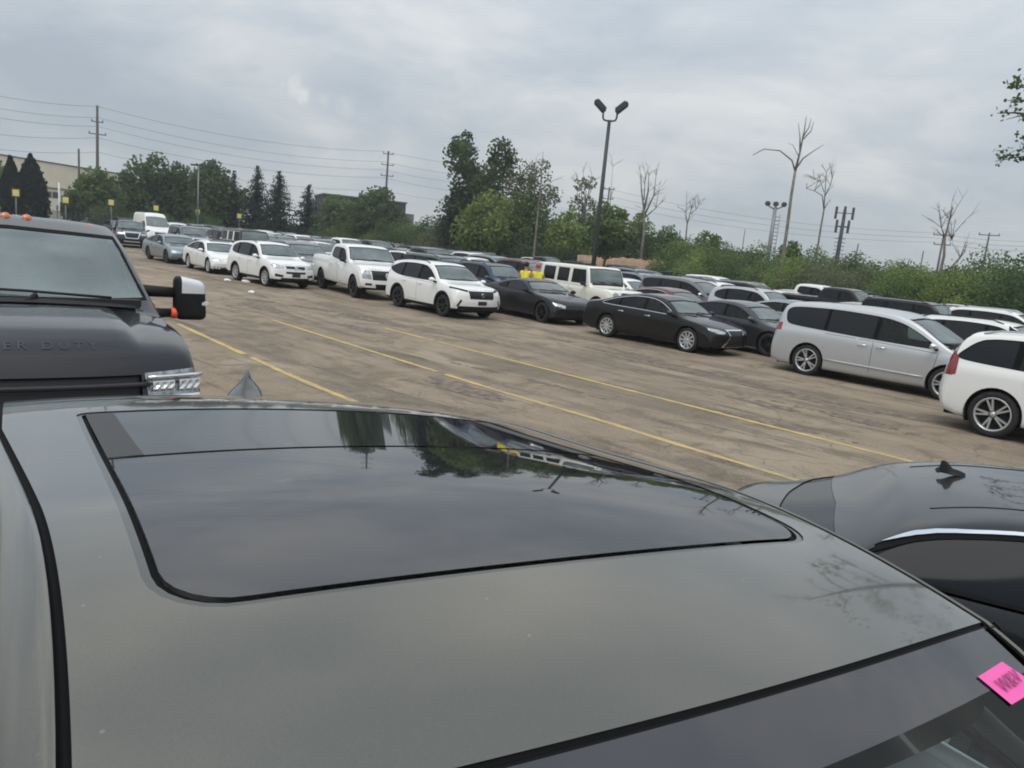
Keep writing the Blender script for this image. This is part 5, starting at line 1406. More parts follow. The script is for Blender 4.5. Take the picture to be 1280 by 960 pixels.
mid(1160, 35, 'boxy_suv', 'charcoal', -47, 'black long-roofed SUV behind the front end of the silver minivan')
mid(1213, 38, 'crossover', 'grey', -47, 'grey crossover to the right of the black long-roofed SUV')
mid(1258, 23.5, 'crossover', 'pearl', -47, 'white crossover roof directly above the white SUV at the right edge')
mid(1268, 36, 'large_suv', 'white', -47, 'white SUV with a roof rail near the right edge, one row beyond the white crossover')
# the rows behind: nose to tail in lanes, as far as the tree line
def clear(x, y, L_):
    for (px, py, h, l, w_) in PLACED:
        dx, dy = x-px, y-py; a = dx*HU.x+dy*HU.y; b = dx*HN.x+dy*HN.y
        if abs(a) < (l+L_)/2+.35 and abs(b) < 2.35: return False
    return True
LOD = {}
rnd = random.Random(5)
cols = ['white', 'pearl', 'white', 'black', 'charcoal', 'graphite', 'grey', 'silver', 'grey', 'bluegrey', 'navy', 'graphite', 'charcoal', 'graphite', 'black', 'grey']
CN = dict(white='white', pearl='off-white', black='black', charcoal='near-black', graphite='dark grey', grey='mid-grey', silver='silver', bluegrey='blue-grey', navy='dark blue', red='red', beige='beige', maroon='maroon', cream='cream', green='grey-green', blue='blue')
KN = dict(sedan='sedan', fastback='fastback sedan', electric='smooth sedan', crossover='crossover', compact_suv='small SUV', large_suv='large SUV', boxy_suv='boxy SUV', minivan='minivan', pickup='pickup', offroader='off-roader')
kinds = ['sedan', 'fastback', 'crossover', 'crossover', 'compact_suv', 'compact_suv', 'large_suv', 'large_suv', 'boxy_suv', 'minivan', 'pickup', 'fastback']
def edge_y(x):
    """y of the far edge of the parked rows"""
    pts = [(-75, 104), (-40, 98), (-12, 88), (6, 78), (20, 62), (34, 50), (46, 42), (70, 28)]
    for (a, b), (c, d) in zip(pts, pts[1:]):
        if a <= x <= c: return b+(d-b)*(x-a)/(c-a)
    return -1
def pxof(x, y, z):
    v = Vector((x, y, z-CAMZ)); w_ = v.dot(FW); return 640+F*v.dot(CR)/w_, 480-F*v.dot(CU)/w_
cnt = 0
spots = []
for lane in range(0, 30):
    pn = 13.9+2.72*lane+rnd.uniform(-.15, .15)
    a = -95.+rnd.uniform(0, 5)
    while a < 20:
        x = HU.x*a+HN.x*pn; y = HU.y*a+HN.y*pn; a += 5.55+rnd.uniform(-.1, .5)
        if y < 18 or y > edge_y(x)-3: continue
        px, py = pxof(x, y, 1.5)
        if px < 135 or px > 1330 or (px < 420 and math.hypot(x, y) < 44) or (px < 225 and math.hypot(x, y) < 72): continue
        if rnd.random() < .10 or (pn < 19.8 and math.hypot(x, y) < 58): continue
        spots.append((x, y, px))
spots.sort(key=lambda q: math.hypot(q[0], q[1]))
frontn = [(270, 'the white electric sedan'), (345, 'the small white SUV'), (455, 'the white pickup'), (550, 'the white crossover'), (672, 'the grey coupe'), (735, 'the cream off-roader'), (840, 'the black sedan'), (945, 'the dark grey sedan'), (1090, 'the silver minivan'), (1240, 'the white SUV at the right edge')]
used = {}
for (x, y, px) in spots:
    D = math.hypot(x, y)
    kind = rnd.choice(kinds); col = rnd.choice(cols)
    L_ = SPECS[kind].L if kind in SPECS else 5.
    if not clear(x, y, L_): continue
    hd = -47.5+rnd.uniform(-2, 2)
    fr = min(frontn, key=lambda q: abs(q[0]-px))[1]
    row = 'first rows' if D < 34 else 'middle rows' if D < 55 else 'far rows' if D < 75 else 'last rows under the trees'
    lab = '%s %s in the %s beyond %s' % (CN[col], KN[kind], row, fr)
    if lab in used:
        used[lab] += 1
    else: used[lab] = 1
    if D < 36:
        o = place(kind, (x, y), hd, lab, col)
    else:
        if kind not in LOD:
            if kind not in PROTO: place(kind, (x, y), hd, lab, col)
            LOD[kind] = joined(PROTO[kind], OBN[kind])
        o = bpy.data.objects.new(OBN[kind], LOD[kind]); C.objects.link(o); o.location = (x, y, 0); o.rotation_euler.z = R(hd)
        tag(o, lab, KINDCAT[kind]); o.material_slots[0].link = 'OBJECT'; o.material_slots[0].material = P(col)
        PLACED.append((x, y, R(hd), SPECS[kind].L, SPECS[kind].W))
    o['group'] = '%s %ss in the %s' % (CN[col], KN[kind], row) if used[lab] > 1 else 'cars filling the rows behind'
    cnt += 1
    o['_lab'] = lab
for o in C.objects:
    if '_lab' in o:
        if used[o['_lab']] > 1: o['group'] = o['_lab']
        del o['_lab']
print('filled', cnt)
# the two people in yellow vests
skin = simple('skin', (.42, .25, .18), .55); hair = simple('dark_hair', (.015, .012, .010), .6); redhair = simple('red_cap', (.50, .13, .11), .7)
vest = simple('yellow_vest', (.80, .72, .06), .7, var=.15, vscale=6); trousers = simple('dark_trousers', (.03, .032, .04), .8)
def person(px, dist, hd, label, hairm, arm):
    p = on_ground(px, dist); root = thing('person', (p.x, p.y, 0), R(hd), label, 'person', None); root.scale = (1.06, 1.06, 1.06)
    # one continuous body grown from its joints: x ahead, y left
    J = dict(pel=(0, 0, .95, .135, .16), ab=(0, 0, 1.10, .12, .15), ch=(.0, 0, 1.30, .125, .17), nk=(.01, 0, 1.47, .055, .06), hd0=(.025, 0, 1.56, .070, .068), hd1=(.03, 0, 1.66, .092, .076), hd2=(.015, 0, 1.73, .06, .055))
    E_ = [('pel', 'ab'), ('ab', 'ch'), ('ch', 'nk'), ('nk', 'hd0'), ('hd0', 'hd1'), ('hd1', 'hd2')]
    for sg_, s in (('l', 1), ('r', -1)):
        J['sh'+sg_] = (0, .19*s, 1.42, .06, .06); J['el'+sg_] = (.02+.05*arm, .26*s, 1.14, .043, .043); J['wr'+sg_] = (.16+.10*arm, .24*s, .96+.10*arm, .030, .03); J['ha'+sg_] = (.22+.10*arm, .235*s, .90+.12*arm, .022, .035)
        J['hi'+sg_] = (0, .10*s, .88, .09, .09); J['kn'+sg_] = (.03, .11*s, .50, .058, .058); J['an'+sg_] = (-.01, .12*s, .09, .042, .042); J['to'+sg_] = (.15, .13*s, .035, .035, .045)
        E_ += [('ch', 'sh'+sg_), ('sh'+sg_, 'el'+sg_), ('el'+sg_, 'wr'+sg_), ('wr'+sg_, 'ha'+sg_), ('pel', 'hi'+sg_), ('hi'+sg_, 'kn'+sg_), ('kn'+sg_, 'an'+sg_), ('an'+sg_, 'to'+sg_)]
        for q, (dy, dz, l) in enumerate(((.028, .0, .075), (.010, -.008, .085), (-.010, -.010, .080), (-.028, -.006, .062))):
            b = J['ha'+sg_]; J['f%d%s' % (q, sg_)] = (b[0]+.03, b[1]+dy, b[2]-.02+dz, .010, .010); J['g%d%s' % (q, sg_)] = (b[0]+.03+l*.5, b[1]+dy, b[2]-.03-l*.5+dz, .008, .008)
            E_ += [('ha'+sg_, 'f%d%s' % (q, sg_)), ('f%d%s' % (q, sg_), 'g%d%s' % (q, sg_))]
        b = J['wr'+sg_]; J['th'+sg_] = (b[0]+.05, b[1]-.045*s, b[2]-.02, .011, .011); E_ += [('wr'+sg_, 'th'+sg_)]
    names = list(J); me = bpy.data.meshes.new('body'); me.from_pydata([J[n][:3] for n in names], [(names.index(a), names.index(b)) for a, b in E_], [])
    o = bpy.data.objects.new('body', me); C.objects.link(o); o.parent = root
    sk = o.modifiers.new('skin', 'SKIN')
    for i, n in enumerate(names): me.skin_vertices[0].data[i].radius = J[n][3:5]
    me.skin_vertices[0].data[0].use_root = True
    sub = o.modifiers.new('sub', 'SUBSURF'); sub.levels = sub.render_levels = 2
    bpy.context.view_layer.update(); m2 = bpy.data.meshes.new_from_object(o.evaluated_get(bpy.context.evaluated_depsgraph_get()))
    o.modifiers.clear(); o.data = m2; m2.materials.clear()
    for mt in (skin, trousers): m2.materials.append(mt)
    for pl in m2.polygons:
        pl.use_smooth = True; pl.material_index = 1 if pl.center.z < .98 and abs(pl.center.y) < .2 else 0
    # vest: the chest and shoulders of the same body, a finger's width proud
    src = [pl for pl in m2.polygons if .92 < pl.center.z < 1.46 and abs(pl.center.y) < .20 and not (pl.center.z < 1.2 and abs(pl.center.y) > .2)]
    idx = {}; co = []; fs = []
    for pl in src:
        f = []
        for v in pl.vertices:
            if v not in idx: idx[v] = len(co); q = m2.vertices[v]; co.append(tuple(q.co+q.normal*.018))
            f.append(idx[v])
        fs.append(f)
    vm = bpy.data.meshes.new('vest'); vm.from_pydata(co, [], fs); vm.materials.append(vest); vm.shade_smooth(); new_obj('vest', vm, root)
    bm = bmesh.new(); bmesh.ops.create_icosphere(bm, subdivisions=3, radius=1)
    for v in bm.verts:
        v.co = Vector((v.co.x*.108+.008, v.co.y*.094, v.co.z*.105+1.70))
    bmesh.ops.delete(bm, geom=[v for v in bm.verts if v.co.x > .045 and v.co.z < 1.725 or v.co.z < 1.62], context='VERTS')
    new_obj('hair', mesh_of('hair', bm, hairm, True), root)
    for s in (1, -1):
        bm = bmesh.new(); bmesh.ops.create_icosphere(bm, subdivisions=2, radius=.011); new_obj('eye', mesh_of('eye', bm, hair, True), root, (.112, s*.032, 1.655))
        bm = bmesh.new(); bmesh.ops.create_icosphere(bm, subdivisions=2, radius=.028); bmesh.ops.scale(bm, vec=(.8, .4, 1.2), verts=bm.verts); new_obj('ear', mesh_of('ear', bm, skin, True), root, (.02, s*.082, 1.64))
    bm = bmesh.new(); add_tube(bm, [(.108, 0, 1.665), (.135, 0, 1.625), (.11, 0, 1.618)], [.010, .015, .012], 8); new_obj('nose', mesh_of('nose', bm, skin, True), root)
    bm = bmesh.new(); add_box(bm, (.098, -.024, 1.588), (.109, .024, 1.598)); new_obj('mouth', mesh_of('mouth', bm, redhair), root)
    return root
person(660, 29.0, 60, 'dark-haired person in a yellow safety vest standing left of a companion behind the grey coupe', hair, .2)
person(675, 29.4, 100, 'person with a reddish cap and yellow safety vest standing right of a dark-haired companion', redhair, .5)
# ------------------------------------------------------------------ trees
HAZE = .0007
def leafmat(name, c0, c1):
    m, nt, b = newmat(name); L = nt.links.new
    tc = nt.nodes.new('ShaderNodeTexCoord')
    n = nt.nodes.new('ShaderNodeTexNoise'); n.inputs['Scale'].default_value = .9; n.inputs['Detail'].default_value = 5; n.inputs['Roughness'].default_value = .7; L(tc.outputs['Object'], n.inputs['Vector'])
    r = nt.nodes.new('ShaderNodeMapRange'); r.inputs[1].default_value = .36; r.inputs[2].default_value = .64; L(n.outputs['Fac'], r.inputs[0])
    mx = nt.nodes.new('ShaderNodeMix'); mx.data_type = 'RGBA'; L(r.outputs[0], mx.inputs[0]); mx.inputs[6].default_value = (*c0, 1); mx.inputs[7].default_value = (*c1, 1)
    L(mx.outputs[2], b.inputs['Base Color']); b.inputs['Roughness'].default_value = .65; b.inputs['Specular IOR Level'].default_value = .25
    tr = nt.nodes.new('ShaderNodeBsdfTranslucent'); L(mx.outputs[2], tr.inputs[0])
    ms_ = nt.nodes.new('ShaderNodeMixShader'); ms_.inputs[0].default_value = .42; L(b.outputs[0], ms_.inputs[1]); L(tr.outputs[0], ms_.inputs[2]); L(ms_.outputs[0], nt.nodes['Material Output'].inputs[0])
    return m
LF_DARK = leafmat('leaves_dark', (0.054, 0.088, 0.041), (0.109, 0.165, 0.063))
LF_MID = leafmat('leaves_green', (0.090, 0.144, 0.053), (0.173, 0.244, 0.083))
LF_LIGHT = leafmat('leaves_light', (0.147, 0.210, 0.060), (0.262, 0.336, 0.103))
LF_SPRUCE = leafmat('needles', (.020, .036, .030), (.045, .068, .050))
LF_CEDAR = leafmat('cedar_leaves', (.008, .015, .013), (.018, .028, .020))
LF_DULL = leafmat('leaves_dull', (0.122, 0.140, 0.078), (0.205, 0.220, 0.127))
bark = simple('bark', (.085, .070, .058), .9, var=.4, vscale=5)
barkpale = simple('dead_wood', (.20, .18, .16), .9, var=.35, vscale=3)
def leaf(bm, p, s, rnd, flat=.0):
    n = Vector((rnd.gauss(0, 1), rnd.gauss(0, 1), rnd.gauss(0, 1)+flat)).normalized()
    a = n.orthogonal().normalized(); b = n.cross(a); t = rnd.uniform(0, 6.28); a, b = a*cos(t)+b*sin(t), b*cos(t)-a*sin(t)
    w_ = s*rnd.uniform(.6, 1.2); h = s*rnd.uniform(.6, 1.2)
    bm.faces.new([bm.verts.new(p+a*w_*x+b*h*y) for x, y in ((-.5, -.2), (.1, -.5), (.5, .1), (-.1, .5))])
def limb(bm, p0, d, L_, r, rnd, depth, tips, droop=.0, spread=.55, seg=5):
    pts = [p0]; rad = [r]; p = p0.copy(); dd = d.normalized()
    for k in range(seg):
        dd = (dd+Vector((rnd.gauss(0, .10), rnd.gauss(0, .10), rnd.gauss(.03, .08)-droop))).normalized()
        p = p+dd*L_/seg; pts.append(p.copy()); rad.append(max(.006, r*(1-.75*(k+1)/seg)))
    add_tube(bm, pts, rad, 5 if depth < 2 else 4, cap=False)
    tips.append((pts[-1], dd, depth))
    if depth > 0:
        n = rnd.randint(2, 4)
        for _ in range(n):
            k = rnd.randint(1, seg); nd = (dd+Vector((rnd.gauss(0, 1), rnd.gauss(0, 1), rnd.gauss(.15, .6))).normalized()*spread*1.4).normalized()
            limb(bm, pts[k], nd, L_*rnd.uniform(.45, .7), rad[k]*.7, rnd, depth-1, tips, droop, spread, max(3, seg-1))
def broadleaf(seed, h, w_, lobes, leaves, size, leafm, trunk_h=.25, fill=.75, bk=None, sparse=0.):
    """lobes: clump centres as (across, up, radius) shares of w and h; returns (crown mesh, trunk mesh)"""
    rnd = random.Random(seed); bt = bmesh.new(); bl = bmesh.new()
    rt = max(.09, h*.018)
    cl = []
    for (ax, az, ar) in lobes:
        cl.append((Vector((ax*w_, rnd.uniform(-.22, .22)*w_, az*h)), ar*w_))
    n0 = len(cl)
    for (c, r) in list(cl):
        for _ in range(5):
            d = Vector((rnd.gauss(0, 1), rnd.gauss(0, 1), rnd.gauss(0, .9))).normalized(); cl.append((c+d*r*rnd.uniform(.6, 1.05), r*rnd.uniform(.30, .55)))
    top = Vector((0, 0, h*.8)); pts = [Vector((0, 0, -.2)), Vector((rnd.uniform(-.02, .02)*h, 0, h*.25)), Vector((rnd.uniform(-.03, .03)*h, 0, h*.5)), top]
    add_tube(bt, pts, [rt*1.3, rt, rt*.7, rt*.15], 7)
    for (c, r) in cl[:n0]:
        z = min(c.z*.75, h*.7); q = Vector((0, 0, max(h*.15, z*.7)))
        add_tube(bt, [q, q.lerp(c, .5)+Vector((0, 0, .05*h)), c], [rt*.5, rt*.3, rt*.1], 5, cap=False)
    tot = sum(r*r for c, r in cl)
    for c, r in cl:
        for _ in range(int(leaves*r*r/tot)):
            d = Vector((rnd.gauss(0, 1), rnd.gauss(0, 1), rnd.gauss(0, 1))).normalized()
            p = c+d*r*(rnd.random()**.38)*1.12
            if rnd.random() < sparse: continue
            leaf(bl, p, size, rnd, .4)
    me = mesh_of('crown', bl, leafm); mt = mesh_of('trunk', bt, bk or bark, True)
    return me, mt
def spruce(seed, h, w_, leafm, n=60, size=.35, top=.02):
    rnd = random.Random(seed); bt = bmesh.new(); bl = bmesh.new()
    add_tube(bt, [Vector((0, 0, -.2)), Vector((0, 0, h*.5)), Vector((0, 0, h*.98))], [h*.014, h*.009, .02], 6)
    for k in range(n):
        t = (k/n)**1.05; z = h*(.06+.93*t); r = w_/2*(1-t)**.75*(.8+.4*rnd.random())+.08
        for q in range(9):
            a = rnd.uniform(0, 2*pi); dr = .22+.1*rnd.random(); m = max(3, int(r/ (size*.33)))
            for s in range(m):
                f = (s+rnd.random())/m; p = Vector((cos(a)*r*f+rnd.gauss(0, .08), sin(a)*r*f+rnd.gauss(0, .08), z-r*f*dr+rnd.gauss(0, .07)+.15*r*f*f)); leaf(bl, p, size*(1-.4*f)*(.6+.4*(1-t)), rnd, .8)
    return mesh_of('crown', bl, leafm), mesh_of('trunk', bt, bark, True)
def cedar(seed, h, w_, n=7500):
    rnd = random.Random(seed); bt = bmesh.new(); bl = bmesh.new()
    add_tube(bt, [Vector((0, 0, -.2)), Vector((0, 0, h*.95))], [.12, .02], 6)
    for _ in range(n):
        t = rnd.random()**.85; a = rnd.uniform(0, 2*pi); r = w_/2*min(1, (1-t)*2.2)**.8*(.90+.13*sin(a*3+t*9)+.10*sin(a*7-t*31))*rnd.random()**.22
        leaf(bl, Vector((cos(a)*r, sin(a)*r, h*t*.99+.1+rnd.gauss(0, .12))), .36*rnd.uniform(.6, 1.5), rnd)
    return mesh_of('crown', bl, LF_CEDAR), mesh_of('trunk', bt, bark, True)
TREEN = {}
def put_tree(name, meshes, pos, rz, sc, label, cat='tree', group=None):
    r = thing(name, pos, rz, label, cat, group); r.scale = sc if isinstance(sc, tuple) else (sc, sc, sc)
    new_obj('crown', meshes[0], r)
    if meshes[1]: new_obj('trunk', meshes[1], r)
    return r
def top_h(px, py, dist):
    p = at(px, py, dist); return p.z
def facing(pos):                      # turn a tree so that its x axis lies across the view
    return atan2(pos.y, pos.x)-pi/2
def tree_at(name, px, ytop, wpx, dist, maker, label, cat='tree', group=None, **k):
    p = on_ground(px, dist); h = top_h(px, ytop, dist); w_ = wpx*dist/F
    return put_tree(name, maker(h, w_), p, facing(p), 1, label, cat, group)
RL = [(0, .62, .33), (-.22, .5, .28), (.24, .52, .28), (0, .82, .26), (-.1, .35, .26), (.15, .34, .26)]
def bl_(seed, leafm, leaves=5000, size=.42, lobes=RL, **k): return lambda h, w_: broadleaf(seed, h, w_, lobes, leaves, size, leafm, **k)
tree_at('cedar_tree', 14, 197, 19, 112, lambda h, w_: cedar(1, h, w_), 'narrow near-black cedar, the left of two in front of the beige building')
tree_at('cedar_tree', 39, 196, 32, 110, lambda h, w_: cedar(2, h, w_), 'broader near-black cedar, the right of two in front of the beige building')
tree_at('broadleaf_tree', -6, 204, 52, 116, bl_(3, LF_MID, 4050), 'green tree at the far left edge behind the narrow cedar')
tree_at('broadleaf_tree', 121, 214, 57, 108, bl_(4, LF_MID, 5670), 'round mid-green tree by the right end of the beige building')
tree_at('shrub', 90, 238, 26, 104, bl_(5, LF_DARK, 2025, .35), 'small dark bush left of the round mid-green tree', 'shrub')
tree_at('broadleaf_tree', 182, 206, 83, 112, bl_(6, LF_DARK, 8775), 'wide dark-leaved tree, leftmost of the three in a clump')
tree_at('broadleaf_tree', 224, 213, 68, 114, bl_(7, LF_DARK, 7020), 'dark-leaved tree in the middle of the clump of three')
tree_at('broadleaf_tree', 263, 207, 78, 112, bl_(8, LF_DARK, 8100), 'wide dark-leaved tree, rightmost of the clump of three behind the lamp pole')
tree_at('conifer_tree', 291, 211, 34, 110, lambda h, w_: spruce(9, h, w_, LF_SPRUCE, 34, .42), 'thin ragged conifer with gaps between the dark clump and the spruces')
tree_at('spruce_tree', 320, 206, 57, 108, lambda h, w_: spruce(10, h, w_, LF_SPRUCE, 60, .42), 'tallest spruce, leftmost of the row of three')
tree_at('spruce_tree', 347, 212, 60, 106, lambda h, w_: spruce(11, h, w_, LF_SPRUCE, 60, .42), 'dense spruce in the middle of the row of three')
tree_at('spruce_tree', 384, 229, 57, 106, lambda h, w_: spruce(12, h, w_, LF_SPRUCE, 56, .42), 'shortest spruce, right of the row of three beside the dark building')
tree_at('broadleaf_tree', 420, 249, 57, 104, bl_(13, LF_MID, 4725), 'low green tree in front of the left part of the dark grey building')
tree_at('broadleaf_tree', 466, 240, 75, 102, bl_(14, LF_DARK, 7425), 'dense domed green tree in front of the right part of the dark grey building')
tall = [(-.20, .93, .15), (-.22, .80, .20), (-.14, .66, .22), (.30, .88, .18), (.27, .74, .22), (.16, .60, .22), (-.02, .50, .28), (-.20, .38, .28), (.18, .40, .26), (-.25, .22, .26), (.2, .2, .26)]
tree_at('broadleaf_tree', 588, 168, 94, 84, bl_(15, LF_DARK, 11475, .36, tall), 'tall dark tree with two tops rising above the shrubs')
tree_at('conifer_tree', 561, 236, 52, 83, lambda h, w_: spruce(16, h, w_, LF_SPRUCE, 44, .36), 'dark conifer at the left foot of the tall two-topped tree')
tree_at('broadleaf_tree', 610, 250, 94, 80, bl_(17, LF_LIGHT, 8100, .34), 'bright yellow-green tree below the tall two-topped tree')
thin_ = [(-.15, .85, .20), (.1, .88, .18), (-.2, .68, .24), (.15, .66, .24), (0, .48, .3), (-.2, .3, .3), (.2, .3, .3)]
tree_at('broadleaf_tree', 657, 196, 83, 84, bl_(18, LF_DULL, 5130, .30, thin_, sparse=.1), 'thin-leaved greyish tree with visible branches right of the two-topped tree')
tree_at('broadleaf_tree', 655, 252, 103, 82, bl_(19, LF_MID, 7425, .34), 'mid-green bushy tree at the foot of the thin-leaved greyish tree')
tree_at('broadleaf_tree', 724, 210, 45, 86, bl_(20, LF_DULL, 1755, .28, thin_, sparse=.15), 'sparse bare-topped tree just left of the tall lamp post')
tree_at('broadleaf_tree', 704, 270, 67, 80, bl_(21, LF_LIGHT, 4725, .32), 'low light-green tree left of the tall lamp post')
tree_at('broadleaf_tree', 757, 257, 63, 66, bl_(22, LF_MID, 6075, .28, [(0, .8, .3), (-.25, .66, .26), (.25, .66, .26), (0, .55, .3)]), 'round green tree with a thick dark trunk right behind the tall lamp post')
tree_at('broadleaf_tree', 797, 271, 58, 86, bl_(23, LF_MID, 5130, .28), 'green tree under the cluster of bare grey stems')
tree_at('broadleaf_tree', 832, 280, 49, 84, bl_(24, LF_MID, 4050, .28), 'green tree right of the cluster of bare grey stems')
tree_at('broadleaf_tree', 880, 290, 52, 80, bl_(25, LF_MID, 4320, .28), 'rounded green tree left of the low dark roof')
tree_at('broadleaf_tree', 984, 302, 50, 64, bl_(26, LF_MID, 4320, .26), 'rounded green tree at the foot of the tall dead tree')
# undergrowth along the far edge of the lot: a few kinds of bush, copied
bushes = []
for i, lm in enumerate((LF_MID, LF_DARK, LF_LIGHT, LF_MID, LF_DULL)):
    bushes.append(broadleaf(40+i, 4.6, 6.5, [(0, .55, .34), (-.3, .42, .3), (.3, .42, .3), (.1, .75, .24), (-.2, .2, .3), (.25, .18, .3)], 8000, .17, lm))
BC_ = ['mid-green', 'dark green', 'yellow-green', 'mid-green', 'dull green']
rnd = random.Random(21)
labs = {}
def bush_run(x0, x1, d0, d1, ytop0, ytop1, step, w_=None, kindw=(0, 0, 1, 2, 3)):
    px = x0
    while px < x1:
        t = (px-x0)/(x1-x0); d = d0+(d1-d0)*t+rnd.uniform(-2.5, 2.5); yt = ytop0+(ytop1-ytop0)*t+rnd.uniform(-9, 9)
        k = rnd.choice(kindw); p = on_ground(px, d); h = max(1.8, top_h(px, yt, d)); s = h/4.6
        near = min(NB, key=lambda q: abs(q[0]-px))[1]
        lab = '%s bush in the thicket %s' % (BC_[k], near); labs[lab] = labs.get(lab, 0)+1
        o = put_tree('shrub', bushes[k], p, rnd.uniform(0, 6.28), (s*rnd.uniform(.9, 1.2), s*rnd.uniform(.9, 1.2), s), lab, 'shrub', lab)
        px += step*rnd.uniform(.8, 1.2)
NB = [(500, 'right of the dark grey building'), (545, 'left of the two-topped tree'), (600, 'below the two-topped tree'), (660, 'below the thin-leaved tree'), (720, 'around the foot of the tall lamp post'), (790, 'above the tan bank left end'), (850, 'above the tan bank right end'), (910, 'below the low dark roof'), (960, 'behind the white dome'), (1000, 'at the foot of the tall dead tree'), (1045, 'at the foot of the antenna mast'), (1110, 'left of the leaning forked dead tree'), (1175, 'at the foot of the leaning forked dead tree'), (1225, 'below the right-hand wooden pole'), (1275, 'at the right edge of the view')]
bush_run(490, 700, 92, 84, 276, 284, 17)
bush_run(505, 700, 88, 78, 292, 300, 15, kindw=(1, 1, 3, 4))
bush_run(690, 900, 92, 84, 292, 306, 16)
bush_run(845, 1320, 68, 50, 310, 352, 17)
bush_run(850, 1320, 63, 45, 326, 356, 19, kindw=(0, 1, 2, 3, 4))
bush_run(1240, 1330, 52, 48, 326, 322, 26, kindw=(0, 1, 3))
bush_run(135, 280, 100, 98, 262, 272, 26, kindw=(1, 1, 3))
bush_run(395, 490, 99, 96, 280, 288, 22, kindw=(1, 0, 3))
for o in C.objects:
    if o.get('group') in labs and labs[o['group']] == 1: o['group'] = 'bushes in the thicket beyond the cars'
# dead trees
def dead(px, ybase, dist, stems, label, name='dead_tree', rad=.16, tw=3, seed=0):
    rnd = random.Random(seed); p = on_ground(px, dist); root = thing(name, p, facing(p), label, 'tree')
    X = Vector((cos(facing(p)), sin(facing(p)), 0)); bm = bmesh.new(); bm2 = bmesh.new()
    def loc(q):
        v = at(q[0], q[1], dist); return Vector(((v-p).dot(X), 0, v.z))
    for si, (pts, r0, r1) in enumerate(stems):
        L3 = [loc(q) for q in pts]
        if si == 0: L3 = [Vector((L3[0].x-.0, 0, -.2))]+L3
        for k in range(1, len(L3)): L3[k].y += rnd.uniform(-.3, .3)*(si > 0)
        n = len(L3); add_tube(bm if si == 0 else bm2, L3, [r0+(r1-r0)*i/(n-1) for i in range(n)], 6)
        if tw:
            for _ in range(tw+2):
                k = rnd.randint(max(1, n//2), n-1); a = L3[k]; d = Vector((rnd.gauss(0, .6), rnd.gauss(0, .5), rnd.uniform(.4, 1.2))).normalized(); l = rnd.uniform(.5, 1.6)
                add_tube(bm2, [a, a+d*l*.5+Vector((0, 0, .05)), a+d*l], [.022, .016, .007], 4)
                for _q in range(3):
                    e = a+d*l*rnd.uniform(.3, .95); d2 = (d+Vector((rnd.gauss(0, .6), rnd.gauss(0, .6), rnd.gauss(.1, .4)))).normalized(); add_tube(bm2, [e, e+d2*l*rnd.uniform(.25, .6)], [.012, .005], 3)
    new_obj('trunk', mesh_of('trunk', bm, barkpale, True), root)
    if len(bm2.verts): new_obj('branches', mesh_of('branches', bm2, barkpale, True), root)
    else: bm2.free()
    return root
dead(978, 325, 58, [([(978, 325), (984, 285), (989, 245), (994, 214)], .125, .09), ([(994, 214), (1000, 190), (1006, 160), (1008, 145)], .085, .02), ([(994, 214), (990, 200), (975, 189), (955, 187), (941, 193)], .07, .025), ([(994, 212), (1004, 198), (1016, 189), (1029, 182)], .065, .015),
    ([(1000, 188), (1000, 172), (998, 153)], .06, .015), ([(1003, 172), (1011, 160), (1014, 147)], .06, .015), ([(1003, 175), (1014, 163), (1017, 153)], .05, .015), ([(998, 195), (991, 182), (985, 179)], .03, .01)], 'tall pale dead tree with one long branch arching out to the left', seed=1, tw=0)
dead(1020, 322, 60, [([(1020, 322), (1026, 285), (1030, 262), (1031, 245), (1033, 215)], .09, .025), ([(1030, 262), (1028, 245), (1018, 238), (1008, 236)], .05, .015), ([(1031, 245), (1038, 232), (1040, 222)], .04, .012), ([(1030, 240), (1026, 228), (1018, 224)], .03, .01)], 'slender dead tree just right of the tall pale dead tree', seed=2)
dead(1174, 345, 50, [([(1174, 345), (1180, 320), (1181, 298), (1187, 275), (1191, 259)], .11, .025), ([(1176, 342), (1190, 333), (1200, 322), (1206, 315)], .07, .02), ([(1181, 297), (1177, 285), (1175, 275)], .045, .012), ([(1184, 285), (1190, 300), (1194, 290)], .03, .01)], 'small leaning forked dead tree between the two right-hand wooden poles', seed=3)
dead(669, 300, 76, [([(669, 300), (673, 260), (677, 220), (679, 190)], .12, .02), ([(674, 255), (683, 240), (688, 228)], .05, .012), ([(676, 232), (670, 222), (668, 210)], .04, .012)], 'straight bare dead trunk in front of the thin-leaved greyish tree', seed=4, tw=4)
dead(805, 290, 78, [([(805, 290), (805, 262), (802, 240), (801, 219)], .16, .04), ([(805, 262), (810, 240), (811, 219)], .12, .03), ([(806, 268), (817, 245), (820, 220)], .10, .025), ([(806, 272), (820, 260), (823, 240)], .07, .02), ([(805, 250), (806, 230), (807, 219)], .06, .02)], 'cluster of bare grey stems above the middle trees', seed=5, tw=5)
dead(857, 300, 76, [([(857, 300), (859, 280), (864, 262), (866, 251)], .10, .02), ([(859, 280), (857, 265), (858, 256)], .05, .012), ([(862, 268), (870, 262), (873, 256)], .04, .012)], 'small bare dead tree left of the rounded green tree', seed=6, tw=4)
dead(761, 280, 84, [([(761, 280), (763, 250), (766, 208)], .07, .015)], 'thin bare spike of a dead tree right of the tall lamp post', seed=7, tw=5)
dead(734, 280, 82, [([(734, 280), (731, 250), (729, 215)], .10, .02), ([(732, 255), (738, 240), (741, 228)], .05, .012), ([(731, 245), (724, 232), (719, 228)], .04, .012)], 'bare dead stem in the sparse tree left of the tall lamp post', seed=8, tw=5)
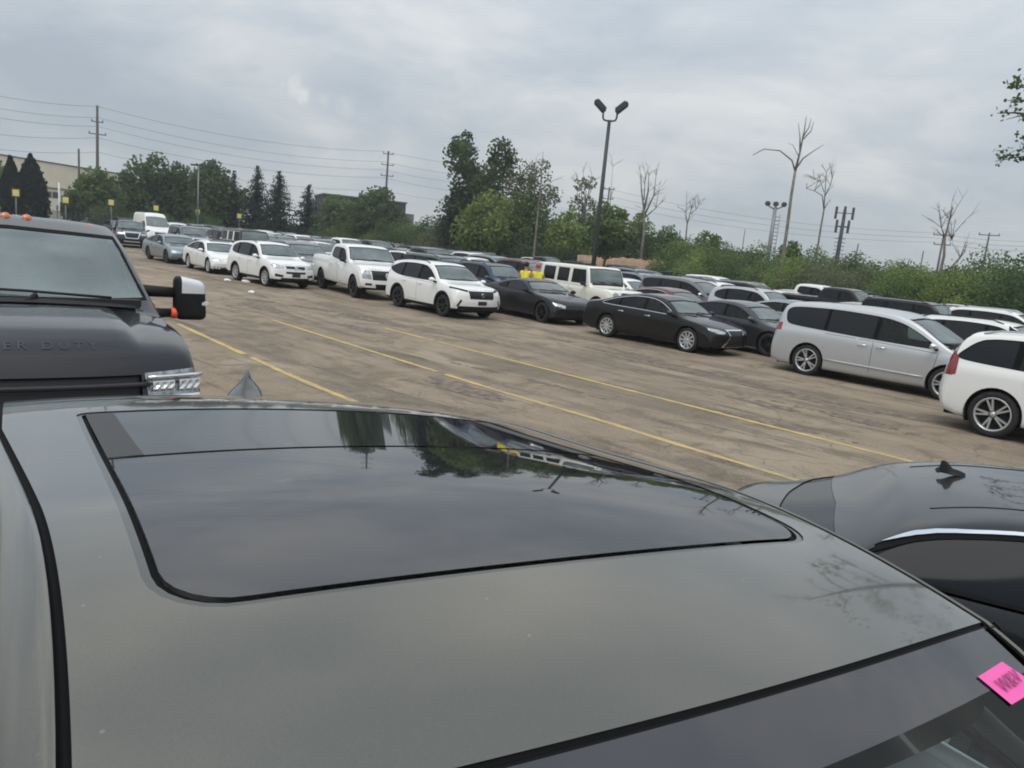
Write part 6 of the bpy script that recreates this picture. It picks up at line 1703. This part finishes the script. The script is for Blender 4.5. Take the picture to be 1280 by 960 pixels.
# the tree whose branches hang in at the right edge
rnd = random.Random(77)
pt = on_ground(1395, 27); root = thing('broadleaf_tree', pt, facing(pt), 'leafy tree outside the right edge whose twigs with dark leaves reach into the sky', 'tree')
X = Vector((cos(facing(pt)), sin(facing(pt)), 0)); bt = bmesh.new(); bl = bmesh.new()
def locr(px, py): v = at(px, py, 27); return Vector(((v-pt).dot(X), 0, v.z))
trunk = [Vector((0, 0, -.2)), locr(1392, 330), locr(1388, 230), locr(1385, 120), locr(1380, 20), locr(1376, -60)]
add_tube(bt, trunk, [.22, .2, .16, .12, .07, .03], 8)
br = [[(1386, 170), (1345, 150), (1305, 142), (1280, 143), (1256, 146)], [(1386, 200), (1340, 195), (1300, 194), (1270, 196), (1243, 201)], [(1384, 100), (1330, 105), (1296, 112), (1275, 108), (1266, 97)],
      [(1300, 142), (1285, 125), (1270, 120), (1258, 124)], [(1290, 143), (1268, 140), (1244, 138)], [(1290, 194), (1285, 182), (1278, 172)], [(1384, 60), (1340, 60), (1305, 80), (1290, 98)], [(1380, 20), (1340, 10), (1310, 30)], [(1386, 250), (1420, 220), (1450, 200)], [(1384, 120), (1430, 90), (1470, 60)], [(1380, 30), (1420, 0), (1450, -40)], [(1378, -40), (1350, -80), (1330, -100)]]
for b in br:
    L3 = [locr(*q) for q in b]; n = len(L3)
    for k in range(1, n): L3[k].y += rnd.uniform(-.25, .25)
    add_tube(bt, L3, [.05-.042*i/(n-1) for i in range(n)], 5)
    for k in range(1, n):
        for f in ((0.,), (0., .5))[k == n-1 or True]:
            c = L3[k].lerp(L3[k-1], f)
            if rnd.random() < .12: continue
            cc = c+Vector((rnd.gauss(0, .10), rnd.gauss(0, .15), rnd.gauss(.03, .09)))
            for _ in range(rnd.randint(7, 16)): leaf(bl, cc+Vector((rnd.gauss(0, .11), rnd.gauss(0, .13), rnd.gauss(0, .09))), .13, rnd)
for _ in range(26):
    a = rnd.uniform(0, 6.28); r = rnd.uniform(.6, 2.6); c = Vector((cos(a)*r+.5, sin(a)*r, rnd.uniform(5.5, 11)))
    if c.x < -2.4: continue
    for _ in range(24): leaf(bl, c+Vector((rnd.gauss(0, .3), rnd.gauss(0, .3), rnd.gauss(0, .25))), .14, rnd)
new_obj('trunk', mesh_of('trunk', bt, bark, True), root); new_obj('crown', mesh_of('crown', bl, LF_DARK), root)

# ------------------------------------------------------------------ tan bank below the trees
tan = simple('dry_earth', (.30, .20, .13), .95, var=.3, vscale=2.2, bump=.6, bscale=5)
bm = bmesh.new(); rnd = random.Random(3); rows = []
for k in range(41):
    px = 722+ (948-722)*k/40; d = 76-7*k/40; p = on_ground(px, d); q = Vector((p.x, p.y, 0)).normalized()
    h = top_h(px, 318+ (336-318)*k/40, d)+rnd.uniform(-.1, .1)
    rows.append([bm.verts.new(p+Vector((0, 0, -.05))), bm.verts.new(p+q*.6+Vector((0, 0, h*.7))), bm.verts.new(p+q*1.2+Vector((0, 0, h))), bm.verts.new(p+q*3+Vector((0, 0, h*.9))), bm.verts.new(p+q*5+Vector((0, 0, -.05)))])
for a, b in zip(rows, rows[1:]):
    for k in range(4): bm.faces.new((a[k], b[k], b[k+1], a[k+1])).smooth = True
tag(mk('earth_bank', bm, tan), kind='structure')
# ------------------------------------------------------------------ buildings
def wallmat(name, col): return simple(name, col, .85, var=.06, vscale=.4)
beige = wallmat('beige_cladding', (.80, .72, .58)); beige2 = wallmat('beige_render', (.80, .76, .66)); pane = simple('office_glass', (.02, .03, .035), .1, ior=1.6); greyw = wallmat('dark_cladding', (.045, .048, .055)); greyl = wallmat('grey_cladding', (.16, .165, .17)); fascia = simple('fascia', (.12, .11, .10), .6)
def building(px0, px1, dist0, dist1, top0, top1, label, depth, name='building'):
    a = on_ground(px0, dist0); b = on_ground(px1, dist1); d = (b-a); L_ = d.length; hd = atan2(d.y, d.x); h = (top_h(px0, top0, dist0)+top_h(px1, top1, dist1))/2
    return thing(name, a, hd, label, 'building'), L_, h
bd, L_, h = building(-70, 158, 135, 160, 191, 213, 'beige two-storey building with a blank upper band and dark windows behind the cedars', 30)
split = h*.56
def part(nm, lo, hi, m, parent):
    bm = bmesh.new(); add_box(bm, lo, hi); o = new_obj(nm, mesh_of(nm, bm, m), parent); return o
part('wall', (0, 0, 0), (L_, 28, split), beige2, bd); part('upper_wall', (0, -.25, split+.15), (L_, 28, h), beige, bd); part('fascia', (0, -.32, split), (L_, 0, split+.15), fascia, bd); part('roof', (-.2, -.4, h), (L_+.2, 28.2, h+.18), fascia, bd)
f_ = lambda px: (px+70)/228*L_
for (p0, p1, z0, z1) in ((66, 81, .36, .50), (64, 82, .0, .17), (40, 58, .36, .50), (98, 108, .36, .50), (10, 28, .36, .50), (-20, 0, .36, .5)):
    x0, x1 = f_(p0), f_(p1); w_ = part('window', (x0, -.06, h*z0+.3), (x1, .2, h*z1), pane, bd)
    part('window_frame', ((x0+x1)/2-.06, -.10, h*z0+.3), ((x0+x1)/2+.06, -.061, h*z1), beige, w_)
bd, L_, h = building(403, 512, 140, 143, 243, 255, 'dark grey flat-roofed building behind the domed green tree', 30)
part('wall', (0, 0, 0), (L_*.93, 12, h), greyw, bd); part('roof', (-.2, -.2, h), (L_*.93+.2, 12.2, h+.25), fascia, bd)
w_ = part('side_wing', (L_*.932, 1.0, 0), (L_*1.05, 12, h*.80), greyl, bd)
for k in range(4): part('window', (L_*.965, .93, h*(.10+.16*k)), (L_*1.01, 1.1, h*(.2+.16*k)), pane, bd)
bd, L_, h = building(893, 950, 118, 118, 311, 317, 'low dark roofed shed above the bushes', 20, 'shed')
part('wall', (0, 0, 0), (L_, 18, h-.5), greyl, bd); part('roof', (-.3, -.3, h-.5), (L_+.3, 18.3, h), simple('dark_green_roof', (.03, .045, .04), .6), bd)
# ------------------------------------------------------------------ lamps, poles, wires, signs
steel = simple('dark_steel', (.05, .055, .055), .5, metal=.3); wood = simple('pole_wood', (.09, .08, .075), .9, var=.2, vscale=2); galv = simple('galvanised', (.22, .23, .23), .5, metal=.5); lensm = simple('lamp_lens', (.35, .36, .36), .2)
def pole_thing(name, px, dist, label, cat, ytop, r0, r1, mat, group=None, part_name='pole', pxtop=None):
    p = on_ground(px, dist); root = thing(name, p, facing(p), label, cat, group); h = top_h(px, ytop, dist)
    bm = bmesh.new(); add_tube(bm, [(0, 0, -.2), (0, 0, h*.5), (0, 0, h)], [r0, (r0+r1)/2, r1], 10); new_obj(part_name, mesh_of(part_name, bm, mat, True), root)
    return root, h
root, h = pole_thing('street_lamp', 743, 47, 'tall dark twin-headed lamp post rising from the middle of the car rows', 'street lamp', 150, .15, .10, steel)
bm = bmesh.new(); add_tube(bm, [(-.42, 0, h+.55), (-.40, 0, h+.2), (-.34, 0, h+.06), (-.2, 0, h+.02), (0, 0, h+.02), (.2, 0, h+.02), (.34, 0, h+.06), (.40, 0, h+.2), (.42, 0, h+.55)], .055, 8); add_tube(bm, [(0, 0, h-.1), (0, 0, h+.06)], .09, 8)
new_obj('bracket', mesh_of('bracket', bm, steel, True), root)
for s in (-1, 1):
    bm = bmesh.new(); vs = add_box(bm, (-.24, -.20, -.11), (.30, .20, .11)); bmesh.ops.bevel(bm, geom=list(bm.edges), offset=.05, segments=2, affect='EDGES')
    hdm = mesh_of('lamp_head', bm, steel); o = new_obj('lamp_head', hdm, root); o.matrix_local = Matrix.Translation((s*.60, -.05, h+.78)) @ Matrix.Rotation(R(-42)*s, 4, 'Y') @ Matrix.Scale(s, 4, (1, 0, 0)) @ Matrix.Scale(1.55, 4)
    bm = bmesh.new(); add_box(bm, (-.20, -.17, .112), (.26, .17, .12)); l = new_obj('lens', mesh_of('lens', bm, lensm), o)
root, h = pole_thing('street_lamp', 247, 96, 'slim lamp pole with two small heads among the dark-leaved clump of trees', 'street lamp', 207, .10, .07, galv)
for s in (-1, 1):
    bm = bmesh.new(); add_box(bm, (-.35+s*.5, -.15, h-.05), (.35+s*.5, .15, h+.12)); new_obj('lamp_head', mesh_of('lamp_head', bm, steel), root)
root, h = pole_thing('light_pole', 74, 95, 'white painted thin post in front of the beige building windows', 'post', 228, .08, .08, simple('white_paint', (.7, .7, .7), .5))
root, h = pole_thing('utility_pole', 99, 120, 'short dark wooden pole against the beige building', 'utility pole', 186, .16, .12, wood)
def utility(px, dist, ytop, arms, label, r=.2, alen=1.6, pairs=True):
    root, h = pole_thing('utility_pole', px, dist, label, 'utility pole', ytop, r, r*.6, wood)
    for (dz, l) in arms:
        bm = bmesh.new(); add_box(bm, (-l, -.08, h-dz-.07), (l, .08, h-dz+.07)); a = new_obj('cross_arm', mesh_of('cross_arm', bm, wood), root)
        for s in (-1, 1):
            bm = bmesh.new(); add_lathe(bm, [(.001, .34), (.08, .30), (.11, .2), (.06, .14), (.11, .08), (.05, 0)], 8, axis='Z'); new_obj('insulator', mesh_of('insulator', bm, galv, True), a, (s*(l-.1), 0, h-dz+.07))
    return root, h
U1, h1 = utility(122, 150, 132, [(2.6, .9), (4.6, 1.3)], 'tall slim power pole beside the beige building', .30)
U2, h2 = utility(479, 165, 188, [(.6, 1.1), (2.8, 1.3), (5.0, 1.3), (8, 1.2)], 'tall power pole with four short arms rising behind the domed green tree', .30)
utility(752, 150, 233, [(.4, 1.0), (2.2, 1.0)], 'power pole half hidden behind the tall lamp post', .22)
utility(1167, 150, 291, [(.3, 1.6), (1.9, 1.3)], 'wooden pole with cross arms left of the leaning forked dead tree', .22)
utility(1222, 150, 290, [(.4, 1.5)], 'wooden pole with one cross arm at the right, standing clear of other poles', .2)
pole_thing('utility_pole', 1065, 170, 'thin short plain pole between the antenna mast and the wooden poles', 'utility pole', 304, .17, .12, wood)
pole_thing('utility_pole', 924, 150, 'thin plain spike of a pole above the low dark shed roof', 'utility pole', 286, .12, .06, wood)
pole_thing('utility_pole', 1146, 170, 'short faint pole just left of the wooden pole with cross arms', 'utility pole', 313, .14, .1, wood)
# floodlight mast and antenna mast
root, h = pole_thing('floodlight_mast', 957, 110, 'floodlight mast with three lamp heads left of the tall dead tree', 'floodlight', 258, .35, .22, galv)
for k, x in enumerate((-1.0, 0, 1.0)):
    bm = bmesh.new(); add_tube(bm, [(0, 0, h-.3), (x*.5, 0, h-.1), (x*.95, 0, h+.15)], .09, 6); a = new_obj('arm', mesh_of('arm', bm, galv, True), root)
    bm = bmesh.new(); add_box(bm, (x*1.05-.35, -.3, h+.1), (x*1.05+.35, .3, h+.7)); bmesh.ops.bevel(bm, geom=list(bm.edges), offset=.12, segments=2, affect='EDGES'); new_obj('lamp_head', mesh_of('lamp_head', bm, steel), a)
bm = bmesh.new()
for k in range(14): add_tube(bm, [(.18, 0, h*.30+k*h*.045), (.75, 0, h*.30+k*h*.045)], .05, 4)
add_tube(bm, [(.75, 0, h*.28), (.75, 0, h*.92)], .04, 4); new_obj('ladder', mesh_of('ladder', bm, galv), root)
root, h = pole_thing('antenna_mast', 1042, 140, 'antenna mast ringed with panel antennas right of the slender dead tree', 'antenna mast', 261, .42, .25, steel)
for k in range(8):
    a = 2*pi*k/8; z = h-1.6-(k % 2)*2.2
    bm = bmesh.new(); add_box(bm, (cos(a)*1.3-.2, sin(a)*1.3-.12, z), (cos(a)*1.3+.2, sin(a)*1.3+.12, z+2.0)); o = new_obj('panel_antenna', mesh_of('panel_antenna', bm, steel), root)
    bm = bmesh.new(); add_tube(bm, [(cos(a)*.2, sin(a)*.2, z+1), (cos(a)*1.3, sin(a)*1.3, z+1)], .07, 4); new_obj('bracket', mesh_of('bracket', bm, steel), o)
bm = bmesh.new()
for k in range(10): add_tube(bm, [(-.8, 0, h*.25+k*h*.045), (.8, 0, h*.25+k*h*.045)], .05, 4)
new_obj('climbing_pegs', mesh_of('climbing_pegs', bm, steel), root)
# wires
wirem = simple('wire', (.10, .105, .11), .6)
def wire(a, b, label, sag, r=.024, grp=None):
    bm = bmesh.new(); pts = []
    for k in range(25):
        t = k/24; p = a.lerp(b, t); p.z -= sag*4*t*(1-t); pts.append(p)
    add_tube(bm, pts, r, 4); tag(mk('power_line', bm, wirem), label, 'power line', grp or 'power lines')
names = ['topmost', 'second', 'third', 'fourth', 'lowest']
W0 = [at(-40, y, 140) for y in (112, 128, 140, 163, 182)]; W1 = [at(122, y, 150) for y in (133, 147, 158, 172, 190)]; W2 = [at(479, y, 165) for y in (189, 202, 212, 222, 238)]; W3 = [at(620, y, 190) for y in (208, 222, 232, 244, 256)]
for k in range(5):
    wire(W0[k], W1[k], '%s power line running in from the left edge to the tall slim pole' % names[k], .5)
    wire(W1[k], W2[k], '%s power line sagging between the tall slim pole and the four-armed pole' % names[k], 1.6)
    wire(W2[k], W3[k], '%s power line running right from the four-armed pole behind the trees' % names[k], .6)
for k in range(3):
    wire(at(752, 234+9*k, 150), at(1167, 291+6*k, 150), '%s thin power line in the sky between the tall lamp post and the wooden poles' % names[k], 1.6, .02)
    wire(at(1167, 291+6*k, 150), at(1300, 302+6*k, 150), '%s thin power line leaving the wooden poles to the right edge' % names[k], .4, .02)
# row markers at the fence: dark backboards with a yellow panel
yel = simple('yellow_panel', (.78, .66, .10), .6); yel2 = simple('pale_mark', (.62, .62, .50), .6)
sx = [(20, 241), (82, 250), (139, 253), (195, 260), (247, 265), (299, 270), (349, 276), (395, 282), (467, 290)]
nm = ['leftmost row marker, in front of the narrow cedar', 'second row marker, in front of the beige building', 'row marker below the round mid-green tree', 'row marker above the tall white van', 'row marker at the foot of the slim twin-headed lamp pole', 'row marker below the thin ragged conifer', 'row marker below the middle spruce', 'row marker below the shortest spruce', 'marker alone below the domed green tree']
for (px, py), lb in zip(sx, nm):
    d = 82+(px-20)/447*40; p = on_ground(px, d); z = top_h(px, py, d)
    root = thing('row_marker', p, facing(p), 'yellow square sign on post, '+lb, 'sign', 'yellow row markers along the far side')
    bm = bmesh.new(); add_tube(bm, [(0, .08, -.1), (0, .08, z+.3)], .05, 6); new_obj('post', mesh_of('post', bm, galv), root)
    bm = bmesh.new(); add_box(bm, (-.36, -.02, z-.40), (.36, .02, z+.40)); b_ = new_obj('backboard', mesh_of('backboard', bm, steel), root)
    bm = bmesh.new(); add_box(bm, (-.25, -.035, z-.28), (.25, -.022, z+.28)); new_obj('panel', mesh_of('panel', bm, yel), b_)
    bm = bmesh.new(); add_box(bm, (-.13, -.042, z-.15), (.13, -.037, z+.15)); new_obj('mark', mesh_of('mark', bm, yel2), b_)
# low wire fence along the far left side
bm = None
froot = thing('fence', on_ground(60, 92), 0, 'dark chain fence along the far left side below the trees', 'fence'); fp0 = on_ground(60, 92)
bm = bmesh.new(); pts = [on_ground(60+ (520-60)*k/40, 92+10*k/40)-fp0 for k in range(41)]
for k, p in enumerate(pts): add_tube(bm, [p, p+Vector((0, 0, 1.9))], .04, 4)
new_obj('posts', mesh_of('posts', bm, steel), froot); froot.children[0]['kind'] = 'stuff'
bm = bmesh.new(); rws = [[bm.verts.new(p+Vector((0, 0, z))) for z in (.05, 1.85)] for p in pts]
for a, b in zip(rws, rws[1:]): bm.faces.new((a[0], b[0], b[1], a[1]))
mm, mnt, mb_ = newmat('chain_link'); mb_.inputs['Base Color'].default_value = (.03, .035, .035, 1); mb_.inputs['Alpha'].default_value = .45
new_obj('mesh_panel', mesh_of('mesh_panel', bm, mm), froot)
# small white dome on a post
p = on_ground(953, 60); root = thing('canopy', p, facing(p), 'small white dome on a post standing above the car roofs before the bushes', 'canopy'); z = top_h(953, 345, 60)
bm = bmesh.new(); add_lathe(bm, [(.42, z-.08), (.44, z), (.38, z+.2), (.24, z+.34), (.10, z+.40), (.001, z+.41)], 20, axis='Z'); new_obj('dome', mesh_of('dome', bm, simple('white_dome', (.80, .80, .76), .5), True), root)
bm = bmesh.new(); add_tube(bm, [(0, 0, 0), (0, 0, z)], .12, 8); new_obj('post', mesh_of('post', bm, steel), root)
p = on_ground(1008, 56); root = thing('ball_marker', p, 0, 'tiny white ball on a rod above the second pickup near the tree line', 'marker'); z = top_h(1008, 355, 56)
bm = bmesh.new(); add_lathe(bm, [(.001, z-.15), (.12, z-.1), (.16, z), (.12, z+.1), (.001, z+.15)], 12, axis='Z'); new_obj('ball', mesh_of('ball', bm, simple('white_dome', (.80, .80, .76), .5), True), root)
bm = bmesh.new(); add_tube(bm, [(0, 0, 0), (0, 0, z-.1)], .03, 6); new_obj('rod', mesh_of('rod', bm, steel), root)

# thin summer haze
hm = bpy.data.materials.new('haze'); hm.use_nodes = True; hn = hm.node_tree; hn.nodes.clear()
ho = hn.nodes.new('ShaderNodeOutputMaterial'); hv = hn.nodes.new('ShaderNodeVolumePrincipled'); hv.inputs['Color'].default_value = (.86, .90, .93, 1); hv.inputs['Density'].default_value = HAZE; hv.inputs['Anisotropy'].default_value = .2
hn.links.new(hv.outputs[0], ho.inputs['Volume'])
if HAZE > 0:
    bm = bmesh.new(); add_box(bm, (-260, -90, -1.2), (260, 260, 42)); tag(mk('haze', bm, hm), kind='stuff')
cam = bpy.data.cameras.new('camera'); co = bpy.data.objects.new('camera', cam); C.objects.link(co)
cam.sensor_width = 36.; cam.lens = F/1280*36.; cam.clip_start = .02; cam.clip_end = 4000
Mc = Matrix((CR, CU, -FW)).transposed().to_4x4(); Mc.translation = (0, 0, CAMZ); co.matrix_world = Mc
scene.camera = co
scene.view_settings.view_transform = 'Standard'; scene.view_settings.look = 'None'; scene.view_settings.exposure = 0; scene.view_settings.gamma = 1
scene.cycles.filter_width = 1.9
scene.cycles.max_bounces = 6; scene.cycles.transparent_max_bounces = 12
